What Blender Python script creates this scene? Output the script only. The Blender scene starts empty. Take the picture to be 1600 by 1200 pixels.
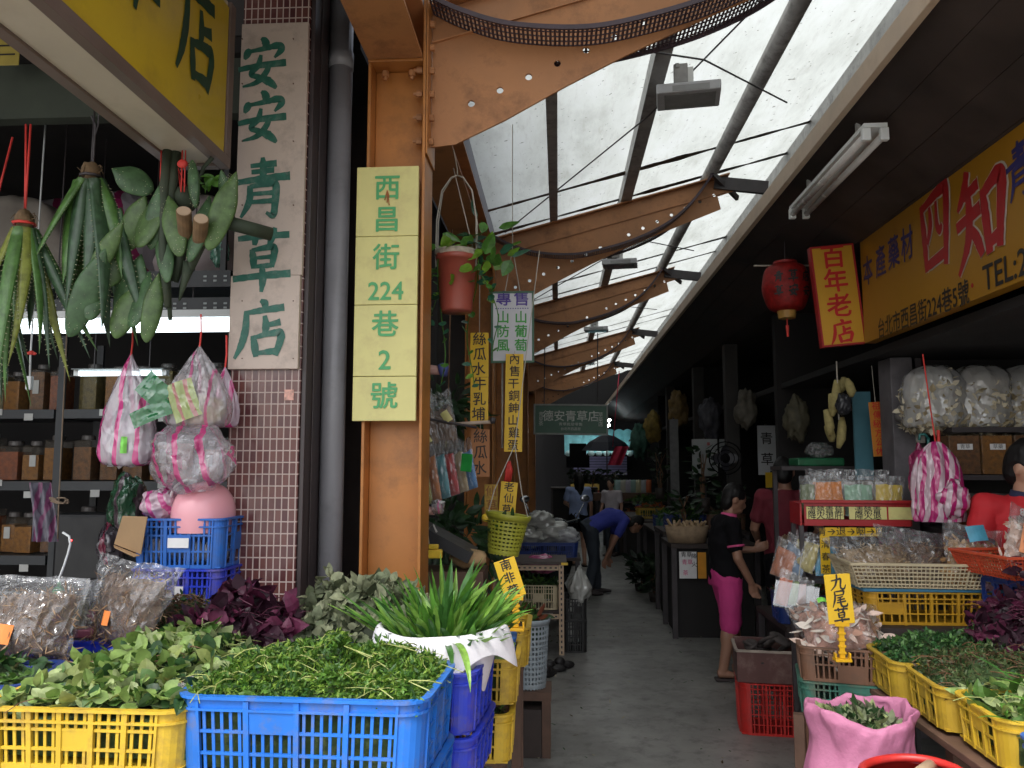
import bpy, bmesh, math, random
from mathutils import Vector, Matrix, Euler, noise
S = bpy.context.scene
COL = S.collection
R = math.radians
# ---------------------------------------------------------------- camera
CAMLOC = Vector((0, 0, 1.7))
CAMROT = Euler((R(90 + 5.85), 0, R(3.3)))
cd = bpy.data.cameras.new("camera")
cam = bpy.data.objects.new("camera", cd)
COL.objects.link(cam)
cam.location = CAMLOC
cam.rotation_euler = CAMROT
cd.sensor_width = 36.0
cd.lens = 1250 / 1600 * 36.0
cd.clip_start = 0.05
cd.clip_end = 2000
S.camera = cam
# ---------------------------------------------------------------- sky, sun, exposure
SUN_EL, SUN_AZ = R(58), R(205)      # azimuth clockwise from +Y
w = bpy.data.worlds.new("World")
S.world = w
w.use_nodes = True
wn = w.node_tree
bg = wn.nodes["Background"]
sk = wn.nodes.new("ShaderNodeTexSky")
sk.sky_type = 'NISHITA'
sk.sun_disc = False
sk.sun_elevation = SUN_EL
sk.sun_rotation = SUN_AZ
sk.dust_density = 4.0
hs = wn.nodes.new("ShaderNodeHueSaturation")
hs.inputs['Saturation'].default_value = 0.35      # overcast: a greyer dome
wn.links.new(sk.outputs[0], hs.inputs['Color'])
wn.links.new(hs.outputs[0], bg.inputs[0])
bg.inputs[1].default_value = 0.15
sd = bpy.data.lights.new("sun", 'SUN')
sd.energy = 1.2
sd.angle = R(25)
sd.color = (1.0, 0.97, 0.92)
so = bpy.data.objects.new("sun", sd)
COL.objects.link(so)
so.rotation_euler = Euler((R(90) - SUN_EL, 0, R(180) - SUN_AZ), 'XYZ')
dirv = Vector((math.sin(SUN_AZ) * math.cos(SUN_EL), math.cos(SUN_AZ) * math.cos(SUN_EL), math.sin(SUN_EL)))
so.rotation_euler = dirv.to_track_quat('Z', 'Y').to_euler()
S.view_settings.view_transform = 'Standard'
S.view_settings.look = 'None'
S.view_settings.gamma = 1.0
S.view_settings.exposure = 1.4
S.cycles.use_denoising = True
S.cycles.max_bounces = 8
S.cycles.diffuse_bounces = 4
S.cycles.glossy_bounces = 3
S.cycles.transmission_bounces = 4
S.cycles.transparent_max_bounces = 10
S.cycles.caustics_reflective = False
S.cycles.caustics_refractive = False
S.cycles.sample_clamp_indirect = 4.0

# ---------------------------------------------------------------- helpers: where a line of sight meets a plane of the place
RM = CAMROT.to_matrix()
def ray(u, v): return RM @ Vector(((u - 800) / 1250, (600 - v) / 1250, -1))
def P(u, v, y):
    d = ray(u, v); return CAMLOC + d * ((y - CAMLOC.y) / d.y)
def PZ(u, v, z):
    d = ray(u, v); return CAMLOC + d * ((z - CAMLOC.z) / d.z)
def PX(u, v, x):
    d = ray(u, v); return CAMLOC + d * ((x - CAMLOC.x) / d.x)

# ---------------------------------------------------------------- helpers: meshes
class MB:
    def __init__(s): s.v = []; s.f = []; s.m = []
    def add(s, vs, fs, mi=0):
        o = len(s.v); s.v += [Vector(x) for x in vs]
        for f in fs: s.f.append([i + o for i in f]); s.m.append(mi)
    def box(s, x0, x1, y0, y1, z0, z1, mi=0):
        s.add([(x0,y0,z0),(x1,y0,z0),(x1,y1,z0),(x0,y1,z0),(x0,y0,z1),(x1,y0,z1),(x1,y1,z1),(x0,y1,z1)],
              [(3,2,1,0),(4,5,6,7),(0,1,5,4),(1,2,6,5),(2,3,7,6),(3,0,4,7)], mi)
    def bar(s, a, b, w, h, mi=0, up=(0,0,1)):
        a = Vector(a); b = Vector(b); d = (b - a).normalized(); up = Vector(up)
        if abs(d.dot(up)) > .98: up = Vector((0,1,0))
        x = d.cross(up).normalized() * w / 2; z = x.cross(d).normalized() * h / 2
        s.add([a-x-z, a+x-z, a+x+z, a-x+z, b-x-z, b+x-z, b+x+z, b-x+z],
              [(0,1,2,3),(7,6,5,4),(0,4,5,1),(1,5,6,2),(2,6,7,3),(3,7,4,0)], mi)
    def tube(s, pts, r, n=8, mi=0, sy=1.0):
        pts = [Vector(p) for p in pts]; N = len(pts)
        if not hasattr(r, '__len__'): r = [r] * N
        vs = []; up = Vector((0,0,1)); prev = None
        for i, p in enumerate(pts):
            d = (pts[min(i+1, N-1)] - pts[max(i-1, 0)])
            d = d.normalized() if d.length > 1e-9 else Vector((0,0,1))
            if prev is None:
                x = d.cross(up) if abs(d.z) < .95 else d.cross(Vector((0,1,0)))
            else:
                x = prev - d * prev.dot(d)
            x.normalize(); prev = x; y = d.cross(x)
            for k in range(n):
                a = 2 * math.pi * k / n
                vs.append(p + x * (math.cos(a) * r[i]) + y * (math.sin(a) * r[i] * sy))
        fs = []
        for i in range(N - 1):
            for k in range(n):
                a = i*n + k; b = i*n + (k+1) % n
                fs.append((a, a+n, b+n, b))
        fs.append(tuple(range(n))); fs.append(tuple(reversed(range((N-1)*n, N*n))))
        s.add(vs, fs, mi)
    def lathe(s, prof, n=24, c=(0,0,0), mi=0, sx=1, sy=1, fn=None):
        c = Vector(c); vs = []
        for r, z in prof:
            for k in range(n):
                a = 2*math.pi*k/n; rr = r * (fn(a, z) if fn else 1)
                vs.append(c + Vector((math.cos(a)*rr*sx, math.sin(a)*rr*sy, z)))
        fs = []
        for i in range(len(prof)-1):
            for k in range(n):
                a = i*n+k; b = i*n+(k+1) % n
                fs.append((a, b, b+n, a+n))
        s.add(vs, fs, mi)
    def sphere(s, c, rx, ry, rz, n=16, m=10, mi=0, rot=None, fn=None):
        c = Vector(c); vs = []
        for i in range(m+1):
            t = math.pi*i/m
            for k in range(n):
                a = 2*math.pi*k/n
                d = Vector((math.sin(t)*math.cos(a), math.sin(t)*math.sin(a), -math.cos(t)))
                f = fn(d) if fn else 1
                p = Vector((d.x*rx*f, d.y*ry*f, d.z*rz*f))
                if rot: p = rot @ p
                vs.append(c+p)
        fs = []
        for i in range(m):
            for k in range(n):
                a = i*n+k; b = i*n+(k+1) % n
                fs.append((a, b, b+n, a+n))
        s.add(vs, fs, mi)
    def poly(s, pts, thick, axis=(0,0,1), mi=0):
        ax = Vector(axis) * thick; pts = [Vector(p) for p in pts]; n = len(pts)
        s.add(pts + [p+ax for p in pts], [tuple(reversed(range(n))), tuple(range(n, 2*n))] +
              [(i, (i+1) % n, (i+1) % n + n, i+n) for i in range(n)], mi)
    def grid(s, fn, nu, nv, mi=0, th=0):
        vs = [fn(i/nu, j/nv) for j in range(nv+1) for i in range(nu+1)]
        fs = [(j*(nu+1)+i, j*(nu+1)+i+1, (j+1)*(nu+1)+i+1, (j+1)*(nu+1)+i) for j in range(nv) for i in range(nu)]
        s.add(vs, fs, mi)
    def build(s, name, mats, parent=None, loc=(0,0,0), rot=(0,0,0), smooth=False, bevel=0, sub=0, weld=False):
        me = bpy.data.meshes.new(name)
        me.from_pydata([tuple(v) for v in s.v], [], s.f)
        if not isinstance(mats, (list, tuple)): mats = [mats]
        for m in mats: me.materials.append(m)
        me.polygons.foreach_set('material_index', s.m)
        if smooth: me.polygons.foreach_set('use_smooth', [True]*len(s.f))
        me.update()
        return link(name, me, parent, loc, rot, bevel, sub, weld)
def link(name, me, parent=None, loc=(0,0,0), rot=(0,0,0), bevel=0, sub=0, weld=False):
    o = bpy.data.objects.new(name, me); COL.objects.link(o)
    o.location = loc; o.rotation_euler = rot
    if parent: o.parent = parent
    if weld:
        o.modifiers.new('weld', 'WELD').merge_threshold = 1e-4
    if sub:
        m = o.modifiers.new('sub', 'SUBSURF'); m.levels = sub; m.render_levels = sub
    if bevel:
        m = o.modifiers.new('bevel', 'BEVEL'); m.width = bevel; m.segments = 2; m.limit_method = 'ANGLE'
    return o
def tag(o, label, cat, group=None, kind=None):
    o['label'] = label; o['category'] = cat
    if group: o['group'] = group
    if kind: o['kind'] = kind
    return o
def thing(name, label, cat, loc=(0,0,0), rz=0, group=None, rot=None):
    o = bpy.data.objects.new(name, None); COL.objects.link(o)
    o.empty_display_size = .05
    o.location = loc; o.rotation_euler = rot if rot else (0, 0, rz)
    return tag(o, label, cat, group)
def struct(o): o['kind'] = 'structure'; return o
def copy_tree(o, parent=None, **kw):
    c = o.copy(); COL.objects.link(c); c.parent = parent
    for ch in list(o.children): copy_tree(ch, c)
    for k, x in kw.items():
        if k == 'loc': c.location = x
        elif k == 'rz': c.rotation_euler = (0, 0, x)
        elif k == 'rot': c.rotation_euler = x
        else: c[k] = x
    return c
def evaluated_mesh(o, name):
    dg = bpy.context.evaluated_depsgraph_get(); dg.update()
    me = bpy.data.meshes.new_from_object(o.evaluated_get(dg)); me.name = name
    return me
ORD = ['first','second','third','fourth','fifth','sixth','seventh','eighth','ninth','tenth','eleventh','twelfth']

# ---------------------------------------------------------------- helpers: materials
def new_mat(name):
    m = bpy.data.materials.new(name); m.use_nodes = True
    nt = m.node_tree; b = nt.nodes['Principled BSDF']
    return m, nt, b
def coords(nt, scale=1.0, kind='Object'):
    tc = nt.nodes.new('ShaderNodeTexCoord')
    mp = nt.nodes.new('ShaderNodeMapping')
    mp.inputs['Scale'].default_value = scale if hasattr(scale, '__len__') else (scale,)*3
    nt.links.new(tc.outputs[kind], mp.inputs[0]); return mp.outputs[0]
def noise_tex(nt, vec, scale, detail=4, rough=.55):
    n = nt.nodes.new('ShaderNodeTexNoise'); n.inputs['Scale'].default_value = scale
    n.inputs['Detail'].default_value = detail; n.inputs['Roughness'].default_value = rough
    nt.links.new(vec, n.inputs['Vector']); return n.outputs['Fac']
def ramp(nt, fac, stops):
    r = nt.nodes.new('ShaderNodeValToRGB'); e = r.color_ramp.elements
    while len(e) < len(stops): e.new(.5)
    for i, (p, c) in enumerate(stops):
        e[i].position = p; e[i].color = (c[0], c[1], c[2], 1) if hasattr(c, '__len__') else (c, c, c, 1)
    nt.links.new(fac, r.inputs[0]); return r.outputs[0]
def mixc(nt, fac, a, b, mode='MIX'):
    m = nt.nodes.new('ShaderNodeMix'); m.data_type = 'RGBA'; m.blend_type = mode
    for s_, x in ((0, fac), (6, a), (7, b)):
        if hasattr(x, 'links'): nt.links.new(x, m.inputs[s_])
        elif s_ == 0: m.inputs[0].default_value = x
        else: m.inputs[s_].default_value = (x[0], x[1], x[2], 1)
    return m.outputs[2]
def bump(nt, b, h, strength=.3, dist=.01):
    n = nt.nodes.new('ShaderNodeBump'); n.inputs['Strength'].default_value = strength
    n.inputs['Distance'].default_value = dist
    nt.links.new(h, n.inputs['Height']); nt.links.new(n.outputs[0], b.inputs['Normal'])
MATS = {}
def mat(name, col, rough=.5, var=.25, scale=12, dirt=None, dirt_amt=.35, dirt_scale=5, bmp=0, metal=0, spec=.5, sub=0):
    """painted / plain surface: tone varies a little, optional dirt of its own shape"""
    if name in MATS: return MATS[name]
    m, nt, b = new_mat(name); v = coords(nt)
    n = noise_tex(nt, v, scale, 5)
    c = ramp(nt, n, [(.3, [x*(1-var) for x in col]), (.7, [min(1, x*(1+var)) for x in col])])
    if dirt:
        d = noise_tex(nt, v, dirt_scale, 8, .7)
        k = ramp(nt, d, [(.5, 0), (.72, dirt_amt)])
        c = mixc(nt, k, c, dirt)
    nt.links.new(c, b.inputs['Base Color'])
    r = ramp(nt, n, [(.2, max(0, rough-.1)), (.8, min(1, rough+.1))])
    nt.links.new(r, b.inputs['Roughness'])
    b.inputs['Metallic'].default_value = metal
    b.inputs['Specular IOR Level'].default_value = spec
    if bmp: bump(nt, b, noise_tex(nt, v, scale*4, 6), bmp, .004)
    MATS[name] = m; return m
def leafmat(name, col, rough=.5, trans=.25):
    if name in MATS: return MATS[name]
    m, nt, b = new_mat(name); v = coords(nt)
    n = noise_tex(nt, v, 30, 3)
    c = ramp(nt, n, [(.3, [x*.65 for x in col]), (.7, [min(1, x*1.35) for x in col])])
    nt.links.new(c, b.inputs['Base Color']); b.inputs['Roughness'].default_value = rough
    t = nt.nodes.new('ShaderNodeBsdfTranslucent'); nt.links.new(c, t.inputs[0])
    mx = nt.nodes.new('ShaderNodeMixShader'); mx.inputs[0].default_value = trans
    nt.links.new(b.outputs[0], mx.inputs[1]); nt.links.new(t.outputs[0], mx.inputs[2])
    nt.links.new(mx.outputs[0], nt.nodes['Material Output'].inputs[0])
    MATS[name] = m; return m
def film(name, col=(.8,.82,.85), alpha=.35, stripe=None, period=.07, width=.3, axis=0, rough=.18, wrinkle=26, wamt=.6, skew=0.0, gloss=.7):
    """thin plastic film: partly clear, glossy, wrinkled; optional printed stripes"""
    if name in MATS: return MATS[name]
    m, nt, b = new_mat(name); v = coords(nt)
    colr = None; fac = None
    L = nt.links.new
    if stripe:
        sp = nt.nodes.new('ShaderNodeSeparateXYZ'); L(v, sp.inputs[0])
        src = sp.outputs[axis]
        wob = noise_tex(nt, v, 6, 2)
        def math_(op, a, bb):
            q = nt.nodes.new('ShaderNodeMath'); q.operation = op
            for i, x in enumerate((a, bb)):
                if hasattr(x, 'links'): L(x, q.inputs[i])
                else: q.inputs[i].default_value = x
            return q.outputs[0]
        a = math_('ADD', src, math_('MULTIPLY', wob, .05))
        if skew: a = math_('ADD', a, math_('MULTIPLY', sp.outputs[2], skew))
        f = math_('FRACT', math_('DIVIDE', a, period), 0)
        k = math_('LESS_THAN', f, width)
        colr = mixc(nt, k, col, stripe); L(colr, b.inputs['Base Color'])
        fac = math_('ADD', math_('MULTIPLY', k, .45), alpha)
    else:
        b.inputs['Base Color'].default_value = (*col, 1)
    b.inputs['Roughness'].default_value = rough
    b.inputs['Specular IOR Level'].default_value = .7
    mp = coords(nt, (1, 1, .55))
    vo = nt.nodes.new('ShaderNodeTexVoronoi'); vo.inputs['Scale'].default_value = wrinkle
    nz = nt.nodes.new('ShaderNodeTexNoise'); nz.inputs['Scale'].default_value = wrinkle*.4; nz.inputs['Detail'].default_value = 3
    L(mp, nz.inputs['Vector'])
    mm = nt.nodes.new('ShaderNodeVectorMath'); mm.operation = 'MULTIPLY_ADD'; mm.inputs[1].default_value = (.1,)*3
    L(nz.outputs['Color'], mm.inputs[0]); L(mp, mm.inputs[2]); L(mm.outputs[0], vo.inputs['Vector'])
    bump(nt, b, vo.outputs['Distance'], wamt, .02)
    tl = nt.nodes.new('ShaderNodeBsdfTranslucent')
    if colr: L(colr, tl.inputs[0])
    else: tl.inputs[0].default_value = (*col, 1)
    m1 = nt.nodes.new('ShaderNodeMixShader'); m1.inputs[0].default_value = .3
    L(b.outputs[0], m1.inputs[1]); L(tl.outputs[0], m1.inputs[2])
    tr = nt.nodes.new('ShaderNodeBsdfTransparent')
    m2 = nt.nodes.new('ShaderNodeMixShader')
    if fac: L(fac, m2.inputs[0])
    else: m2.inputs[0].default_value = alpha
    L(tr.outputs[0], m2.inputs[1]); L(m1.outputs[0], m2.inputs[2])
    gl = nt.nodes.new('ShaderNodeBsdfGlossy'); gl.inputs['Roughness'].default_value = rough*.6
    lw = nt.nodes.new('ShaderNodeFresnel'); lw.inputs['IOR'].default_value = 1.45
    nb = [q for q in nt.nodes if q.type == 'BUMP'][0]
    L(nb.outputs[0], gl.inputs['Normal']); L(nb.outputs[0], lw.inputs['Normal'])
    m3 = nt.nodes.new('ShaderNodeMixShader'); L(ramp(nt, lw.outputs[0], [(0.0, .03*gloss), (.35, .6*gloss)]), m3.inputs[0])
    L(m2.outputs[0], m3.inputs[1]); L(gl.outputs[0], m3.inputs[2])
    L(m3.outputs[0], nt.nodes['Material Output'].inputs[0])
    MATS[name] = m; return m
def emit(name, col, s):
    if name in MATS: return MATS[name]
    m, nt, b = new_mat(name)
    b.inputs['Base Color'].default_value = (.8,.8,.8,1)
    b.inputs['Emission Color'].default_value = (*col, 1); b.inputs['Emission Strength'].default_value = s
    MATS[name] = m; return m

# ---------------------------------------------------------------- helpers: lettering
def text(body, size, m, parent=None, loc=(0,0,0), rot=(R(90),0,0), bold=.0, vert=False, lead=1.0, sx=1.0, ext=.0008, name='lettering', shear=0, wob=0):
    cu = bpy.data.curves.new(name, 'FONT')
    cu.body = '\n'.join(body) if vert else body
    cu.size = size; cu.align_x = 'CENTER'; cu.align_y = 'CENTER'
    cu.extrude = 0; cu.space_line = lead; cu.shear = shear
    cu.resolution_u = 3
    o = bpy.data.objects.new(name, cu); COL.objects.link(o)
    me = evaluated_mesh(o, name)
    bpy.data.objects.remove(o); bpy.data.curves.remove(cu)
    if bold:
        b0 = [tuple(q.co) for q in me.vertices]; f0 = [tuple(q.vertices) for q in me.polygons]; k_ = bold*.55*size
        vs = []; fs = []
        for i, (dx, dy) in enumerate(((0, 0), (k_, 0), (-k_, 0), (0, k_), (0, -k_), (k_*.7, k_*.7), (-k_*.7, -k_*.7))):
            o_ = len(vs); vs += [(x+dx, y+dy, z+i*.00012) for x, y, z in b0]; fs += [tuple(j+o_ for j in f) for f in f0]
        bpy.data.meshes.remove(me); me = bpy.data.meshes.new(name); me.from_pydata(vs, [], fs)
    for q in me.vertices:
        if wob:
            n = noise.noise_vector(Vector((q.co.x/size*2.2, q.co.y/size*2.2, hash(body) % 97)))
            q.co.x += n.x*wob*size; q.co.y += n.y*wob*size
        q.co.x *= sx
    me.materials.clear(); me.materials.append(m)
    return link(name, me, parent, loc, rot)
BR = {
 '安': [[(46,2,5),(55,9,13),(54,20,8)], [(24,22,5),(20,30,12),(14,42,5)], [(20,28,6),(55,22,8),(80,17,11),(88,24,12),(74,40,4)],
       [(47,34,6),(42,54,10),(28,70,9),(46,77,9),(66,86,13),(80,98,5)], [(66,48,7),(58,68,10),(40,86,8),(12,94,3)], [(2,62,8),(40,55,9),(98,50,11)]],
 '青': [[(28,14,6),(74,10,9)], [(30,24,6),(70,21,8)], [(49,0,6),(51,20,11),(50,36,8)], [(4,41,8),(50,35,9),(98,31,11)],
       [(28,46,7),(28,72,10),(14,98,4)], [(28,48,6),(64,43,9),(74,47,11),(73,78,10),(70,95,9),(58,90,4)], [(30,60,5),(70,58,7)], [(30,73,5),(70,71,7)]],
 '草': [[(8,18,7),(50,14,8),(94,12,9)], [(32,4,6),(37,16,10),(36,28,6)], [(70,1,6),(66,14,10),(60,28,5)], [(32,34,6),(35,50,10),(36,64,7)],
       [(32,36,5),(62,31,8),(70,35,10),(66,62,7)], [(36,48,4),(64,46,6)], [(36,61,5),(66,59,7)], [(2,80,8),(50,75,9),(98,72,10)], [(50,62,7),(52,80,10),(50,100,5)]],
 '店': [[(45,0,5),(54,6,12),(53,14,6)], [(16,22,6),(50,17,9),(90,12,11)], [(20,20,8),(19,50,11),(12,76,10),(0,99,4)], [(54,26,6),(57,42,11),(55,60,8)],
       [(58,43,6),(84,37,10)], [(33,60,7),(37,76,11),(40,96,8)], [(33,64,6),(70,56,9),(86,59,12),(76,94,8)], [(40,90,6),(76,86,9)]],
 '四': [[(8,12,8),(14,50,13),(18,94,10)], [(8,18,8),(70,8,12),(90,10,15),(86,55,14),(80,96,10)], [(36,20,6),(37,42,10),(24,62,6)], [(58,18,6),(58,44,9),(66,54,9),(74,48,5)], [(18,88,9),(80,82,11)]],
 '知': [[(30,0,8),(22,18,11),(6,34,4)], [(20,24,7),(52,18,10)], [(2,50,9),(54,42,11)], [(30,22,8),(31,46,12),(24,72,10),(2,98,4)], [(30,56,6),(44,70,11),(54,88,8)],
       [(60,26,8),(64,54,12),(68,90,10)], [(60,32,8),(86,22,12),(98,26,14),(92,60,12),(88,88,9)], [(68,80,8),(88,76,10)]],
 '九': [[(46,2,7),(44,34,10),(30,70,8),(2,98,4)], [(8,40,6),(50,33,9),(68,32,10),(64,74,9),(70,88,10),(86,88,8),(97,66,4)]],
 '尾': [[(22,8,6),(70,4,9),(80,8,10),(74,28,6)], [(26,30,5),(74,26,7)], [(22,8,7),(22,50,10),(4,98,4)], [(72,36,5),(52,42,8),(34,44,4)], [(34,58,6),(82,50,8)], [(30,72,6),(88,64,8)], [(54,42,7),(55,78,10),(64,94,10),(90,92,9),(96,76,4)]],
}
def brush(ch, size, m, parent, loc, rot, sx=1.0, fat=1.0, name='lettering', lift0=0.0):
    mb = MB()
    for si, st in enumerate(BR[ch]):
        pts = []
        for i in range(len(st)-1):
            a = st[max(i-1,0)]; b = st[i]; c = st[i+1]; d = st[min(i+2,len(st)-1)]
            for k in range(7):
                t = k/7
                pts.append([.5*((2*b[j]) + (-a[j]+c[j])*t + (2*a[j]-5*b[j]+4*c[j]-d[j])*t*t + (-a[j]+3*b[j]-3*c[j]+d[j])*t**3) for j in range(3)])
        pts.append(list(st[-1]))
        vs = []; z = lift0 + si*.00025
        for i, p in enumerate(pts):
            q0 = pts[max(i-1,0)]; q1 = pts[min(i+1,len(pts)-1)]
            dx, dy = q1[0]-q0[0], q1[1]-q0[1]; l = math.hypot(dx, dy) or 1
            w_ = p[2]*fat*.62*(1+.18*noise.noise(Vector((p[0]*.2, p[1]*.2, si))))
            nx, ny = -dy/l*w_, dx/l*w_
            for s_ in (1, -1):
                vs.append((((p[0]+nx*s_)-50)/100*size*sx, (50-(p[1]+ny*s_))/100*size, z))
        mb.add(vs, [(2*i, 2*i+1, 2*i+3, 2*i+2) for i in range(len(pts)-1)])
    return mb.build(name, m, parent, loc, rot)
# ---------------------------------------------------------------- helpers: plastic crates
def rrect(L, W, r, n=5):
    pts = []
    for cx, cy, a0 in ((L/2-r, W/2-r, 0), (-L/2+r, W/2-r, 90), (-L/2+r, -W/2+r, 180), (L/2-r, -W/2+r, 270)):
        for k in range(n+1):
            a = R(a0 + 90*k/n); pts.append((cx + r*math.cos(a), cy + r*math.sin(a), math.cos(a), math.sin(a)))
    return pts
def ring(mb, L, W, r, z0, z1, t_in, t_out):
    q = rrect(L, W, r); N = len(q); vs = []
    for x, y, nx, ny in q:
        vs += [(x-nx*t_in, y-ny*t_in, z0), (x+nx*t_out, y+ny*t_out, z0), (x+nx*t_out, y+ny*t_out, z1), (x-nx*t_in, y-ny*t_in, z1)]
    fs = []
    for i in range(N):
        j = (i+1) % N
        for k in range(4):
            l = (k+1) % 4; fs.append((4*i+k, 4*j+k, 4*j+l, 4*i+l))
    mb.add(vs, fs)
def crate(label, loc, rz, m, L=.55, W=.36, H=.16, bays=(5, 3), rows=3, band=False, panel=(1, 1), r=.05, group=None, pitch=.021, name='plastic_crate', cat='crate', cards=(), rot=None, gridy=False):
    t = thing(name, label, cat, loc, rz, group, rot)
    rim = MB(); ring(rim, L, W, r, H-.008, H, .008, .012); ring(rim, L, W, r, H-.036, H-.030, .002, .008)
    b = MB(); th = .004
    sides = [((-L/2+r, -W/2), (1, 0), (0, -1), L-2*r, bays[0]), ((L/2, -W/2+r), (0, 1), (1, 0), W-2*r, bays[1]),
             ((L/2-r, W/2), (-1, 0), (0, 1), L-2*r, bays[0]), ((-L/2, W/2-r), (0, -1), (-1, 0), W-2*r, bays[1])]
    def sb(p, d, n, s0, s1, t0, t1, z0, z1):
        vs = []
        for z in (z0, z1):
            for s_, t_ in ((s0, t0), (s1, t0), (s1, t1), (s0, t1)):
                k = 1 - .04*(1 - z/H)
                vs.append(((p[0]+d[0]*s_+n[0]*t_)*k, (p[1]+d[1]*s_+n[1]*t_)*k, z))
        b.add(vs, [(3,2,1,0),(4,5,6,7),(0,1,5,4),(1,2,6,5),(2,3,7,6),(3,0,4,7)])
    zt = H-.036 if band else H-.008
    for si, (p, d, n, l, nb) in enumerate(sides):
        for k in range(nb+1):
            s_ = l*k/nb; sb(p, d, n, max(0, s_-.007), min(l, s_+.007), -.003, .009, .0, H-.009)
        for k in range(rows+1):
            z = zt*k/rows
            if k < rows: sb(p, d, n, 0, l, -.002, .006, z, z+.007)
        if band: sb(p, d, n, 0, l, -.001, .003, H-.036, H-.009)
        sb(p, d, n, 0, l, -.002, .0065, 0, .014)
        for k in range(nb):
            s0, s1 = l*k/nb+.007, l*(k+1)/nb-.007
            ns = max(1, int((s1-s0)/pitch))
            for q in range(ns):
                if si % 2 and l < .5 and gridy is False and q % 2: continue
                s_ = s0 + (s1-s0)*(q+.5)/ns; sb(p, d, n, s_-.004, s_+.004, -.001, .003, .008, zt)
            if panel and k == panel[0] % nb:
                z0 = zt*panel[1]/rows; sb(p, d, n, s0, s1, .0032, .0058, z0+.004, min(zt, z0+zt/rows))
    q = rrect(L, W, r, 6)
    for c in range(4):
        seg = q[c*7:(c+1)*7]
        for i in range(6):
            a, e = seg[i], seg[i+1]; vs = []
            for z in (0, H-.009):
                k = 1 - .04*(1 - z/H)
                for (x, y, nx, ny), t_ in ((a, -.002), (e, -.002), (e, .004), (a, .004)):
                    vs.append(((x+nx*t_)*k, (y+ny*t_)*k, z))
            b.add(vs, [(0,1,5,4),(2,3,7,6),(4,5,6,7),(3,2,1,0)])
    sd_ = loc[0]*5+loc[1]*3
    for q in b.v + rim.v: q += Vector((noise.noise((q.x*5, q.y*5, sd_)), noise.noise((q.x*5, q.y*5, sd_+9)), noise.noise((q.x*6, q.y*6, sd_+17))*.7))*.0055
    rim.build('rim', m, t); b.build('slatted_wall', m, t)
    fl = MB(); fl.box(-L/2*.955, L/2*.955, -W/2*.955, W/2*.955, .001, .006); fl.build('base', m, t)
    for (x, z, w_, h_, cm) in cards:
        c = MB(); c.box(x-w_/2, x+w_/2, -W/2-.013, -W/2-.0115, z-h_/2, z+h_/2); c.build('label_card', cm, t)
    return t
# ---------------------------------------------------------------- helpers: leaves and heaps of herbs
def leaf(mb, p, d, n, L, W, curl=0.0, fold=.2, mi=0, st=4, peak=.42):
    d = d.normalized(); s = d.cross(n)
    if s.length < 1e-4: s = d.cross(Vector((1, .3, .2)))
    s.normalize(); n = s.cross(d)
    vs = [p]; fs = []
    for i in range(1, st):
        t = i/st
        wd = W/2*(math.sin(math.pi*t**(math.log(.5)/math.log(peak))) ** .8)
        c = p + d*(L*t*(1-.25*abs(curl)*t)) + n*(curl*L*t*t)
        vs += [c + s*wd + n*(fold*wd), c, c - s*wd + n*(fold*wd)]
    e = p + d*(L*(1-.25*abs(curl))) + n*(curl*L); vs.append(e); k = len(vs)-1
    fs += [(0, 1, 2), (0, 2, 3)]
    for i in range(st-2):
        a = 1+3*i; fs += [(a, a+3, a+4, a+1), (a+1, a+4, a+5, a+2)]
    a = 1+3*(st-2); fs += [(a, k, a+1), (a+1, k, a+2)]
    mb.add(vs, fs, mi)
def strap(mb, p, az, lean, L, W, droop, mi=0, st=8, twist=0.0):
    d = Vector((math.cos(az), math.sin(az), 0)); s = Vector((-math.sin(az+twist), math.cos(az+twist), 0))
    vs = []; c = Vector(p); a = lean; ds = L/st
    for i in range(st+1):
        t = i/st; wd = W/2*min(1, .45+1.6*t)*(1 if t < .6 else max(.02, 1-((t-.6)/.4)**1.6))
        nn = d*math.cos(a) - Vector((0,0,1))*math.sin(a)
        vs += [c+s*wd - nn*wd*.35, c, c-s*wd - nn*wd*.35]
        c = c + (d*math.sin(a) + Vector((0,0,1))*math.cos(a))*ds
        a += droop/st*(.3+1.4*t)
    fs = []
    for i in range(st):
        k = 3*i; fs += [(k, k+1, k+4, k+3), (k+1, k+2, k+5, k+4)]
    mb.add(vs, fs, mi)
def rdir(r): 
    while 1:
        v = Vector((r.uniform(-1,1), r.uniform(-1,1), r.uniform(-1,1)))
        if .05 < v.length < 1: return v.normalized()
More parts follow.
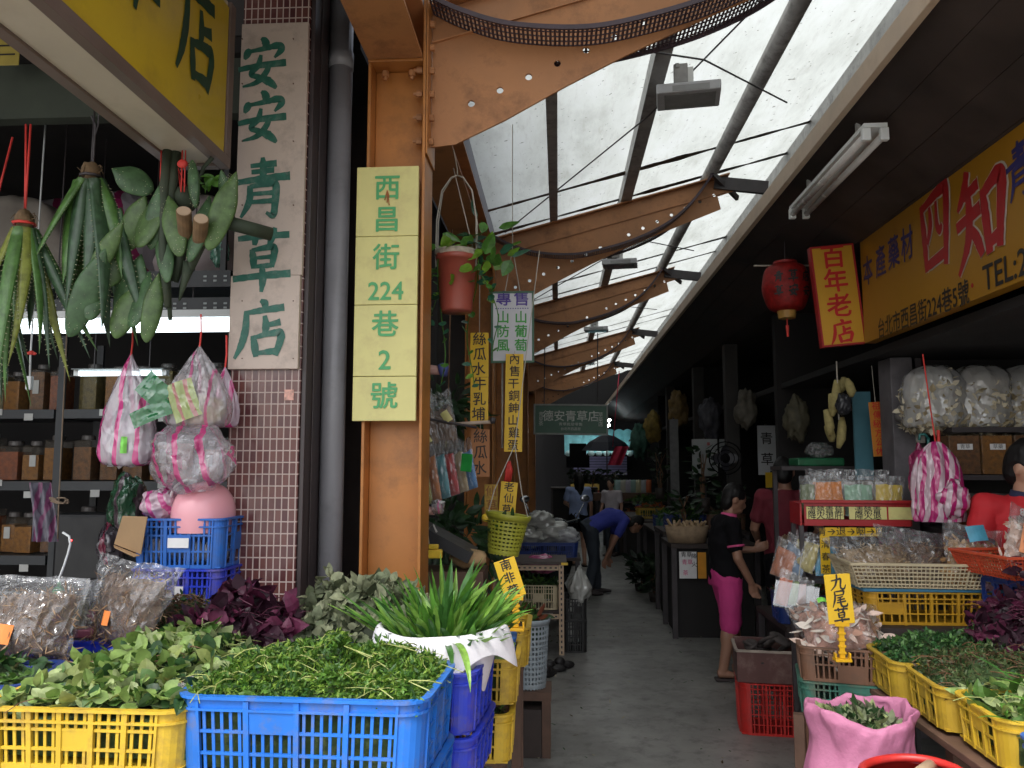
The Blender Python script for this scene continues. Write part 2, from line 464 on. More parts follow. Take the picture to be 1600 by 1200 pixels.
def heap(name, label, cat, loc, rz, L, W, h, n, mats, size=(.05,.03), core=None, down=.1, seed=1, hf=None, curl=.4, up=.75, fine=False, stems=0, stem_m=None, depth=.35, st=4, group=None, bumpy=.5, edge=2.5, peak=.42, oval=False):
    """a loose heap of leaves over a rectangle; mats are the kinds of leaf colour that grow in it"""
    r = random.Random(seed); mb = MB(); nm = len(mats)
    off = Vector((seed*3.1, seed*1.7, 0))
    def H(x, y):
        a = min(1, abs(2*x/L)); b_ = min(1, abs(2*y/W))
        e = max(0, 1-a**edge)*max(0, 1-b_**edge)
        z = h*e**.6*(1-bumpy*.5 + bumpy*noise.noise(Vector((x*9, y*9, 0))+off)) if not hf else hf(x, y)
        return z
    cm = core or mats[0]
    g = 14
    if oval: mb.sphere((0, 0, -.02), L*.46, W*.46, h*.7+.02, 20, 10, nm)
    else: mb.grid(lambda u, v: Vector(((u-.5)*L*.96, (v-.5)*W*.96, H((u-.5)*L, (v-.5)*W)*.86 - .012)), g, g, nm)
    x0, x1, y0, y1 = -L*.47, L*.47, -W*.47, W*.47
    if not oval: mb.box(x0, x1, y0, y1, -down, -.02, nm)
    for i in range(n):
        x = r.uniform(-.5, .5)*L; y = r.uniform(-.5, .5)*W
        if oval and (2*x/L)**2+(2*y/W)**2 > 1: continue
        z = H(x, y); z = z*(1-depth*r.random()**1.5) + r.uniform(-.01, .012)
        mi = r.randrange(nm)
        d = rdir(r); d.z *= (1-up*.6); nn = (Vector((0,0,1))*up + rdir(r)*(1.15-up*.4)).normalized()
        s_ = r.choice((.45, .7, .9, 1.0, 1.15, 1.35))*r.uniform(.9, 1.1)
        p = Vector((x, y, z))
        if fine:
            for q in range(3):
                dd = (d + rdir(r)*.7)
                leaf(mb, p + rdir(r)*.006, dd, nn, size[0]*s_, size[1]*s_, r.uniform(-.2, .5), .15, mi, 2)
        else:
            leaf(mb, p, d, nn, size[0]*s_, size[1]*s_, r.uniform(-curl, curl), r.uniform(-.1, .5), mi, st, peak)
    for i in range(stems):
        x = r.uniform(-.46, .46)*L; y = r.uniform(-.46, .46)*W; z = H(x, y)
        a = r.uniform(0, 6.28); l = r.uniform(.04, .13); c = Vector((x, y, z+r.uniform(-.01, .006)))
        pts = [c + Vector((math.cos(a+k*.25)*l*k/3, math.sin(a+k*.25)*l*k/3, .012*math.sin(k)-.004*k)) for k in range(4)]
        mb.tube(pts, r.uniform(.0008, .0018), 4, nm+1 if stem_m else 0)
    o = mb.build(name, list(mats)+[cm]+([stem_m] if stem_m else []), None, loc, (0, 0, rz))
    return tag(o, label, cat, group)
# ---------------------------------------------------------------- helpers: bags
def nz(v, s, seed=0, oct=2):
    q = Vector(v)*s + Vector((seed*7.3, seed*3.9, seed*5.1)); x = noise.noise(q)
    if oct > 1: x += .5*noise.noise(q*2.3)
    if oct > 2: x += .25*noise.noise(q*5.1)
    return x
def pillow(mb, W, H, T, seed=0, flare=.0, nu=16, nv=20, mi=0, crumple=.12, fill=1.0):
    """flat packet standing on its edge: x across, z up, y thickness; flat sealed edges"""
    for sgn in (1, -1):
        def f(u, v):
            a, b = 2*u-1, 2*v-1
            tk = max(0, 1-a*a)**.5 * max(0, 1-abs(b)**3)**.5
            tk *= (1 if v < fill else max(.08, 1-(v-fill)/(1.001-fill)*1.4))
            ww = W/2*(1 - .14*tk + flare*(v-.5)*2*abs(a))
            n_ = nz((a, b*H/W, sgn*.3), 2.6, seed, 3)*crumple
            return Vector((a*ww + n_*W*.12, sgn*T/2*(tk*(1+n_)) + n_*T*.2 + .0004*sgn, v*H*(1+.04*flare*a*a) + nz((a, 0, seed), 2, seed)*.04*H*v))
        mb.grid(f, nu, nv, mi)
def bits(mb, n, L, W, mis, seed, n0=0, n1=None, flat=False):
    """loose fragments lying on the surface of a filling"""
    r = random.Random(seed); pool = mb.v[n0:n1]; c = sum(pool, Vector())/len(pool); pool = list(pool)
    for i in range(n):
        p = r.choice(pool); o = Vector((0, p.y-c.y, 0)) if flat else p-c
        if o.length < 1e-5: o = Vector((0, -1, 0))
        o.normalize(); d = rdir(r); d = d - o*d.dot(o)*.75
        leaf(mb, p + o*.002 + rdir(r)*.012, d, o + rdir(r)*.5, L*r.uniform(.5, 1.3), W*r.uniform(.6, 1.3), r.uniform(-.2,.4), r.uniform(-.2,.4), r.choice(mis), 3)
def packet(name, label, cat, loc, rot, W, H, T, film_m, in_m, seed=0, group=None, fill=.8, card=None, flare=.1, contents='contents', inset=.86, crumple=.12, frag=None):
    t = thing(name, label, cat, loc, 0, group, rot)
    a = MB(); pillow(a, W, H, T, seed, flare, fill=fill, crumple=crumple); a.build('clear_film', film_m, t, smooth=True)
    b = MB(); pillow(b, W*inset, H*fill*.93, T*.84, seed, 0, 12, 14, crumple=.3, fill=.9)
    ms = [in_m]
    if frag: bits(b, frag[0], frag[1], frag[2], list(range(1, len(frag[3])+1)), seed, flat=True); ms += frag[3]
    b.build(contents, ms, t, (0, 0, H*.015), smooth=not frag)
    if card:
        x, z, w_, h_, cm, ang = card
        c = MB(); c.grid(lambda u, v: Vector(((u-.5)*w_, -.008*math.sin(u*3.1), (v-.5)*h_)), 6, 6)
        c.build('price_card', cm, t, (x, -T/2-.006, z), (0, ang, 0))
    return t
def sack(mb, rx, ry, H, seed=0, folds=9, amp=.1, prof=None, n=40, mi=0, top=1.0):
    prof = prof or [(.0, .0), (.8, .0), (1.0, .1), (1.05, .3), (1.0, .55), (.93, .8), (.9, 1.0)]
    def fn(a, z):
        return 1 + amp*(math.sin(a*folds+seed+2*z/H)*.35*(z/H) + nz((math.cos(a), math.sin(a), z/H*1.6), 1.6, seed, 3))
    vs = [(p[0], p[1]*H) for p in prof]
    mb.lathe(vs, n, (0,0,0), mi, rx, ry, fn)
def smooth_prof(pr, k=4):
    out = []
    for i in range(len(pr)-1):
        a, b, c, d = pr[max(i-1,0)], pr[i], pr[i+1], pr[min(i+2,len(pr)-1)]
        for q in range(k):
            t = q/k
            out.append(tuple(.5*((2*b[j])+(-a[j]+c[j])*t+(2*a[j]-5*b[j]+4*c[j]-d[j])*t*t+(-a[j]+3*b[j]-3*c[j]+d[j])*t**3) for j in (0, 1)))
    return out + [pr[-1]]
def crumpled(name, label, cat, loc, rx, ry, rz, m, seed, amp=.25, group=None, pinch=0, rot=(0,0,0), inner=None, kids=None):
    """loose plastic bag: crumpled ball of film, pinched to a knot at the top when pinch > 0"""
    def fn(d):
        f = 1 + amp*nz(d, 1.8, seed, 3)
        ridge = 1-abs(nz(d, 3.2, seed+4, 1))
        return f*(.92+.1*ridge)
    mb = MB(); mb.sphere((0,0,0), rx, ry, rz, 40, 28, fn=fn)
    if pinch:
        for q in mb.v:
            t = q.z/rz
            if t > .25:
                k = max(.12, 1-((t-.25)/.75)**.7*pinch); q.x *= k; q.y *= k; q.z += (t-.25)*rz*.55
    if not inner:
        o = mb.build(name, m, None, loc, rot, smooth=True); return tag(o, label, cat, group)
    t = thing(name, label, cat, loc, 0, group, rot)
    mb.build('film', m, t, smooth=True)
    b = MB(); b.sphere((0,0,-rz*.12), rx*.86, ry*.82, rz*.72, 24, 16, fn=lambda d: 1+.22*nz(d, 2.6, seed, 3)); b.build('contents', inner, t, smooth=True)
    return t
# ---------------------------------------------------------------- helpers: people (one continuous surface grown by remeshing lofts)
def loft(mb, secs, n=20):
    """secs: (centre, rx, ry, lateral unit vector) ellipses joined into a closed skin"""
    vs = []; N = len(secs)
    for i, (c, rx, ry, lat) in enumerate(secs):
        c = Vector(c); ax = (Vector(secs[min(i+1,N-1)][0]) - Vector(secs[max(i-1,0)][0])).normalized()
        x = Vector(lat); x = (x - ax*x.dot(ax)).normalized(); y = ax.cross(x)
        for k in range(n):
            a = 2*math.pi*k/n; vs.append(c + x*math.cos(a)*rx + y*math.sin(a)*ry)
    fs = [(i*n+k, i*n+(k+1) % n, (i+1)*n+(k+1) % n, (i+1)*n+k) for i in range(N-1) for k in range(n)]
    fs += [tuple(reversed(range(n))), tuple(range((N-1)*n, N*n))]
    mb.add(vs, fs)
def limb(mb, pts, rs, n=14):
    P_ = [Vector(p) for p in pts]; out = []; rr = []
    for i in range(len(P_)-1):
        for k in range(4):
            t = k/4; out.append(P_[i].lerp(P_[i+1], t)); rr.append(rs[i]*(1-t)+rs[i+1]*t)
    out.append(P_[-1]); rr.append(rs[-1])
    mb.tube(out, rr, n)
    mb.sphere(P_[0], rs[0], rs[0], rs[0], 12, 8); mb.sphere(P_[-1], rs[-1], rs[-1], rs[-1], 12, 8)
def remeshed(mb, name, m, parent, vox=.011, smooth=3, drape=0, seed=0):
    o = mb.build('raw', m)
    md = o.modifiers.new('r', 'REMESH'); md.mode = 'VOXEL'; md.voxel_size = vox; md.use_smooth_shade = True
    sm = o.modifiers.new('s', 'SMOOTH'); sm.iterations = smooth; sm.factor = .5
    me = evaluated_mesh(o, name); old = o.data
    bpy.data.objects.remove(o); bpy.data.meshes.remove(old)
    me.materials.clear()
    for x in (m if isinstance(m, (list, tuple)) else [m]): me.materials.append(x)
    me.polygons.foreach_set('use_smooth', [True]*len(me.polygons))
    if drape:
        for q in me.vertices:
            q.co += q.normal * drape*(nz((q.co.x*9, q.co.y*9, q.co.z*4), 1, seed, 3) if drape < .0125 and len(name) == 4 else .8*nz((q.co.x*7+q.co.z*5, q.co.y*8, q.co.z*6-q.co.x*4), 1, seed, 3))
    return link(name, me, parent)
def hand(mb, w, d, side, curl=.6, pn=None, L=.17):
    """palm and five unequal fingers from wrist w along d; pn = palm normal, side = thumb side vector"""
    w = Vector(w); d = Vector(d).normalized(); s = Vector(side); s = (s - d*s.dot(d)).normalized(); pn = d.cross(s) if pn is None else Vector(pn)
    loft(mb, [(w, .026, .018, s), (w+d*.03, .034, .017, s), (w+d*.07, .042, .016, s), (w+d*.092, .04, .013, s)], 12)
    for k, (o_, l) in enumerate(((.028, .07), (.010, .08), (-.010, .074), (-.027, .058))):
        p = w + d*.085 + s*o_; pts = [p]; a = .15
        for j, f in enumerate((.45, .32, .23)):
            a += curl*(.6+.1*k); p = p + (d*math.cos(a) + pn*math.sin(a))*l*f; pts.append(p)
        mb.tube(pts, [.009, .0085, .008, .006], 8)
    p = w + d*.03 + s*.03; q = p + (d*.6+s*.7)*.035; mb.tube([p, q, q+(d*.9+s*.1+pn*.4)*.03], [.012, .0105, .008], 8)
def person(label, loc, rz, J, skin, parts, hair, vox=.011, head=(.075, .095, .115), shoes=None, s=1.0, group=None, handcurl=.6, hair_long=0, hair_fn=None):
    """J: joints in metres, the person facing +Y. parts: [(name, kind, material)]"""
    t = thing('person', label, 'person', loc, rz, group)
    V = {k: Vector(x)*s for k, x in J.items()}
    lat = (V['shR']-V['shL']).normalized(); hl = (V['hipR']-V['hipL']).normalized()
    pel, ch, nk, hd = V['pelvis'], V['chest'], V['neck'], V['head']
    wa = pel.lerp(ch, .45)
    def torso(mb, k=0.0, lo=0.0):
        loft(mb, [(pel-(ch-pel).normalized()*(.08*s), (.13+k)*s, (.10+k)*s, hl), (pel, (.165+k)*s, (.115+k)*s, hl), (wa, (.145+k)*s, (.10+k)*s, (hl+lat)/2),
                  (ch, (.165+k)*s, (.112+k)*s, lat), (ch.lerp(nk, .55), (.165+k)*s, (.095+k)*s, lat), (ch.lerp(nk, .85), (.10+k)*s, (.07+k)*s, lat), (nk, (.058+k*.6)*s, (.056+k*.6)*s, lat)])
        for q in ('shL', 'shR'): limb(mb, [ch.lerp(nk, .6), V[q]], [(.07+k)*s, (.056+k)*s])
    b = MB(); torso(b)
    for q in 'LR':
        limb(b, [V['sh'+q], V['el'+q], V['wr'+q]], [.047*s, .038*s, .026*s])
        sd_ = lat*(-1 if q == 'R' else 1)
        hd_ = V.get('ha'+q); dv = (hd_-V['wr'+q]) if hd_ is not None else (V['wr'+q]-V['el'+q])
        hand(b, V['wr'+q], dv, Vector((0,1,0)) if abs(dv.normalized().y) < .8 else Vector((0,0,1)), handcurl)
        limb(b, [V['hip'+q], V['kn'+q], V['an'+q]], [.085*s, .056*s, .036*s])
        c = V['kn'+q].lerp(V['an'+q], .3); c.y -= .012; b.sphere(c, .052*s, .052*s, .11*s, 12, 8)
        f = V['to'+q]-V['an'+q]; f.z = 0; f.normalize(); a = V['an'+q]
        loft(b, [(a-f*.045+Vector((0,0,-.035)), .028, .03, f.cross(Vector((0,0,1)))), (a+Vector((0,0,-.03)), .034, .036, f.cross(Vector((0,0,1)))), (a+f*.09+Vector((0,0,-.045)), .042, .022, f.cross(Vector((0,0,1)))), (a+f*.16+Vector((0,0,-.052)), .036, .013, f.cross(Vector((0,0,1))))], 12)
    limb(b, [nk-Vector((0,0,.02)), nk.lerp(hd, .7)], [.054*s, .05*s])
    face = V['look'].normalized(); up = (hd-nk).normalized(); rt = face.cross(up).normalized(); up = rt.cross(face)
    M = Matrix((rt, face, up)).transposed()
    b.sphere(hd, head[0]*s, head[1]*s, head[2]*s, 20, 14, rot=M, fn=lambda d: 1-.13*max(0, -d.z)*(1 if d.y < .2 else .3))
    b.sphere(hd + M @ Vector((0, .055, -.065))*s, .045*s, .045*s, .04*s, 12, 8)
    for e in (-1, 1):
        b.sphere(hd + M @ Vector((e*.076, -.008, -.008))*s, .012*s, .02*s, .032*s, 10, 8, rot=M)
    b.sphere(hd + M @ Vector((0, .098, -.022))*s, .014*s, .018*s, .024*s, 10, 8, rot=M)
    b.sphere(hd + M @ Vector((0, .09, -.062))*s, .024*s, .012*s, .010*s, 10, 8, rot=M)
    body = remeshed(b, 'body', skin, t, vox*.75, 2)
    e_ = MB()
    for e in (-1, 1): e_.sphere(hd + M @ Vector((e*.031, .0895, .008))*s, .013*s, .007*s, .007*s, 10, 8, rot=M)
    e_.build('eyes', mat('eye_dark', (.03,.02,.02), .3), t, smooth=True)
    h = MB()
    def hf(d):
        return (1.0 + .05*nz(d, 5, 3, 2)) * (1 - .22*max(0, min(1, (-d.z-.05)/.4))*(1 if d.y > -.45 else 0))
    h.sphere(hd + M @ Vector((0, -.016, .02))*s, (head[0]+.010)*s, (head[1]+.002)*s, (head[2]+.004)*s, 24, 16, rot=M, fn=hf)
    if hair_long:
        limb(h, [hd + M @ Vector((0, -.06, .02))*s, hd + M @ Vector((0, -.09, -.1))*s, hd + M @ Vector((0, -.085, -hair_long))*s], [.08*s, .085*s, .06*s])
        for e in (-1, 1): limb(h, [hd + M @ Vector((e*.06, -.02, .03))*s, hd + M @ Vector((e*.07, -.05, -.1))*s, hd + M @ Vector((e*.05, -.08, -hair_long*.9))*s], [.035*s, .035*s, .02*s])
    else:
        h.sphere(hd + M @ Vector((0, -.045, -.03))*s, (head[0]-.002)*s, .06*s, .085*s, 14, 10, rot=M)
    remeshed(h, 'hair', hair, t, .0085, 1, .012, 5)
    for nm, kind, m in parts:
        g = MB()
        if kind == 'emblem':
            for k_, (tx_, z_) in enumerate((('88', .0), ('艸艸', -.045))): text(tx_, .05, m, t, (.06, .140*s, 1.36*s+z_), (R(90), 0, R(180)), .03, name='shirt_emblem')
            continue
        if kind in ('shirt', 'polo'):
            torso(g, .014)
            for q in 'LR':
                limb(g, [V['sh'+q], V['sh'+q].lerp(V['el'+q], .62)], [.064*s, .062*s])
            remeshed(g, nm, m, t, vox, 2, .014, 2)
        elif kind == 'trim':       # collar and cuffs
            g.tube([nk-Vector((0,0,.03)), nk+(hd-nk)*.16], [.072*s, .06*s], 20); remeshed(g, 'collar', m, t, .008, 2)
            for q in 'LR':
                g = MB(); a = V['sh'+q].lerp(V['el'+q], .60); c = V['sh'+q].lerp(V['el'+q], .66); g.tube([a, c], [.0675*s, .0675*s], 16); g.build('cuff', m, t, smooth=True)
        elif kind in ('shorts', 'trousers', 'capri'):
            f = {'shorts': .45, 'capri': .92, 'trousers': 1.0}[kind]
            loft(g, [(pel+(ch-pel)*.22, .152*s, .118*s, hl), (pel, .178*s, .13*s, hl), (pel-(ch-pel).normalized()*.09*s, .172*s, .125*s, hl)])
            for q in 'LR':
                if kind == 'trousers': limb(g, [V['hip'+q], V['kn'+q], V['an'+q]+Vector((0,0,.02))], [.1*s, .075*s, .062*s])
                else: limb(g, [V['hip'+q], V['hip'+q].lerp(V['kn'+q], f), V['hip'+q].lerp(V['kn'+q], f)+Vector((0,0,-.03))], [.1*s, .083*s, .083*s])
            remeshed(g, nm, m, t, vox, 2, .012, 4)
        elif kind == 'shoes':
            for q in 'LR':
                a = V['an'+q]; f_ = V['to'+q]-a; f_.z = 0; f_.normalize(); z = Vector((0,0,1)); x = f_.cross(z)
                loft(g, [(a-f_*.06+Vector((0,0,-.045)), .032, .035, x), (a+Vector((0,0,-.04)), .042, .042, x), (a+f_*.1+Vector((0,0,-.05)), .05, .03, x), (a+f_*.19+Vector((0,0,-.058)), .04, .018, x)], 12)
            remeshed(g, nm, m, t, .008, 2)
        elif kind == 'sandals':
            for q in 'LR':
                a = V['an'+q]; f_ = V['to'+q]-a; f_.z = 0; f_.normalize(); x = f_.cross(Vector((0,0,1)))
                c = a+f_*.06; c.z = 0.012
                g.bar(c-f_*.125, c+f_*.125, .09, .022); g.bar(c+f_*.03-x*.045+Vector((0,0,.03)), c+f_*.03+x*.045+Vector((0,0,.03)), .04, .012)
            g.build(nm, m, t, bevel=.008)
    return t
# ================================================================= SETTING
def concrete_floor():
    m, nt, b = new_mat('alley_concrete'); v = coords(nt)
    n1 = noise_tex(nt, v, 1.1, 8, .62); n2 = noise_tex(nt, v, 7, 8, .7); n3 = noise_tex(nt, v, 60, 4)
    c = ramp(nt, n1, [(.3, (.15, .147, .137)), (.5, (.235, .23, .215)), (.72, (.31, .30, .28))])
    k = ramp(nt, n2, [(.5, 0), (.68, .65)]); c = mixc(nt, k, c, (.05, .046, .04))
    k2 = ramp(nt, n3, [(.62, 0), (.75, .4)]); c = mixc(nt, k2, c, (.24, .235, .22))
    nt.links.new(c, b.inputs['Base Color'])
    nt.links.new(ramp(nt, n1, [(.35, .52), (.65, .28)]), b.inputs['Roughness'])
    bump(nt, b, n2, .25, .01)
    return m
floor_m = concrete_floor()
g = MB(); g.grid(lambda u, v: Vector((-400+800*u, -400+800*v, 0)), 8, 8)
struct(g.build('ground', floor_m))
sm = mat('steel_orange', (.47, .185, .045), .42, .16, 3, (.16, .065, .025), .6, 5)
sm2 = mat('steel_orange_dull', (.45, .20, .08), .5, .18, 2, (.14, .06, .03), .75, 4)
grey_steel = mat('purlin_grey', (.34, .33, .32), .5, .3, 6, (.05,.04,.035), .7, 8)
dark_steel = mat('dark_steel', (.05, .042, .045), .5, .3, 8)
white_paint = mat('white_paint', (.72, .72, .70), .45, .08, 6, (.3,.28,.25), .4, 6)
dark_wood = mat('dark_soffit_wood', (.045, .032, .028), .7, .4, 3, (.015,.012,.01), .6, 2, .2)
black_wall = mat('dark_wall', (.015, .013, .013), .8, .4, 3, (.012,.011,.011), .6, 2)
def sheet_mat():
    m, nt, b = new_mat('canopy_sheet'); v = coords(nt, (1, .35, 1))
    v2 = coords(nt)
    n = noise_tex(nt, v, 3.2, 8, .7); sp = noise_tex(nt, v2, 26, 3, .5); n3 = noise_tex(nt, coords(nt, (1.5, .25, 1)), 14, 6, .7)
    c = ramp(nt, n, [(.3, (.28, .30, .285)), (.5, (.355, .38, .37)), (.72, (.40, .425, .43))])
    c = mixc(nt, ramp(nt, sp, [(.68, 0), (.71, .8)]), c, (.10, .10, .09))
    c = mixc(nt, ramp(nt, n3, [(.55, 0), (.78, .45)]), c, (.20, .20, .17))
    t = nt.nodes.new('ShaderNodeBsdfTranslucent'); nt.links.new(c, t.inputs[0])
    nt.links.new(c, b.inputs['Base Color']); b.inputs['Roughness'].default_value = .5
    mx = nt.nodes.new('ShaderNodeMixShader'); mx.inputs[0].default_value = .9
    nt.links.new(b.outputs[0], mx.inputs[1]); nt.links.new(t.outputs[0], mx.inputs[2])
    nt.links.new(mx.outputs[0], nt.nodes['Material Output'].inputs[0]); return m
sheet_m = sheet_mat()
# ---------------------------------------------------------------- steel canopy over the alley
COLY = [3.5, 7.4, 11.0, 15.9, 21.0]
canopy = thing('market_canopy', 'orange steel canopy with crescent beams and translucent roof sheets over the alley', 'canopy', (0, 0, 0))
def ztop(x): return 3.887 + .265*(x+.5)
def column_mb(y):
    b = MB()
    b.box(-.87, -.856, y, y+.22, 0, 3.565); b.box(-.614, -.60, y, y+.22, 0, 3.87); b.box(-.855, -.615, y+.1, y+.114, 0, 3.564)
    b.box(-.872, -.616, y-.002, y+.222, 3.566, 3.579); b.box(-.598, -.590, y-.004, y+.224, 3.12, 3.872)
    return b
for i, y in enumerate(COLY):
    c = column_mb(y).build('column', sm, canopy, bevel=.003)
    if i == 0:
        for (bx, by, bz, ax) in [(-.80, y+.05, 3.535, 'z'), (-.675, y+.05, 3.535, 'z')] + [(-.632, y+.05, 3.20+.115*k, 'x') for k in range(4)] + [(-.578, y+.06, 3.20+.115*k, 'x') for k in range(6)]:
            q = MB(); d = Vector((0,0,1)) if ax == 'z' else Vector((1,0,0)); p = Vector((bx, by, bz))
            q.tube([p-d*.018, p+d*.008], .017, 6); q.tube([p-d*.034, p-d*.018], .009, 8); q.build('bolt', sm2, c)
# crescent plates with real drilled holes
def beam_mesh():
    cu = bpy.data.curves.new('crescent_beam', 'CURVE'); cu.dimensions = '2D'; cu.fill_mode = 'BOTH'; cu.extrude = .006
    def spl(pts):
        s_ = cu.splines.new('POLY'); s_.points.add(len(pts)-1)
        for q, (x, z) in zip(s_.points, pts): q.co = (x, z, 0, 1)
        s_.use_cyclic_u = True
    spl([(-.588, 3.19), (-.474, 3.203), (-.24, 3.315), (.05, 3.475), (.325, 3.615), (.75, 3.81), (1.176, 3.98), (1.557, 4.13), (1.53, 4.255), (1.76, 4.33), (1.62, ztop(1.62)), (-.588, ztop(-.588))])
    for k in range(15):
        if k == 7: continue
        x, z = -.40+.1355*k, 3.40+.0620*k; r = .0165
        spl([(x+r*math.cos(a*math.pi/6), z+r*math.sin(a*math.pi/6)) for a in range(12)])
    o = bpy.data.objects.new('x', cu); COL.objects.link(o); me = evaluated_mesh(o, 'crescent_beam')
    bpy.data.objects.remove(o); bpy.data.curves.remove(cu); me.materials.clear(); me.materials.append(sm2); return me
bme = beam_mesh()
ARC = [(-0.585, 3.85), (-0.437, 3.772), (-0.207, 3.697), (0.129, 3.67), (0.414, 3.715), (0.734, 3.81), (1.036, 3.96), (1.266, 4.16), (1.478, 4.45)]
def arc_pts(step):
    sp = smooth_prof(ARC, 12); out = [Vector((sp[0][0], 0, sp[0][1]))]; acc = 0
    for a, b in zip(sp, sp[1:]):
        a = Vector((a[0], 0, a[1])); b = Vector((b[0], 0, b[1])); l = (b-a).length
        while acc + l >= step:
            t = (step-acc)/l; a = a.lerp(b, t); out.append(a.copy()); l = (b-a).length; acc = 0
        acc += l
    return out
tm = MB(); ap = arc_pts(.021)
for side in (1, -1):
    y0 = .009*side
    for k in range(len(ap)-1):
        a, b = ap[k], ap[k+1]; d = (b-a).normalized(); n_ = Vector((-d.z, 0, d.x))
        tm.bar(a+Vector((0, .08*side+y0, 0)), a+Vector((0, .08*side+y0, 0))+d*.011, .16, .003, 0, n_)
        for off in (.0, .04, .08, .12, .16):
            tm.bar(a+Vector((0, side*off+y0, 0)), b+Vector((0, side*off+y0, 0)), .008 if off not in (.0, .16) else .012, .004 if off != .16 else .022, 0, n_)
tray_m = mat('cable_tray_purple', (.060, .040, .052), .5, .3, 9)
bands = MB()
bands.bar((-.588, -.012, ztop(-.588)-.16), (1.6, -.012, ztop(1.6)-.15), .012, .008, 0, (0,0,1))
bands2 = MB(); bands2.bar((-.588, 0, ztop(-.588)+.009), (1.64, 0, ztop(1.64)+.009), .12, .012)
tray_me = band_me = fl_me = None
for i, y in enumerate(COLY):
    bo = link('crescent_beam', bme, canopy, (0, y+.107, 0), (R(90), 0, 0))
    if i == 0:
        t_ = tm.build('cable_tray', tray_m, bo, (0, 0, 0)); b1 = bands.build('stiffener', sm2, bo); b2 = bands2.build('flange', sm2, bo)
        tray_me, band_me, fl_me = t_.data, b1.data, b2.data
        for q in (t_, b1, b2): q.rotation_euler = (R(-90), 0, 0)
    else:
        for nm, me in (('cable_tray', tray_me), ('stiffener', band_me), ('flange', fl_me)): link(nm, me, bo, (0,0,0), (R(-90), 0, 0))
lb = MB(); lb.box(-.872, -.616, 1.2, 24, 3.58, 3.594); lb.box(-.745, -.731, 1.2, 24, 3.594, 3.83); lb.box(-.872, -.616, 1.2, 24, 3.83, 3.844)
lb.build('edge_girder', sm2, canopy)
for x, w_, h_ in ((-.03, .075, .10), (.66, .10, .13), (1.47, .12, .12), (2.3, .1, .12)):
    p = MB(); z = ztop(x)+.016
    if x == 1.47: p.tube([(x, 2.2, z+.06), (x, 24, z+.06)], .062, 14)
    else:
        p.box(x-w_/2, x+w_/2, 2.2, 24, z, z+.012); p.box(x-w_/2, x-w_/2+.012, 2.2, 24, z+.012, z+h_); p.box(x-w_/2+.012, x+w_/2, 2.2, 24, z+h_-.012, z+h_)
    p.build('purlin', grey_steel, canopy, smooth=(x == 1.47))
ys = [1.2] + COLY + [25.98]
for a, b in zip(ys, ys[1:]):
    p = MB()
    def f(u, v, a=a, b=b):
        x = -.62 + 3.5*u; y = a + (b-a)*v
        sag = .018*math.sin(u*40) + .02*nz((x*2, y*.7, 1), 1, 3)
        return Vector((x, y+.02, ztop(x)+.16+sag))
    p.grid(f, 60, 16); p.build('roof_panel', sheet_m, canopy, smooth=True)
    s_ = MB()
    for yy in (b-.42, b+.30):
        if yy < 25: s_.grid(lambda u, v, yy=yy: Vector((-.62+3.3*u, yy+(.04+.035*nz((u*9, yy, 2), 1, 5, 3))*(v-.5)*2, ztop(-.62+3.3*u)+.128)), 60, 1)
    s_.build('sheet_seam', mat('seam_grime', (.10,.07,.055), .8, .5, 6), canopy)
rods = MB()
for y0, y1 in ((3.6, 7.5), (7.5, 11.1), (11.1, 16.0)):
    rods.tube([(-.5, y1, ztop(-.5)+.05), (.66, (y0+y1)/2, ztop(.66)), (1.5, y0, ztop(1.5))], .006, 6)
    rods.tube([(.1, y0, ztop(.1)-.35), (.9, y0+1.1, ztop(.9)-.1), (1.62, y0+1.9, ztop(1.6)-.2)], .006, 6)
rods.build('brace_rod', dark_steel, canopy)
for k in range(1, 5):
    y = COLY[k]; q = MB()
    q.bar((1.5, y+.1, ztop(1.5)-.03), (2.0, y+.1, ztop(1.5)-.09), .05, .12); q.bar((1.45, y-.05, ztop(1.45)+.03), (1.75, y+.25, ztop(1.45)-.12), .03, .05)
    q.build('bracket', dark_steel, canopy)
# flood lights on posts under the purlins
fh = mat('lamp_housing_grey', (.45, .45, .47), .4, .1, 8)
def flood(y, x, z, label, s=1.0):
    t = thing('flood_light', label, 'flood light', (x, y, z), R(-8), 'flood lights under the canopy')
    h = MB(); h.box(-.20, .20, -.13, .13, -.03, .035); h.build('housing', fh, t, bevel=.008)
    h = MB(); h.box(-.10, .13, -.132, -.130, -.022, .015); h.box(-.15, .17, -.10, .10, -.034, -.030); h.build('lens', mat('lamp_glass', (.3,.3,.3), .15, .1), t)
    h = MB(); h.box(-.035, .035, -.03, .03, .035, ztop(x)-z+.01); h.build('post', white_paint, t)
    h = MB(); h.box(-.09, .0, -.05, .05, .07, .20); h.box(-.08, -.05, -.06, .06, .20, ztop(x)-z); h.build('ballast', grey_steel, t, bevel=.006)
for y, x, lab in ((5.0, .85, 'grey flood light on a short white post nearest the camera under the roof sheets'), (9.2, .73, 'grey flood light between the second and third crescent beams'),
                  (13.6, .66, 'grey flood light between the third and fourth crescent beams'), (18.0, .62, 'small grey flood light beyond the fourth crescent beam')):
    flood(y, x, ztop(x)-.17, lab)
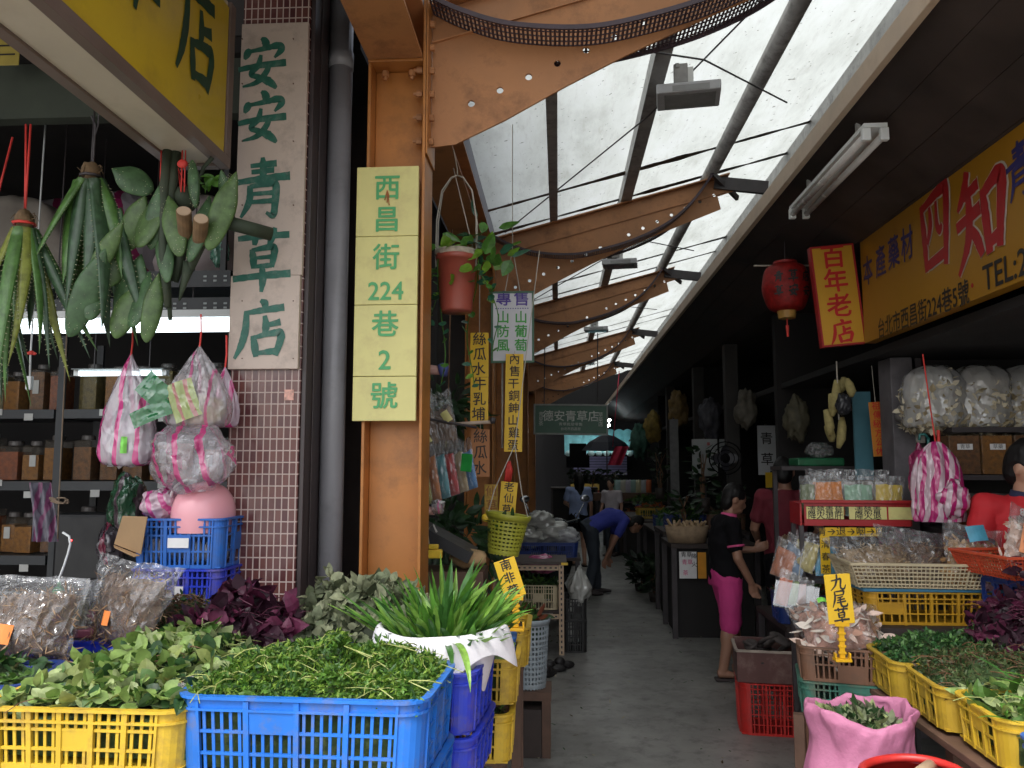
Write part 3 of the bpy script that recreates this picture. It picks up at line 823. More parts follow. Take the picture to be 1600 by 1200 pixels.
# ---------------------------------------------------------------- shop house on the right: eave, soffit, back wall
rb = thing('shop_building', 'dark shop house with brown board soffit and cream eave board right of the alley', 'building', (0,0,0))
b = MB(); b.box(1.375, 1.41, .4, 25.95, 3.40, 3.505); b.build('eave_board', mat('eave_cream', (.55, .43, .32), .6, .2, 3, (.16,.11,.07), .5, 3), rb, bevel=.004)
b = MB()
for k in range(14):
    x0 = 1.411 + k*.19; z0 = 3.47-.34*min(1, (k*.19)/.65); z1 = 3.47-.34*min(1, ((k+1)*.19)/.65)
    b.add([(x0, .4, z0), (x0+.186, .4, z1), (x0+.186, 25.95, z1), (x0, 25.95, z0), (x0, .4, z0+.03), (x0+.186, .4, z1+.03), (x0+.186, 25.95, z1+.03), (x0, 25.95, z0+.03)],
          [(3,2,1,0),(4,5,6,7),(0,1,5,4),(1,2,6,5),(2,3,7,6),(3,0,4,7)])
b.box(1.5, 6, .4, 25.95, 3.53, 3.6)
b.build('soffit', dark_wood, rb)
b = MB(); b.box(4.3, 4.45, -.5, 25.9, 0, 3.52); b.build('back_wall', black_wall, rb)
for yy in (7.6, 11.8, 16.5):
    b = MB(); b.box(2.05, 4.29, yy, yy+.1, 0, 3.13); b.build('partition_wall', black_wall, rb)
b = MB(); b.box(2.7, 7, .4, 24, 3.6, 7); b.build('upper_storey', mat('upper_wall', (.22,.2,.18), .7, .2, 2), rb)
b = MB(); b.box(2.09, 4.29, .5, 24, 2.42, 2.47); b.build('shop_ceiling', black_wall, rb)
for yy in (9.4, 11.6, 14.5):
    b = MB(); b.box(1.95, 2.1, yy, yy+.15, 0, 3.12); b.build('post', mat('post_grey', (.035,.032,.03), .7, .3, 5), rb, bevel=.005)
# ---------------------------------------------------------------- shop house on the left
lb_ = thing('shop_building', 'dark shop house behind the tiled pillar on the left of the alley', 'building', (0,0,0))
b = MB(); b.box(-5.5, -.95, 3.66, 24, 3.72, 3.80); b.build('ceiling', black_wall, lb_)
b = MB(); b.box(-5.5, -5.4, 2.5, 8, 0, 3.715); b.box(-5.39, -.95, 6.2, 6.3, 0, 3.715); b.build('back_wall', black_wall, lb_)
b = MB(); b.box(-1.2, -1.1, 6.3, 24, 0, 3.715); b.build('alley_wall', mat('brown_wall', (.03,.022,.02), .8, .4, 2), lb_)
b = MB(); b.box(-5.39, -1.5, 3.70, 3.78, 3.43, 3.715); b.build('lintel', mat('lintel_green', (.045,.055,.04), .7, .3, 4), lb_)
b = MB(); b.box(-6, -.95, 3.66, 24, 3.81, 7.5); b.build('upper_storey', mat('upper_wall_shaded', (.06,.055,.055), .7, .2, 2), lb_)  # dark wall colour has the shade of the roof overhead put into it
b = MB(); b.box(-6, -.62, .9, 3.655, 4.0, 4.04); b.build('awning', dark_wood, lb_)  # unseen awning, added to darken the pillar top and stall front
b = MB(); b.box(-1.19, -.89, 4.25, 4.32, 0, 3.715); b.box(-1.36, -1.30, 3.65, 4.3, 0, 3.715); b.build('side_panel', mat('brown_black', (.035,.026,.026), .6, .4, 6), lb_)
# ---------------------------------------------------------------- far building closing the alley
fb = thing('far_building', 'dark building closing the far end of the alley with a teal tiled awning', 'building', (0, 26, 0))
b = MB(); b.box(-6, 6, 0, .3, 0, 8); b.build('wall', mat('far_wall_black', (.012,.011,.012), .8, .3, 2), fb)
teal = mat('awning_teal', (.16,.46,.50), .5, .2, 4)
a = P(882, 690, 24.5); c = P(990, 712, 24.5)
b = MB(); n_ = 16
b.grid(lambda u, v: Vector((a.x + (c.x-a.x)*u, -1.2-.5*v+.2, a.z+.35 - .75*v + .05*abs(math.sin(u*n_*1.57)))), 80, 6)
b.build('awning', teal, fb, smooth=True)
b = MB()
for k in range(9):
    x = a.x + (c.x-a.x)*(k+.5)/9; b.sphere((x, -1.52, a.z-.36), .10, .06, .09, 10, 8)
b.build('awning_edge_tiles', mat('edge_tile', (.45,.62,.62), .5, .2), fb, smooth=True)
b = MB()
for k in range(7): b.box(a.x+.3, a.x+2.0, -.12, -.03, a.z-1.02+k*.085, a.z-.95+k*.085)
b.build('shutter', mat('shutter_violet', (.34,.32,.55), .5, .1), fb)
b = MB(); b.box(a.x+.2, a.x+1.1, -.3, -.2, a.z-1.5, a.z-1.3); b.build('fascia', mat('yellow_fascia', (.6,.4,.08), .5, .1), fb)
b = MB(); b.box(a.x+.2, a.x+1.1, -.3, -.2, a.z-1.72, a.z-1.51); b.build('fascia', mat('red_fascia', (.35,.04,.04), .5, .1), fb)
tube_far = emit('far_tube', (.9, .97, 1.0), 40)
for k, (u, v, y, l) in enumerate(((964, 629, 22, .5), (983, 629, 22, .5), (982, 640, 24, .3), (952, 657, 23, .3), (951, 665, 24, .3), (1017, 625, 20, .12), (1020, 615, 17, .5))):
    p = P(u, v, y); t = thing('ceiling_lamp', ['tiny white lit lamp left of a pair at the far end', 'tiny white lit lamp right of a pair at the far end', 'faint lit lamp under the pair at the far end', 'small lit lamp beside the green sign end', 'lower small lit lamp beside the green sign end', 'round lit bulb hanging far along the dark soffit', 'long dim lamp far along the dark soffit'][k], 'lamp', p)
    q = MB(); q.box(-.05, .05, -l/2, l/2, .02, .06); q.build('housing', white_paint, t)
    q = MB(); q.tube([(0, -l/2, 0), (0, l/2, 0)], .03, 10); q.build('tube', tube_far, t)
# ================================================================= COLOURS OF THE GOODS
BLUE = mat('crate_blue', (.015, .15, .57), .42, .15, 5, (.16, .15, .15), .7, 11)
BLUE2 = mat('crate_blue_worn', (.02, .13, .48), .45, .15, 5, (.10, .10, .12), .5, 9)
INDIGO = mat('crate_indigo', (.025, .05, .52), .38, .12, 5, (.2, .15, .12), .65, 11)
NAVY = mat('crate_navy', (.014, .04, .20), .45, .2, 5, (.05, .05, .06), .5, 9)
YELLOW = mat('crate_yellow', (.58, .385, .03), .45, .14, 5, (.24, .15, .05), .8, 11)
YELLOW2 = mat('crate_yellow_dirty', (.50, .33, .03), .5, .15, 5, (.14, .08, .03), .75, 8)
RED = mat('crate_red', (.48, .022, .018), .4, .12, 5, (.15, .03, .03), .5, 9)
BROWN = mat('crate_brown', (.17, .085, .05), .55, .2, 6, (.06, .05, .04), .6, 9)
GREENC = mat('crate_green', (.04, .15, .11), .5, .2, 6, (.14, .08, .05), .75, 10)
CREAM = mat('plastic_cream', (.50, .42, .27), .5, .12, 5, (.25, .17, .1), .5, 9)
GREYP = mat('plastic_grey', (.30, .35, .38), .5, .12, 6, (.15,.14,.13), .5, 9)
ORANGE = mat('basket_orange_red', (.55, .075, .03), .45, .1, 6)
CARD = mat('paper_white', (.75, .74, .74), .7, .06, 20)
TAGY = mat('tag_yellow', (.80, .50, .02), .45, .06, 6, (.5, .28, .03), .4, 6)
TAGP = mat('tag_pale_yellow', (.72, .66, .26), .45, .07, 5, (.50, .40, .18), .55, 7)
INK = mat('ink_black', (.02, .018, .018), .5, .2)
WOODM = mat('table_wood', (.11, .06, .04), .65, .3, 7, (.04,.03,.02), .5, 5)
MAROON = mat('board_maroon', (.14, .035, .06), .55, .2, 6)
ORTAG = mat('card_orange', (.90, .27, .06), .6, .06, 10)
LG = leafmat('leaf_green', (.075, .16, .03)); LGL = leafmat('leaf_light', (.22, .33, .085)); LGD = leafmat('leaf_dark', (.028, .075, .022))
LGP = leafmat('leaf_pale_back', (.32, .39, .17)); LSA = leafmat('leaf_sage', (.17, .20, .11), .7, .15); LSB = leafmat('leaf_sage_pale', (.27, .29, .17), .7, .15); LSC = leafmat('leaf_sage_dark', (.075, .09, .045), .7, .15)
LPU = leafmat('leaf_purple', (.075, .012, .035), .5, .2); LPD = leafmat('leaf_purple_dark', (.03, .008, .018), .5, .15); LPM = leafmat('leaf_magenta', (.13, .022, .06), .5, .2)
FI1 = leafmat('fine_green', (.085, .19, .022)); FI2 = leafmat('fine_lime', (.19, .30, .04)); FI3 = leafmat('fine_deep', (.035, .10, .016))
GR1 = leafmat('grass_green', (.10, .26, .035), .4); GR2 = leafmat('grass_light', (.22, .40, .07), .4); GR3 = leafmat('grass_deep', (.05, .15, .03), .4)
STEM = mat('stem_pale', (.30, .33, .10), .6, .2, 30); TWIG = mat('twig_brown', (.14, .075, .04), .8, .3, 30)
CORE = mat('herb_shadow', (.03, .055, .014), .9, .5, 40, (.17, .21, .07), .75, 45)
CLEAR = film('film_clear', (.8, .82, .84), .13, wamt=1.0)
CLEARW = film('film_white', (.82, .83, .86), .55, wrinkle=20)
PINKS = film('film_pink_stripe', (.82, .76, .84), .45, (.80, .07, .32), .085, .24, 0, skew=.0)
PINKT = film('film_pink_stripe_clear', (.80, .78, .84), .30, (.80, .07, .30), .11, .22, 0, skew=.55)
DRIED = mat('dried_brown', (.12, .065, .035), .9, .6, 60, (.30, .2, .12), .5, 40, 1.0)
DRIEDG = mat('dried_grey', (.16, .15, .11), .9, .5, 60, (.3,.28,.22), .5, 40, 1.0)
PETAL = mat('dried_flower', (.42, .37, .24), .9, .5, 40, (.15,.12,.06), .6, 25, 1.0)
# ---------------------------------------------------------------- table under the goods on the left
t = thing('market_table', 'low wooden table under the crates of herbs left of the alley', 'table', (0,0,0))
b = MB(); b.box(-2.6, -.34, 1.78, 3.28, .70, .735); b.build('tabletop', WOODM, t, bevel=.004)
for x, y in ((-2.5, 1.85), (-.42, 1.85), (-2.5, 3.2), (-.42, 3.2)):
    b = MB(); b.box(x-.03, x+.03, y-.03, y+.03, 0, .699); b.build('leg', WOODM, t)
# crates, front row
CR = 'crates of fresh herbs on the left stall'
cx = P(482, 1087, 2.0)
crate('bright blue crate heaped with fine feathery herb at the front', (cx.x-.02, 2.22, .935), R(-3), BLUE, .63, .42, .195, (4, 3), 3, True, (1, 2), .055, CR, .022)
crate('bright blue crate carrying the feathery herb crate', (cx.x-.02, 2.22, .737), R(-3), BLUE, .63, .42, .19, (4, 3), 3, True, (1, 2), .055, CR, .022)
cy = P(121, 1108, 2.0)
crate('yellow crate full of round green leaves at the front left', (cy.x, 2.19, .945), R(-1.5), YELLOW, .55, .36, .15, (5, 3), 3, False, (2, 1), .06, CR)
crate('worn yellow crate carrying the yellow crate of round leaves', (cy.x, 2.19, .786), R(-1.5), YELLOW2, .55, .36, .15, (5, 3), 3, False, (2, 1), .06, CR)
b2 = P(738, 1049, 2.65)
crate('indigo crate holding the white sack of long grass leaves', (-.50, 2.68, .90), R(-5), INDIGO, .52, .40, .18, (4, 4), 3, True, (1, 1), .05, CR, .022)
crate('indigo crate carrying the crate with the white sack', (-.50, 2.68, .737), R(-5), INDIGO, .52, .40, .155, (4, 4), 2, True, None, .05, CR, .022)
crate('indigo crate carrying bags of dried brown root', (-1.80, 2.70, .90), 0, INDIGO, .50, .36, .17, (4, 3), 2, True, None, .04, CR, .022)
crate('dark blue crate of dark leaves at the far left edge', (-1.78, 2.42, .93), R(12), NAVY, .40, .30, .14, (4, 3), 2, True, None, .04, CR, .022)
crate('worn blue crate between the bags and the leafy heap', (-1.36, 2.78, .90), R(-4), BLUE2, .36, .40, .165, (3, 3), 2, True, None, .04, CR, .022)
crate('dark blue crate under the sage leaves', (-.74, 3.05, .90), 0, NAVY, .44, .34, .15, (4, 3), 2, True, None, .04, CR, .022)
crate('dark blue crate under the purple leaves', (-1.14, 2.92, .90), 0, NAVY, .34, .34, .15, (3, 3), 2, True, None, .04, CR, .022)
for (x, y, z, h) in ((-1.80, 2.70, .737, .16), (-1.78, 2.42, .737, .19), (-1.36, 2.78, .737, .16), (-.74, 3.05, .737, .16), (-1.14, 2.92, .737, .16)):
    q = MB(); q.box(x-.19, x+.19, y-.13, y+.13, z, z+h-.0015)
    tag(q.build('carton', mat('carton_brown', (.25,.16,.09), .8, .15), bevel=.004), {-1.80: 'brown carton under the indigo crate of bags', -1.78: 'brown carton under the far left dark blue crate', -1.36: 'brown carton under the worn blue crate', -.74: 'brown carton under the crate of sage leaves', -1.14: 'brown carton under the crate of purple leaves'}[x], 'carton')
# herbs
HG = 'heaps of herbs on the left stall'
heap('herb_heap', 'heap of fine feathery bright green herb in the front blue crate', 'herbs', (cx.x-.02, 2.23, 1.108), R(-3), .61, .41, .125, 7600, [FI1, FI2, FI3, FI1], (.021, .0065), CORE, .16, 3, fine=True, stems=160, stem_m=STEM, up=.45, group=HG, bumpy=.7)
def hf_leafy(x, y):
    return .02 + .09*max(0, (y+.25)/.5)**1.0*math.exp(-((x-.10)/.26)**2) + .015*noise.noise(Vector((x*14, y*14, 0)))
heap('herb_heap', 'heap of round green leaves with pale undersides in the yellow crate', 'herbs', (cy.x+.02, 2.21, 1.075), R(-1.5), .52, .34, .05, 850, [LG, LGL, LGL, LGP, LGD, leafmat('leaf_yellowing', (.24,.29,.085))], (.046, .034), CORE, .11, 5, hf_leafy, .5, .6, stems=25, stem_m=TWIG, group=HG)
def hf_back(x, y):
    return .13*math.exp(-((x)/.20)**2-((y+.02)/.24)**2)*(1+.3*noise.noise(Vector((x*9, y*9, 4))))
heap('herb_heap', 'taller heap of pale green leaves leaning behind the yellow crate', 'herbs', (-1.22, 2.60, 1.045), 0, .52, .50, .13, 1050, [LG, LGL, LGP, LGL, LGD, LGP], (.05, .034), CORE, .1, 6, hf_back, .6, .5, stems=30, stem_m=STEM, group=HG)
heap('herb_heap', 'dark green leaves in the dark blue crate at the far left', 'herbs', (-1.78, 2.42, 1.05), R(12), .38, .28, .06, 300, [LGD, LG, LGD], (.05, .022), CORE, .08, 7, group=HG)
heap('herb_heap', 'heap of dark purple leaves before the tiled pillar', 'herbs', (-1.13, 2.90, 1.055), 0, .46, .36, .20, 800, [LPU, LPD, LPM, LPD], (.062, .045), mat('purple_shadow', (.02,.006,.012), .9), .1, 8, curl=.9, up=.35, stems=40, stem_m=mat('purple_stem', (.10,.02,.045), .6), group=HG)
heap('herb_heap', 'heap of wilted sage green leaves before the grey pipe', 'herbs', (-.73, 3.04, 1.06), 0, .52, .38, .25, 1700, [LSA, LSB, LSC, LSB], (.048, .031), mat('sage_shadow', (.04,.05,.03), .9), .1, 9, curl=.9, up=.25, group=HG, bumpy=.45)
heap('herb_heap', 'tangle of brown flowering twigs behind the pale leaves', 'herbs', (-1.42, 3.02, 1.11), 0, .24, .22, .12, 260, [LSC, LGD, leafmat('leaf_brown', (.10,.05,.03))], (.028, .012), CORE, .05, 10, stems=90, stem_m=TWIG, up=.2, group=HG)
# white sack with long grass leaves
sx, sy = -.375, 2.66
t = thing('sack', 'white woven sack folded open around the long grass leaves', 'sack', (sx, sy, .99), 0)
b = MB()
def sackfn(u, v):
    a = 2*math.pi*u; fl = .5+.5*math.sin(a*3+1) ; k = nz((math.cos(a), math.sin(a), v*1.3), 1.3, 3, 1)
    if v < .45:
        r_ = .75+.25*v/.45; z = .17*v/.45
    else:
        q = (v-.45)/.55; r_ = 1.0+.24*q+.07*k*q+.05*q*math.sin(a*5+2); z = .17 + .04*math.sin(q*2.6) - .13*q*q*(.55+.7*fl)
    return Vector((math.cos(a)*.185*r_*(1+.06*k), math.sin(a)*.155*r_*(1+.06*k), z + .02*k + .03*max(0, math.cos(a-.4))*v))
b.grid(sackfn, 72, 26)
b.build('cloth', mat('sack_white', (.80, .78, .82), .6, .05, 30, (.6,.55,.55), .3, 6, .25), t, smooth=True)
r = random.Random(4); b = MB()
for i in range(280):
    az = r.uniform(0, 6.283); rr = r.uniform(0, 1)**.6
    lean = .08 + .68*rr*r.uniform(.5, 1.1); L = r.uniform(.20, .34)*(1-.25*rr)
    if math.sin(az) < -.3: L *= .8
    if math.cos(az) > .3: lean += .15
    strap(b, (sx+math.cos(az)*.13*rr, sy+math.sin(az)*.10*rr, 1.08+r.uniform(-.03, .03)), az+r.uniform(-.4,.4), lean, L, r.uniform(.020, .038), r.uniform(-.2, 1.0), r.randrange(3), 8, r.uniform(-.8,.8))
for k in range(6):
    strap(b, (sx-.10+r.uniform(-.03,.03), sy-.02, 1.10), R(170+r.uniform(-12,12)), 1.0+r.uniform(-.15,.15), r.uniform(.26,.33), .022, r.uniform(-.1,.2), k % 3)
strap(b, (sx+.04, sy-.13, 1.15), R(-70), 1.3, .30, .022, 1.9, 1, 10); strap(b, (sx+.02, sy-.12, 1.15), R(-75), 1.4, .20, .02, 1.2, 2, 10)
tag(b.build('grass_bunch', [GR1, GR2, GR3]), 'bunch of long bright green strap leaves rising from the white sack', 'herbs', HG)
o = crumpled('plastic_bag', 'clear bag with a red stripe stuffed in the corner of the yellow crate', 'plastic bag', (-.985, 2.13, 1.075), .055, .06, .065, film('film_red_stripe', (.78,.76,.78), .5, (.5,.02,.07), .12, .35, 0, skew=.5), 21)
# ---------------------------------------------------------------- bags of dried root
BG = 'bags of dried herbs on the left crates'
RTB = [mat('root_frag_a', (.20,.11,.05), .8, .3, 30), mat('root_frag_b', (.09,.045,.025), .8, .3, 30), mat('root_frag_c', (.32,.21,.12), .8, .3, 30)]
GYB = [mat('grey_frag_a', (.26,.25,.19), .8, .3, 30), mat('grey_frag_b', (.14,.14,.10), .8, .3, 30)]
packet('herb_bag', 'clear bag of dried brown root with an orange card', 'herb bag', (-1.80, 2.66, 1.05), (R(-14), 0, R(6)), .34, .27, .15, CLEAR, DRIED, 1, BG, .85, (-.045, .085, .08, .062, ORTAG, R(8)), .10, crumple=.3, frag=(900, .035, .004, RTB))
packet('herb_bag', 'clear bag of dried brown root with a pointed top corner', 'herb bag', (-1.56, 2.84, 1.06), (R(-8), R(7), R(-18)), .32, .30, .14, CLEAR, DRIED, 2, BG, .85, (-.02, .10, .03, .05, ORTAG, 0), .30, crumple=.3, frag=(800, .035, .004, RTB))
packet('herb_bag', 'white bag of grey dried herb cut by the left photo edge', 'herb bag', (-2.06, 2.62, 1.05), (R(-10), 0, R(-4)), .30, .30, .18, CLEARW, DRIEDG, 3, BG, .9, None, .1, crumple=.3, frag=(700, .04, .006, GYB))
packet('herb_bag', 'grey clear bag standing behind the two bags of brown root', 'herb bag', (-1.92, 2.92, 1.02), (R(-10), R(3), R(5)), .36, .27, .12, CLEAR, DRIEDG, 4, BG, .75, None, .1, crumple=.3, frag=(500, .04, .006, GYB))
packet('herb_bag', 'small clear bag of reddish chips lying behind the others by the blue crates', 'herb bag', (-1.60, 3.04, 1.12), (R(-35), 0, R(8)), .22, .15, .08, CLEAR, mat('dried_red', (.16,.06,.05), .9, .5, 60), 5, BG, .85, None, .1, crumple=.3, frag=(300, .02, .012, RTB))
t = thing('shelf_plank', 'maroon painted plank behind the leafy heap under the blue crates', 'plank', (-1.45, 3.12, 1.10))
b = MB(); b.box(-.62, .30, -.2, .22, -.03, 0); b.build('board', MAROON, t, bevel=.004)
for x in (-.55, .24):
    b = MB(); b.box(x-.03, x+.03, -.03, .03, -.365, -.031); b.build('support', WOODM, t)
# blue crates by the pillar
c1 = P(272, 960, 3.12)
crate('indigo crate at the bottom of the pair beside the tiled pillar', (c1.x, 3.28, 1.102), 0, INDIGO, .365, .32, .195, (3, 3), 3, False, (1, 1), .035, None, .02, cards=((.02, .10, .035, .06, CARD),))
crate('blue crate at the top of the pair beside the tiled pillar', (c1.x, 3.28, 1.299), 0, BLUE2, .365, .32, .195, (3, 3), 3, False, (1, 1), .035, None, .02, cards=((.01, .10, .085, .038, CARD),))
for z, lab in ((1.11, 'small white packets inside the lower blue crate by the pillar'), (1.307, 'small white packets inside the upper blue crate by the pillar')):
    q = MB(); r = random.Random(int(z*100))
    for k in range(8): 
        x = -.14+.04*k; q.sphere((c1.x+x, 3.24+r.uniform(-.05,.05), z+.05), .018, .07, .05, 8, 6, fn=lambda d: 1+.2*nz(d, 3, k))
    o = tag(q.build('packet_pile', CLEARW, smooth=True), lab, 'packets'); o['kind'] = 'stuff'
t = thing('cardboard_flap', 'brown cardboard flap hanging over the corner of the upper blue crate', 'cardboard', P(208, 832, 3.08), 0)
b = MB(); b.poly([(-.075, 0, -.045), (.035, 0, -.085), (.07, -.03, .062), (-.03, -.03, .065)], .006, (0, 1, .2)); b.poly([(-.075, -.002, -.047), (.034, -.002, -.087), (.02, -.022, -.09), (-.06, -.022, -.055)], .003, (0, -.3, -1))
b.build('sheet', mat('cardboard', (.36,.23,.12), .8, .1, 8), t, bevel=.002)
# ---------------------------------------------------------------- tiled pillar, painted boards, pipe
def tile_mat():
    m, nt, b = new_mat('maroon_mosaic_tile'); tc = nt.nodes.new('ShaderNodeTexCoord'); sp = nt.nodes.new('ShaderNodeSeparateXYZ'); L = nt.links.new
    L(tc.outputs['Object'], sp.inputs[0]); ad = nt.nodes.new('ShaderNodeMath'); ad.operation = 'ADD'; L(sp.outputs[0], ad.inputs[0]); L(sp.outputs[1], ad.inputs[1])
    cb = nt.nodes.new('ShaderNodeCombineXYZ'); L(ad.outputs[0], cb.inputs[0]); L(sp.outputs[2], cb.inputs[1])
    bt = nt.nodes.new('ShaderNodeTexBrick'); bt.offset = 0; bt.squash = 1
    bt.inputs['Scale'].default_value = 1; bt.inputs['Brick Width'].default_value = .0285; bt.inputs['Row Height'].default_value = .049
    bt.inputs['Mortar Size'].default_value = .0028; bt.inputs['Mortar Smooth'].default_value = .15; bt.inputs['Bias'].default_value = -.1
    bt.inputs['Color1'].default_value = (.15, .058, .05, 1); bt.inputs['Color2'].default_value = (.085, .028, .032, 1); bt.inputs['Mortar'].default_value = (.52, .41, .37, 1)
    L(cb.outputs[0], bt.inputs['Vector'])
    v = coords(nt); n = noise_tex(nt, v, 4, 6, .7)
    c = mixc(nt, ramp(nt, n, [(.52, 0), (.75, .35)]), bt.outputs[0], (.36, .26, .25))
    L(c, b.inputs['Base Color']); L(ramp(nt, bt.outputs['Fac'], [(0, .14), (1, .8)]), b.inputs['Roughness'])
    inv = ramp(nt, bt.outputs['Fac'], [(0, 1), (1, 0)]); bump(nt, b, inv, .7, .004); return m
pl = P(354, 760, 3.3); pr = P(465, 760, 3.3)
t = thing('tiled_pillar', 'square pillar clad in small maroon mosaic tiles with pale grout', 'pillar', ((pl.x+pr.x)/2, 3.3, 0))
b = MB(); hw = (pr.x-pl.x)/2
b.box(-hw, hw, 0, .30, 0, 4.2); b.build('shaft', tile_mat(), t, bevel=.004)
b = MB(); b.box(hw+.001, hw+.02, .012, .30, 0, 4.19); b.box(hw+.0205, hw+.026, .10, .2, 0, 4.19); b.build('side_trim', mat('trim_brown_black', (.045,.032,.032), .4, .3, 5), t, bevel=.002)
b = MB(); b.box(.085, .125, -.0045, -.001, 1.975, 2.02); b.build('sticker', mat('sticker_orange', (.65,.35,.28), .5, .5, 60), t)
GREENP = mat('painted_green', (.018, .12, .085), .5, .3, 25, (.35,.30,.27), .30, 22)
bd = mat('board_pinkish', (.55, .45, .385), .6, .08, 4, (.26, .21, .18), .7, 8)
t = thing('sign_board', 'tall pale board with five green calligraphy characters on the tiled pillar', 'sign', ((pl.x+pr.x)/2, 3.285, 0))
z0, z1 = P(409, 577, 3.285).z, P(417, 38, 3.285).z
zm = z0 + (z1-z0)*.262
b = MB(); b.box(-hw-.003, hw-.005, -.012, .012, z0, zm-.002); b.build('panel', bd, t, bevel=.002)
b = MB(); b.box(-hw+.004, hw+.001, -.009, .012, zm, z1); b.build('panel', bd, t, bevel=.002)
for ch, v, hpx in (('安', 98, 92), ('安', 182, 92), ('青', 293, 104), ('草', 405, 108), ('店', 515, 96)):
    p = P(410, v, 3.27); brush(ch, hpx*3.28/1250, GREENP, t, (p.x-t.location.x-.002, -.0135 if v > 440 else -.0105, p.z), (R(90), 0, 0), .92)
for v in (60, 130, 220, 320, 470, 560):
    for u in (378, 458):
        p = P(u, v, 3.27); q = MB(); q.tube([(p.x-t.location.x, -.014, p.z), (p.x-t.location.x, -.006, p.z)], .003, 6); q.build('nail', mat('nail_rust', (.12,.06,.04), .6), t)
t = thing('drain_pipe', 'thick grey drain pipe rising between the tiled pillar and the orange column', 'pipe', (P(518, 760, 3.55).x, 3.55, 0))
b = MB(); b.tube([(0, 0, 0), (0, 0, 3.94)], .054, 20); b.build('pipe', mat('pipe_grey', (.24, .235, .25), .38, .15, 3, (.12,.11,.11), .5, 4), t, smooth=True)
for z in (1.05, 3.56):
    b = MB(); b.tube([(0, 0, z), (0, 0, z+.08)], .0585, 20); b.build('collar', mat('pipe_grey', (.24, .235, .25)), t, smooth=True)
# address plates on the orange column
x0, x1 = P(554, 450, 3.47).x, P(652, 450, 3.47).x
t = thing('address_sign', 'tall pale yellow address sign of four plates on the orange steel column', 'sign', ((x0+x1)/2, 3.47, 0), R(-1))
vs = [260, 369, 476, 588, 658]
for a, bq in zip(vs, vs[1:]):
    b = MB(); za, zb = P(602, a, 3.47).z, P(602, bq, 3.47).z
    b.box(-(x1-x0)/2, (x1-x0)/2, 0, .02, zb+.0012, za-.0012); b.build('plate', TAGP, t, bevel=.002)
GTX = mat('lettering_green', (.09, .40, .15), .5, .08, 8)
for s_, v, size in (('西', 295, .125), ('昌', 345, .125), ('街', 404, .125), ('224', 456, .115), ('巷', 509, .125), ('2', 564, .12), ('號', 621, .125)):
    p = P(600, v, 3.465); text(s_, size, GTX, t, (0, -.0035, p.z), (R(90), 0, 0), .028, ext=.001, sx=1.0 if len(s_) == 1 else .95)
b = MB(); p = P(602, 297, 3.46)
for k in range(5): b.tube([(.0, -.004, p.z-.0), (.012*math.sin(k*2.1), -.004, p.z-.02-.012*k)], .0025, 5)
b.build('rust_streak', mat('rust', (.40,.14,.05), .8), t)
# ---------------------------------------------------------------- hanging light box sign over the left stall
fx, fz = P(362, 200, 3.2).x-.013, 2.95
t = thing('sign_box', 'yellow hanging sign box with dark green calligraphy and cream underside', 'sign', (0, 0, 0))
FR = mat('frame_brown', (.17, .12, .10), .5, .15, 6)
b = MB(); b.box(fx-.21, fx-.004, .55, 3.155, fz+.012, fz+.72); b.build('case', mat('case_cream', (.56, .49, .38), .6, .08, 3, (.4,.33,.24), .4, 4), t)
b = MB(); b.box(fx-.0035, fx+.004, .55, 3.15, fz+.05, fz+.69); b.build('face', mat('sign_yellow_face', (.62, .43, .02), .35, .1, 1.2, (.35,.22,.03), .5, 3), t)
b = MB()
b.box(fx-.03, fx+.012, .5, 3.205, fz, fz+.048); b.box(fx-.03, fx+.012, 3.157, 3.205, fz+.0485, fz+.72); b.box(fx-.24, fx-.195, .5, 3.205, fz, fz+.03); b.box(fx-.194, fx-.031, 3.16, 3.205, fz, fz+.03); b.box(fx-.24, fx-.031, 3.16, 3.2, fz+.0305, fz+.72)
b.build('frame', FR, t, bevel=.002)
DG = mat('sign_dark_green', (.012, .055, .028), .5, .15)
brush('店', .44, DG, t, (fx+.006, 2.88, fz+.42), (R(90), 0, R(90)), .75, 1.0); brush('草', .44, DG, t, (fx+.006, 2.42, fz+.47), (R(90), 0, R(90)), .75); brush('青', .44, DG, t, (fx+.006, 1.96, fz+.47), (R(90), 0, R(90)), .75)
for y in (1.2, 2.9):
    b = MB(); b.box(fx-.14, fx-.11, y-.015, y+.015, fz+.72, 3.62 if y < 3 else 3.3); b.build('hanger', dark_steel, t)
b = MB(); b.bar((fx-.125, .5, 3.63), (fx-.125, 3.25, 3.63), .05, .05); b.build('hanger_rail', dark_steel, t)
# ================================================================= LEFT SHOP INTERIOR
r = random.Random(11)
RACK = mat('rack_dark', (.022, .025, .028), .5, .2, 8)
GLASS = film('jar_glass', (.4, .33, .24), .07, rough=.06, wrinkle=6, wamt=.1, gloss=.12)
LID = mat('jar_lid', (.10, .09, .085), .4, .2, 6)
INS = [mat('jar_amber', (.21, .085, .012), .8, .5, 40, (.05,.03,.01), .5, 20, .8), mat('jar_brown', (.12, .05, .016), .8, .5, 40, (.25,.15,.06), .3, 30, .8), mat('jar_olive', (.10, .075, .018), .8, .5, 40, (.04,.03,.01), .5, 20, .8), mat('jar_rust', (.17, .042, .012), .8, .4, 40)]
YS = 4.75
zs = [P(150, v, YS).z for v in (868, 752, 640)]
xl, xm, xr = P(-260, 700, YS).x, P(93, 700, YS).x, P(430, 700, YS).x
t = thing('shelving_rack', 'dark slotted steel rack of herb jars inside the left shop', 'shelf', (0, YS, 0))
for x in (xl, xm, xr):
    b = MB(); b.box(x-.022, x+.022, -.02, .0, 0, 2.5); b.box(x-.022, x+.022, .38, .40, 0, 2.5); b.build('post', RACK, t)
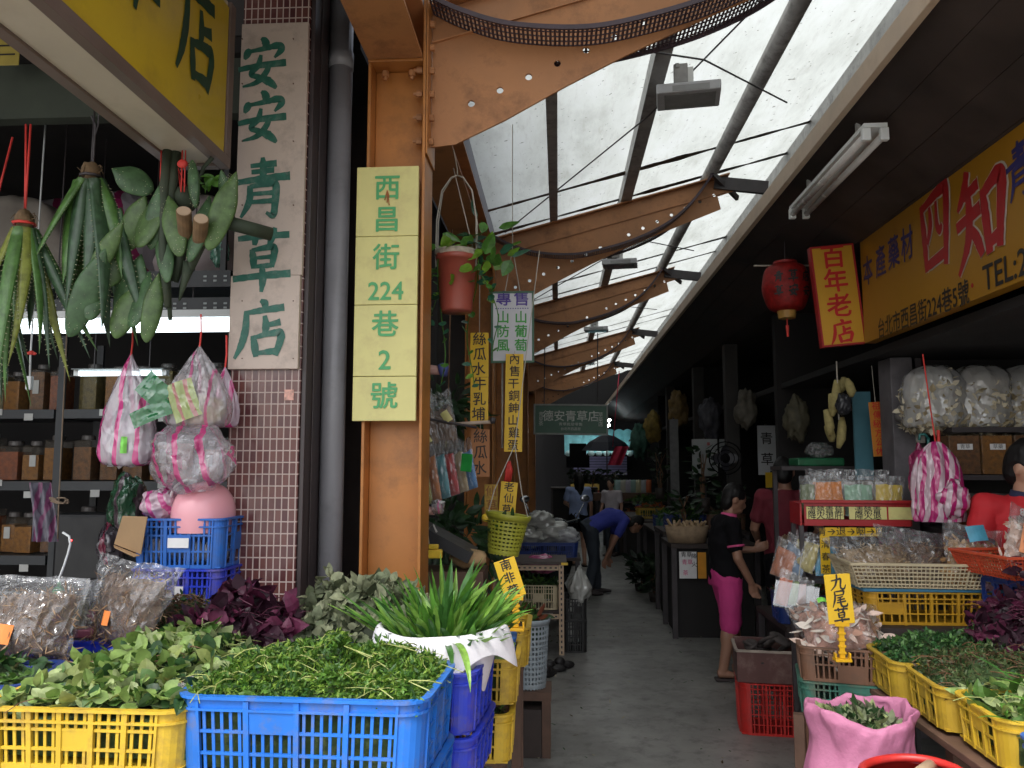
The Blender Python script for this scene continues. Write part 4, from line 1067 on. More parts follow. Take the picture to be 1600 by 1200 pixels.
def slots(b, x0, x1, y, z, h):
    n = int((x1-x0)/.055)
    for k in range(n):
        x = x0 + (k+.5)*(x1-x0)/n
        if k % 4 == 3: continue
        for dz in (.3, .7): b.box(x-.009, x+.009, y-.003, y-.001, z+h*dz-.005, z+h*dz+.005)
for z in zs:
    b = MB(); b.box(xl+.03, xm-.03, -.03, .42, z-.055, z); b.box(xm+.03, xr-.03, -.03, .42, z-.055, z); b.build('shelf_board', RACK, t)
    for k in range(14):
        x = xl + (xr-xl)*(k+.5+r.uniform(-.2,.2))/14
        if abs(x-xm) < .08: continue
        c = MB(); c.box(x-.028, x+.028, -.034, -.031, z-.045-r.uniform(0,.008), z-.008); c.build('price_tag', mat('tag_grey', (.42,.42,.40), .6, .1), t, (0,0,0), (0, r.uniform(-.02,.02), 0))
def jar(label, x, y, z, w_, h, ins, card):
    t = thing('glass_jar', label, 'jar', (x, y, z), 0, 'square jars of dried herbs in the left shop')
    b = MB(); b.box(-w_/2, w_/2, -w_*.6, w_*.6, 0, h); b.build('glass', GLASS, t, bevel=.012)
    b = MB(); b.box(-w_/2+.006, w_/2-.006, -w_*.6+.006, w_*.6-.006, .006, h*r.uniform(.72, .94)); b.build('contents', ins, t)
    b = MB(); b.lathe([(0, h), (w_*.34, h), (w_*.34, h+.022), (w_*.3, h+.028), (0, h+.028)], 16); b.build('lid', LID, t)
    if card:
        c = MB(); c.box(-.02, .02, -w_*.6-.003, -w_*.6-.001, h*.4, h*.72); c.build('label_card', mat('tag_grey', (.42,.42,.40)), t, (r.uniform(-.02,.02), 0, 0))
    return t
NAMES = ['bottom', 'middle', 'top']
JC = ['amber', 'dark brown', 'olive', 'rust']
for si, z in enumerate(zs):
    for half, (x0, x1) in enumerate(((xl+.75, xm-.03), (xm+.03, xr-.2))):
        n = 5 if half == 0 else 7
        for k in range(n):
            w_ = (x1-x0)/n*.93; q = r.randrange(4)
            if si == 0 and half == 1 and k > 2: continue
            jar('square glass jar of %s herb, %s %s of the post on the %s shelf' % (JC[q], ORD[k] if half else ORD[n-1-k], 'right' if half else 'left', NAMES[si]), x0+(x1-x0)*(k+.5)/n, YS+.14+r.uniform(-.03,.03), z+.001, w_*r.choice((.8, .9, 1)), .27-r.choice((0, .015, .05)), INS[q], r.random() < .5).rotation_euler.z = r.uniform(-.12,.12)
# perforated angle rails and top shelf holding sacks
YT = 4.15
for v, lab in ((437, 'upper perforated dark steel rail above the bright lamp'), (479, 'lower perforated dark steel rail above the bright lamp')):
    z = P(200, v, YT).z; xa, xb = P(-60, v, YT).x, P(360, v, YT).x
    t = thing('slotted_rail', lab, 'rail', (0, YT, z))
    b = MB(); b.box(xa, xb, 0, .006, -.045, .045); b.box(xa, xb, .0065, .05, .039, .045); n0 = len(b.m); slots(b, xa, xb, 0, -.03, .06); b.m[n0:] = [1]*(len(b.m)-n0); b.build('angle', [RACK, mat('slot_pale', (.40,.44,.44), .6)], t)
    if v == 437:
        b = MB(); b.box(xa, xb, .051, .75, .03, .05); b.build('shelf_board', RACK, t)
        for x in (xa+.1, xb-.05):
            b = MB(); b.box(x-.015, x+.015, .01, .035, .045, 3.71-z); b.build('hanger', RACK, t)
zt = P(200, 437, YT).z+.055
SACKC = mat('sack_beige', (.36, .32, .28), .75, .1, 6, (.22,.18,.16), .4, 5, .3)
def cloth_sack(label, u, v, y, rx, ry, H, m, seed):
    p = P(u, v, y); b = MB(); sack(b, rx, ry, H, seed, 7, .16, smooth_prof([(.0,.0),(.85,.0),(1.03,.12),(1.06,.35),(.98,.6),(.75,.84),(.35,.97),(0,1.0)])); 
    return tag(b.build('sack', m, None, (p.x, y, zt), smooth=True), label, 'sack', 'sacks on the top shelf of the left shop')
cloth_sack('big beige sack behind the hanging aloe', 20, 400, 4.55, .36, .26, .56, SACKC, 3)
STR2 = film('woven_stripe', (.50,.47,.52), .9, (.32,.02,.12), .22, .2, 0, skew=.35, rough=.35, wrinkle=14)
cloth_sack('white sack with dark red stripes between the beige sack and the cactus', 195, 400, 4.6, .24, .24, .60, STR2, 4)
cloth_sack('pale sack behind the cut cactus stems next to the pillar', 318, 400, 4.65, .25, .24, .58, mat('sack_pale', (.42,.36,.36), .6, .1, 5, (.3,.2,.22), .4, 4, .3), 5)
cloth_sack('dim striped sack lying at the back of the top shelf', 95, 330, 4.80, .40, .1, .64, STR2, 6)
o = crumpled('plastic_bag', 'crumpled green plastic bag beside the pillar under the cactus', 'plastic bag', P(344, 392, 4.2), .05, .05, .085, film('film_green', (.15,.42,.30), .7), 33)
# fluorescent lamps
tubeL = emit('tube_white', (.80, .94, 1.0), 1.7)
LAMPW = mat('lamp_white', (.75,.78,.78), .4, .05)
def lamp(label, u0, u1, v, y, rad, tb, hh):
    a, b_ = P(u0, v, y), P(u1, v, y); l = (b_.x-a.x)/2
    t = thing('fluorescent_lamp', label, 'lamp', ((a.x+b_.x)/2, y, a.z))
    b = MB(); b.box(-l, l, -.05, .05, rad+.005, rad+hh); b.build('housing', (LAMPW if hh > .04 else mat('lamp_dim', (.25,.27,.27), .5)), t, bevel=.004)
    b = MB(); b.tube([(-l+.03, 0, 0), (l-.03, 0, 0)], rad, 14); b.build('tube', tb, t, smooth=True)
    for s_ in (-1, 1):
        b = MB(); b.box(s_*l-.028*(s_ > 0), s_*l+.028*(s_ < 0), -.02, .02, -rad, rad+.004); b.build('holder', LAMPW, t)
    for s_ in (-.6, .6):
        b = MB(); b.tube([(l*s_, 0, rad+hh), (l*s_, 0, 3.71-a.z)], .004, 6); b.build('chain', dark_steel, t)
    return t
lamp('long bright fluorescent lamp behind the hanging aloe', 16, 372, 512, 4.2, .034, tubeL, .05)
lamp('shorter fluorescent lamp low behind the striped bags', 118, 262, 584, 4.6, .014, tubeL, .012)
# pull cord with a white switch, white cable with a green plug
a, c = P(44, 520, 3.9), P(46, 600, 3.9)
t = thing('pull_switch', 'white hanging cord switch below the aloe with a red knot', 'switch', c)
b = MB(); b.tube([(0, 0, .04), (-.004, 0, .15), (0, 0, 3.70-c.z)], .0045, 8); b.build('cord', LAMPW, t, smooth=True)
b = MB(); b.box(-.015, .015, -.012, .012, -.03, .04); b.build('switch_body', LAMPW, t, bevel=.005)
b = MB(); b.sphere((0, 0, .16), .016, .012, .012, 10, 6); b.sphere((-.016, 0, .158), .012, .006, .008); b.sphere((.016, 0, .156), .012, .006, .008); b.build('knot', mat('string_red', (.65,.05,.04), .6), t, smooth=True)
t = thing('power_cable', 'white cable curving down to a green plug behind the herb bags', 'cable', P(92, 920, 3.3))
pts = [P(u, v, 3.3)-t.location for u, v in ((98, 832), (108, 838), (110, 850), (106, 866), (100, 884), (94, 900), (90, 910))]
b = MB(); b.tube(pts, .005, 8); b.build('cord', LAMPW, t, smooth=True)
b = MB(); b.lathe([(0, -.02), (.026, -.018), (.022, .0), (.008, .012), (.006, .03), (0, .03)], 12); b.build('plug', mat('plug_green', (.02,.33,.10), .5), t, smooth=True)
p = P(62, 800, 4.0)
t = thing('shop_cloth', 'purple and grey striped cloth hanging under the jar shelf', 'cloth', (p.x, 4.0, p.z))
b = MB(); b.grid(lambda u, v: Vector(((u-.5)*.13+.03*(1-v), .02*math.sin(u*14+v*3), (v-.5)*.30)), 24, 10); b.build('cloth', film('cloth_stripe', (.16,.15,.20), .98, (.24,.04,.15), .03, .4, 0, rough=.7), t, smooth=True)
p = P(92, 782, 3.9)
t = thing('string_knot', 'knotted brown string hanging from the rack post', 'string', p)
b = MB(); b.tube([(-.01, 0, 1.0), (0, 0, 0), (.005, 0, -.19)], .004, 6)
for k in range(6): b.tube([(.03*math.sin(k*1.1+q*.8)*(1+q*.2), .012*math.cos(k+q), .015*math.cos(k*1.7+q*.9)) for q in range(6)], .0035, 6)
b.build('string', mat('string_brown', (.22,.16,.11), .8), t, smooth=True)
t = thing('appliance', 'black boxy appliance in the dim corner under the jars', 'appliance', P(140, 850, 4.6))
b = MB(); b.box(-.16, .16, -.1, .12, -.2, .18); b.build('case', mat('black_case', (.005,.005,.006), .5), t, bevel=.02)
b = MB(); b.sphere((-.05, -.101, .03), .006, .004, .006); b.build('indicator', emit('indicator_red', (1, .02, .02), 3), t)
for k, (u, v, s_) in enumerate(((200, 790, .17), (178, 848, .13))):
    crumpled('plastic_bag', ['dark green striped bag hanging in the dim corner', 'dim red striped bag lying below the dark green bag'][k], 'plastic bag', P(u, v, 4.3), s_*.55, .1, s_, film(['film_dkgreen', 'film_dkred'][k], [(.05,.16,.08), (.12,.10,.12)][k], .85, [(.15,.10,.12), (.3,.03,.08)][k], .1, .3), 41+k)
# ---------------------------------------------------------------- hanging plants
ALOE = leafmat('aloe_green', (.085, .19, .045), .35, .1); ALOED = leafmat('aloe_dark', (.045, .095, .045), .35, .1); ALOEY = leafmat('aloe_tip', (.24, .27, .05), .4, .1)
CACT = leafmat('cactus_green', (.06, .125, .05), .45, .08); CACT2 = leafmat('cactus_olive', (.085, .15, .045), .45, .08); CACTB = mat('cactus_stem', (.035, .05, .028), .7, .3, 10, (.1,.08,.06), .4, 8)
SPINE = mat('spine_pale', (.5, .5, .32), .6); REDS = mat('string_red', (.65,.05,.04), .6); CUT = mat('cut_wood', (.50,.36,.24), .7, .1, 10); BARK = mat('bark_brown', (.20,.12,.06), .8, .3, 20)
def thick_leaf(mb, p, d, side, L, W, T, droop, mi, spines=None, n=12, curl=0.0):
    """fleshy tapering leaf: flattened tube that bends"""
    d = Vector(d).normalized(); side = Vector(side); side = (side-d*side.dot(d)).normalized()
    pts = []; c = Vector(p); dd = d.copy()
    for i in range(n+1):
        pts.append((c.copy(), dd.copy())); dd = (dd + Vector((0,0,-1))*droop/n + side*curl/n).normalized(); c = c + dd*L/n
    vs = []; m_ = 10
    for i, (c, dd) in enumerate(pts):
        t = i/n; ww = W/2*(.75+.5*t if t < .25 else (1-((t-.25)/.75)**1.5)*.875+.0); tt = T/2*(1-t**1.5)+.001
        s_ = (side-dd*side.dot(dd)).normalized(); nn = dd.cross(s_)
        for k in range(m_):
            a = 2*math.pi*k/m_; vs.append(c + s_*math.cos(a)*ww + nn*math.sin(a)*tt*(1 if math.sin(a) > 0 else .45))
        if spines is not None and 0 < t < .92:
            for e in (1, -1):
                q = c + s_*e*ww; spines.tube([q - s_*e*.001, q + s_*e*.006 + dd*.003], [.0018, .0004], 4)
                q2 = q + dd*(L/n*.5); spines.tube([q2 - s_*e*.003, q2 + s_*e*.004 + dd*.003], [.0018, .0004], 4)
    fs = [(i*m_+k, i*m_+(k+1) % m_, (i+1)*m_+(k+1) % m_, (i+1)*m_+k) for i in range(n) for k in range(m_)] + [tuple(range(m_))]
    mb.add(vs, fs, mi)
def aloe(label, u, v, y, L, n, W, spread, seed, strings, root=True, lim=None):
    rr = random.Random(seed); p = P(u, v, y); t = thing('aloe_bundle', label, 'aloe', p, 0, 'aloe bundles hung upside down over the left stall')
    b = MB(); sp = MB()
    for i in range(n):
        az = 2*math.pi*i/n*2.4 + rr.uniform(-.3,.3); el = spread*rr.uniform(.25, 1.0)
        d = Vector((math.cos(az)*math.sin(el), math.sin(az)*math.sin(el)*.7, -math.cos(el)))
        s_ = Vector((-math.sin(az), math.cos(az), 0)); 
        if rr.random() < .5: s_ = Vector((1, .3*rr.uniform(-1,1), 0))
        thick_leaf(b, Vector((math.cos(az)*.03, math.sin(az)*.03, -.02)), d, s_, L*rr.uniform(.6, 1.05), W*rr.uniform(.7, 1.1), W*.42, rr.uniform(.2,.9), rr.choice([0, 0, 1, 1, 2] if root else [0, 1, 1]), sp, 14, rr.uniform(-.3,.3))
    b.build('leaves', [ALOE, ALOED, ALOEY], t, smooth=True); sp.build('spines', SPINE, t)
    q = MB(); q.sphere((0, 0, .02), .035, .035, .045, 12, 8, fn=lambda d: 1+.3*nz(d, 4, seed))
    for k in range(14): 
        a = rr.uniform(0, 6.28); q.tube([(0, 0, .03), (.04*math.cos(a), .03*math.sin(a), .04+rr.uniform(-.02,.02)), (.055*math.cos(a), .04*math.sin(a), .02+rr.uniform(-.03,.02))], [.003, .002, .0008], 5)
    q.build('root', mat('root_brown', (.16,.10,.05), .85, .3, 40), t, smooth=True)
    q = MB()
    for dx, zz in strings: q.tube([(0, 0, .03), (dx*.4, 0, zz*.5), (dx, 0, zz)], .0045, 6)
    q.tube([(.04*math.cos(k*.8), .04*math.sin(k*.8), .005) for k in range(9)], .006, 6)
    q.build('string', REDS if root else dark_steel, t, smooth=True)
    return t
ya = 3.0
aloe('green aloe bundle hung by red string at the left', 38, 352, ya, .66, 19, .066, .50, 3, ((-.02, .42), (.0, .42)))
aloe('aloe bundle half cut by the left photo edge', -22, 400, ya+.06, .60, 13, .06, .5, 5, ((.08, .50),))
aloe('dark aloe bundle with broad arched leaves between the green aloe and the cactus', 142, 278, ya+.06, .68, 13, .105, .55, 8, ((.0, .3),), False)
def pad(mb, sp, p, d, nrm, L, W, T, mi, seed):
    rr = random.Random(seed); d = Vector(d).normalized(); nrm = Vector(nrm); nrm = (nrm-d*nrm.dot(d)).normalized(); s_ = d.cross(nrm)
    M = Matrix((s_, nrm, d)).transposed(); c = Vector(p) + d*L/2
    mb.sphere(c, W/2, T/2, L/2, 20, 14, mi, M, lambda q: (1+.05*nz(q, 1.5, seed))*(1-.42*max(0, -q.z)**1.5*(abs(q.x)+.2)))
    for k in range(26):
        a = rr.uniform(-1,1); e = rr.uniform(-.9,.9); w_ = (1-e*e)**.5*.86; q = c + s_*(a*w_*W/2) + d*(e*L/2); h_ = max(.1, 1-(a*w_)**2-e*e*.8)**.5*T/2*.92
        for sg in (1, -1): sp.sphere(q + nrm*h_*sg, .0015, .0015, .0015, 5, 4)
p = P(270, 262, 3.02)
t = thing('cactus_bundle', 'bundle of flat cactus pads and cut stems hung beside the pillar', 'cactus', p)
b = MB(); sp = MB(); yy = 3.02
def rel(u, v, dy=0): return P(u, v, yy+dy) - p
PADS = [((172, 262), (238, 300), 62, 0), ((252, 300), (218, 388), 66, 1), ((250, 285), (236, 390), 44, 0), ((196, 340), (138, 440), 40, 1), ((200, 375), (158, 448), 62, 1), ((170, 378), (108, 525), 56, 0), ((222, 392), (190, 500), 70, 0), ((250, 420), (228, 535), 40, 1), ((236, 420), (205, 512), 62, 0), ((372, 262), (326, 390), 52, 1), ((306, 330), (300, 250), 30, 0), ((252, 330), (262, 440), 40, 0), ((228, 300), (196, 392), 58, 1), ((190, 320), (172, 402), 50, 0), ((214, 440), (180, 528), 54, 1), ((330, 300), (296, 410), 46, 0), ((160, 410), (140, 500), 46, 0), ((262, 300), (282, 400), 48, 1), ((345, 262), (360, 330), 34, 0)]
for k, (a, c, w_, mi) in enumerate(PADS):
    A = rel(a[0], a[1], r.uniform(-.05,.08)); C = rel(c[0], c[1], r.uniform(-.05,.08)); d = C-A
    pad(b, sp, A, d, Vector((r.uniform(-.5,.5), -1, r.uniform(-.2,.2))), d.length, w_*.80*yy/1250, .034, mi, k)
b.build('pads', [CACT, CACT2], t, smooth=True); sp.build('spines', SPINE, t)
b = MB()
b.tube([rel(262, 235), rel(256, 300), rel(255, 400), rel(262, 480)], [.018, .02, .017, .012], 10); b.tube([rel(276, 238, .02), rel(268, 290, .02), rel(258, 360, .02), rel(266, 500, .02)], [.021, .022, .016, .008], 10)
b.tube([rel(272, 440, .05), rel(290, 368, .02)], [.018, .026], 10); b.tube([rel(284, 450, .06), rel(312, 378, .0)], [.012, .028], 10)
b.tube([rel(296, 410, .03), rel(280, 470, .03)], [.024, .004], 10); b.tube([rel(305, 300, .04), rel(318, 262, .04), rel(332, 246, .04)], [.006, .008, .009], 8)
b.tube([rel(345, 345, .0), rel(424, 366, .12)], [.029, .028], 12); b.sphere(rel(290, 310, .06), .055, .05, .05, 14, 10, fn=lambda d: 1+.2*nz(d, 2, 4))
b.build('stems', CACTB, t, smooth=True)
for a, c in (((290, 368), (287, 330)), ((312, 378), (314, 342))):
    q = MB(); q.tube([rel(*a, .0), rel(*c, -.10)], [.0275, .0285], 14); e = q.build('cut_end', BARK, t, smooth=False)
    d = (rel(*c, -.10)-rel(*a, .0)).normalized(); q = MB(); q.tube([rel(*c, -.10)+d*.0005, rel(*c, -.10)+d*.0025], .0255, 14); q.build('cut_face', CUT, e)
b = MB()
for u in (250, 283, 288): b.tube([rel(u, 300, -.01), rel(u+2, 235, -.01)], .003, 6)
b.sphere(rel(285, 256, -.02), .022, .012, .018, 10, 8); b.tube([rel(283, 300), rel(278, 262), rel(290, 290)], .003, 6); b.tube([rel(262, 240), rel(262, 130, 0)], .005, 6)
b.build('string', REDS, t, smooth=True)
lf = MB(); rr = random.Random(9)
for k in range(14): leaf(lf, rel(325+rr.uniform(-12,12), 282+rr.uniform(-10,14), .03), rdir(rr), rdir(rr), .05, .025, .3, .2, 0)
lf.build('sprig', leafmat('grass_green', (0,0,0)), t)
# red rafia from the ceiling on the left, small yellow card
t = thing('hanging_rope', 'thin dark wire with a hook hanging above the dark aloe', 'wire', P(147, 232, 3.06))
b = MB(); b.tube([(0, 0, -.08), (0, 0, .1), (-.02, 0, .14)], .004, 6); b.tube([(0, 0, .05), (.012, 0, .1), (.01, 0, 3.7-t.location.z)], .003, 6); b.build('wire', dark_steel, t)
p = P(14, 68, 3.55)
t = thing('name_card', 'small yellow card hung inside the left shop at the top corner', 'sign', p)
b = MB(); b.box(-.07, .055, 0, .006, -.11, .11); b.build('panel', mat('card_yellow_dull', (.42,.33,.07), .5, .1), t, bevel=.003)
for k in range(3):
    q = MB(); q.box(-.06, .035, -.0025, -.001, .03-.045*k, .038-.045*k); q.build('lettering', INK, t)
b = MB(); b.tube([(0, .003, .11), (0, .003, 3.71-p.z)], .003, 6); b.build('wire', dark_steel, t)
# ---------------------------------------------------------------- hanging carrier bags
yb = 3.2
def carrier(label, u, vt, vb, wpx, m, seed, inner=None, y=yb, kids=(), ridge=0.10):
    top, bot = P(u, vt, y), P(u, vb, y); H = top.z-bot.z; w_ = wpx*y/1250/2
    t = thing('carrier_bag', label, 'plastic bag', (top.x, y, bot.z), 0, 'carrier bags hung beside the pillar')
    prof = smooth_prof([(0, .0), (.6, .0), (.93, .045), (1.0, .16), (.95, .34), (.78, .52), (.52, .70), (.26, .86), (.08, .96), (.03, 1.0)])
    b = MB()
    def fn(a, z):
        k = z/H
        return 1 + ridge*math.sin(a*9+seed)*min(1, k*1.6) + .12*nz((math.cos(a)*1.2, math.sin(a)*1.2, k*2.2), 1.7, seed, 3)
    b.lathe([(q[0]*w_, q[1]*H) for q in prof], 64, (0,0,0), 0, 1, .55, fn); b.build('film', m, t, smooth=True)
    if inner:
        b = MB(); b.sphere((0, 0, H*.2), w_*.84, w_*.42, H*.2, 20, 12, fn=lambda d: 1+.22*nz(d, 2.3, seed, 3)); b.build('contents', inner, t, smooth=True)
    b = MB(); b.tube([(0, 0, H*.98), (.004, 0, H+.05), (0, 0, H+.13)], .004, 6); b.build('string', REDS, t)
    for nm, mm, (ku, kv), (kw, kh), ang in kids:
        q = P(ku, kv, y)-t.location; c = MB(); hx, hz_ = kw*y/2500, kh*y/2500
        c.grid(lambda a, e: Vector(((a-.5)*2*hx, -w_*.5-.004-.012*math.sin(a*3.1)*(1+nz((a*3, e*3, seed), 1, 2)), (e-.5)*2*hz_)), 8, 8); c.build(nm, mm, t, (q.x, 0, q.z), (0, R(ang), 0), smooth=True)
    return t
WHB = mat('white_box', (.75,.75,.74), .6, .05)
GRP = film('film_pack_green', (.02,.22,.07), .95, rough=.15, wrinkle=22)
carrier('white carrier bag with pink stripes and a green label hung in front of the lamp', 205, 552, 728, 92, PINKS, 3, WHB, kids=(('green_label', mat('label_lime', (.25,.75,.12), .5), (206, 696), (11, 26), 0),))
carrier('pale carrier bag with green packets hung next to the striped bag', 312, 540, 668, 108, film('film_lilac', (.80,.76,.80), .34, (.70,.15,.35), .09, .12), 5, mat('mixed_packets', (.45,.38,.18), .6, .6, 14, (.5,.12,.14), .9, 10), y=3.16,
        kids=(('green_packet', GRP, (255, 612), (50, 40), 40), ('green_packet', GRP, (250, 648), (66, 26), -22), ('leaf_packet', film('film_lime', (.45,.55,.18), .9, (.5,.18,.15), .05, .3), (300, 628), (44, 62), -20)))
carrier('pink striped carrier bag squeezed against the tiled pillar', 352, 572, 668, 50, film('film_pink_dense', (.75,.60,.70), .75, (.70,.06,.28), .05, .4), 7, None, y=3.24)
crumpled('carrier_bag', 'large crumpled clear bag with bold pink stripes above the pink helmet', 'plastic bag', P(300, 716, 3.14), .17, .13, .135, PINKT, 13, .22, rot=(0, R(18), 0))
crumpled('carrier_bag', 'small pink striped bag stuffed beside the pink helmet', 'plastic bag', P(252, 788, 3.2), .075, .07, .065, film('film_pink_pale', (.80,.58,.68), .75, (.72,.1,.35), .06, .35, 0, skew=.4), 14, .25)
# pink helmet resting on the crates
p = P(317, 800, 3.22)
t = thing('helmet', 'glossy pink helmet with a white rim resting in the upper blue crate', 'helmet', (p.x-.005, 3.24, 1.435))
PINK = mat('helmet_pink', (.82, .38, .43), .18, .03, 3)
b = MB(); b.lathe(smooth_prof([(.118, .0), (.124, .06), (.118, .115), (.092, .165), (.05, .192), (.001, .2)]), 36, (0,0,0), 0, 1, 1.1); b.build('shell', PINK, t, smooth=True)
b = MB(); b.tube([(.128*math.cos(R(a)), -.13*abs(math.sin(R(a))) , .055+.155*math.sin(R(a))) for a in range(95, 200, 6)], .0055, 8); b.build('rim', mat('white_gloss', (.82,.8,.8), .25), t, smooth=True)
# ================================================================= LEFT SIDE OF THE ALLEY, BEYOND THE ORANGE COLUMN
r = random.Random(21)
WIRE = mat('wire_pale', (.45,.42,.36), .6, .1)
# hanging flower pot
yp = 3.85
p = P(713, 488, yp); H = P(713, 400, yp).z - p.z
t = thing('hanging_pot', 'terracotta red plastic pot of trailing vine hung from the first crescent beam', 'flower pot', p)
POT = mat('pot_red', (.34, .075, .05), .4, .1, 5, (.2,.1,.08), .4, 4)
b = MB(); b.lathe([(0, 0), (.074, 0), (.078, .01), (.097, H-.03), (.105, H-.03), (.107, H), (.098, H), (.09, H-.04), (0, H-.04)], 28); b.build('pot', POT, t, smooth=True)
b = MB(); b.lathe([(.098, H-.012), (.108, H-.004), (.108, H+.022), (.095, H+.026), (.06, H+.01)], 28, fn=lambda a, z: 1+.06*nz((math.cos(a), math.sin(a), z*20), 2, 3)); b.build('liner', mat('coir_grey', (.38,.33,.26), .9, .3, 40), t, smooth=True)
b = MB()
for a0 in (-1, 1):
    for dy in (-.03, .03):
        b.tube([(a0*.098, dy, H-.06), (a0*.10, dy, H), (a0*.098, dy*.8, H+.18), (a0*.075, dy*.5, H+.33), (a0*.03, dy*.2, H+.40), (0, 0, H+.412)], .0035, 6)
b.tube([(0, 0, H+.41), (0, 0, H+.44), (0, -.14, 3.22-p.z)], .003, 6); b.tube([(.09, .0, H), (-.02, 0, H+.45)], .0025, 6)
b.build('hanger', WIRE, t, smooth=True)
VIN = [leafmat('vine_lime', (.17,.33,.035), .35, .4), leafmat('vine_green', (.07,.19,.03), .35, .3), leafmat('vine_deep', (.03,.11,.06), .35, .2)]
b = MB()
for k in range(46):
    u, v = r.gauss(728, 24), r.gauss(385, 22)
    if k > 30: u, v = r.uniform(745, 805), r.uniform(375, 415)
    q = P(min(u, 806), max(340, v), yp + r.uniform(-.1,.1)) - p; d = Vector((r.uniform(-.6,1), r.uniform(-.9,.2), r.uniform(-.7,.4)))
    leaf(b, q, d, Vector((.2, -1, .7)) + rdir(r)*.5, r.uniform(.06,.12), r.uniform(.04,.075), r.uniform(.1,.5), .15, r.choice([0,0,1,1,2]), 5, .35)
for k in range(10):
    q = P(r.uniform(700, 760), r.uniform(395, 410), yp)-p; b.tube([(r.uniform(-.05,.05), 0, H-.03), q*.5+Vector((0,0,H*.55)), q], .003, 5, 1)
for u0, u1, v1 in ((690, 668, 560), (700, 690, 600), (750, 762, 470), (742, 735, 600), (752, 775, 560), (680, 664, 500)):
    pts = [P(u0+(u1-u0)*min(1, s_*1.6)+6*math.sin(s_*7+u0), 405+(v1-405)*s_, yp+.03+.1*math.sin(s_*3+u0))-p for s_ in [i/12 for i in range(13)]]
    b.tube(pts, .0025, 5, 1)
    for q in pts[2:]:
        if r.random() < .62: leaf(b, q, Vector((r.uniform(-1,1), -.5, r.uniform(-1,.2))), Vector((0,-1,.5)), r.uniform(.04,.075), r.uniform(.025,.045), .3, .2, r.choice([0,1,1,2]), 5, .35)
b.build('foliage', VIN, t)
# printed and hand-lettered signs
PUR = mat('print_purple', (.09,.05,.30), .5); PGR = mat('print_green', (.06,.34,.06), .5); DIMINK = mat('brush_ink', (.045,.028,.02), .6, .3)
def strip_sign(name, label, u0, v0, u1, v1, y, m, chars, inkm, hang=None, size=None, tilt=0.0, bold=.02, cut=None, cat='sign', th=.004):
    a, c = P(u0, v0, y), P(u1, v1, y); w_, h_ = c.x-a.x, a.z-c.z
    t = thing(name, label, cat, ((a.x+c.x)/2, y, (a.z+c.z)/2), rot=(0, R(tilt), 0))
    b = MB()
    if cut:
        q = h_/2-h_*cut; b.box(-w_/2, w_/2, 0, th, q+.001, h_/2); b.box(-w_/2+.002, w_/2-.001, .0005, th, -h_/2, q-.001)
    else: b.box(-w_/2, w_/2, 0, th, -h_/2, h_/2)
    b.build('panel', m, t, bevel=.0015)
    n = len(chars); s_ = size or min(w_*.86, h_/n*.92)
    for k, ch in enumerate(chars):
        text(ch, s_, inkm, t, (.004*math.sin(k*2.3), -.0025, h_/2-h_*(k+.5)/n), (R(90), 0, 0), bold, wob=.03)
    if hang:
        b = MB(); b.tube([(0, th/2, h_/2-.005), (0, th/2, h_/2+hang)], .002, 5); b.build('wire', WIRE, t)
    return t
ys_ = 5.2
a, c = P(769, 457, ys_), P(833, 565, ys_); w_, h_ = c.x-a.x, a.z-c.z
t = thing('hanging_sign', 'white hanging sign with purple heading and two columns of green characters', 'sign', ((a.x+c.x)/2, ys_, (a.z+c.z)/2))
b = MB(); b.box(-w_/2+.006, w_/2-.006, 0, .012, -h_/2+.006, h_/2-.006); b.build('panel', mat('sign_white', (.62,.62,.66), .4, .04), t)
b = MB()
for x in (-1, 1): b.box(x*w_/2-.007, x*w_/2+.007, -.004, .016, -h_/2-.007, h_/2+.007)
for z in (-1, 1): b.box(-w_/2+.0075, w_/2-.0075, -.0035, .0155, z*h_/2-.007, z*h_/2+.007)
b.build('frame', mat('frame_green', (.05,.12,.07), .5), t)
for s_, u, v, mm, sz in (('專', 787, 468, PUR, .105), ('售', 815, 468, PUR, .105), ('山', 786, 497, PGR, .088), ('防', 786, 519, PGR, .088), ('風', 786, 541, PGR, .088), ('山', 814, 497, PGR, .088), ('葡', 814, 519, PGR, .088), ('萄', 814, 541, PGR, .088)):
    q = P(u, v, ys_)-t.location; text(s_, sz, mm, t, (q.x, -.0025, q.z), (R(90), 0, 0), .03, wob=.02)
b = MB()
for k in range(14): b.box(-w_*.42+k*w_*.06, -w_*.42+k*w_*.06+w_*.03, -.003, -.001, P(800, 482, ys_).z-t.location.z-.003, P(800, 482, ys_).z-t.location.z+.003)
b.build('dotted_line', PUR, t)
b = MB(); b.tube([(-.05, .006, h_/2), (0, .006, h_/2+.3), (0, .006, 4.0-t.location.z)], .003, 5); b.tube([(.05, .006, h_/2), (0, .006, h_/2+.3)], .003, 5); b.build('wire', WIRE, t)
strip_sign('hanging_sign', 'long yellow hand lettered sign of six characters left of the white sign', 735, 520, 763, 660, 4.8, TAGY, '絲瓜水牛乳埔', DIMINK, .5, cut=.5)
strip_sign('hanging_sign', 'short faded orange sign of three characters below a yellow sign', 736, 671, 765, 745, 4.8, mat('tag_orange_faded', (.42,.17,.06), .6, .1, 6), '絲瓜水', DIMINK, .03)
strip_sign('hanging_sign', 'long narrow yellow sign of eight characters hung over the white sign corner', 789, 553, 817, 706, 5.14, TAGY, '內售干銅鉮山雞蛋', DIMINK, .02, tilt=1)
strip_sign('price_sign', 'small yellow sign of three characters above the olive basket', 781, 753, 807, 806, 5.1, TAGY, '老仙草', DIMINK, .0, tilt=5)
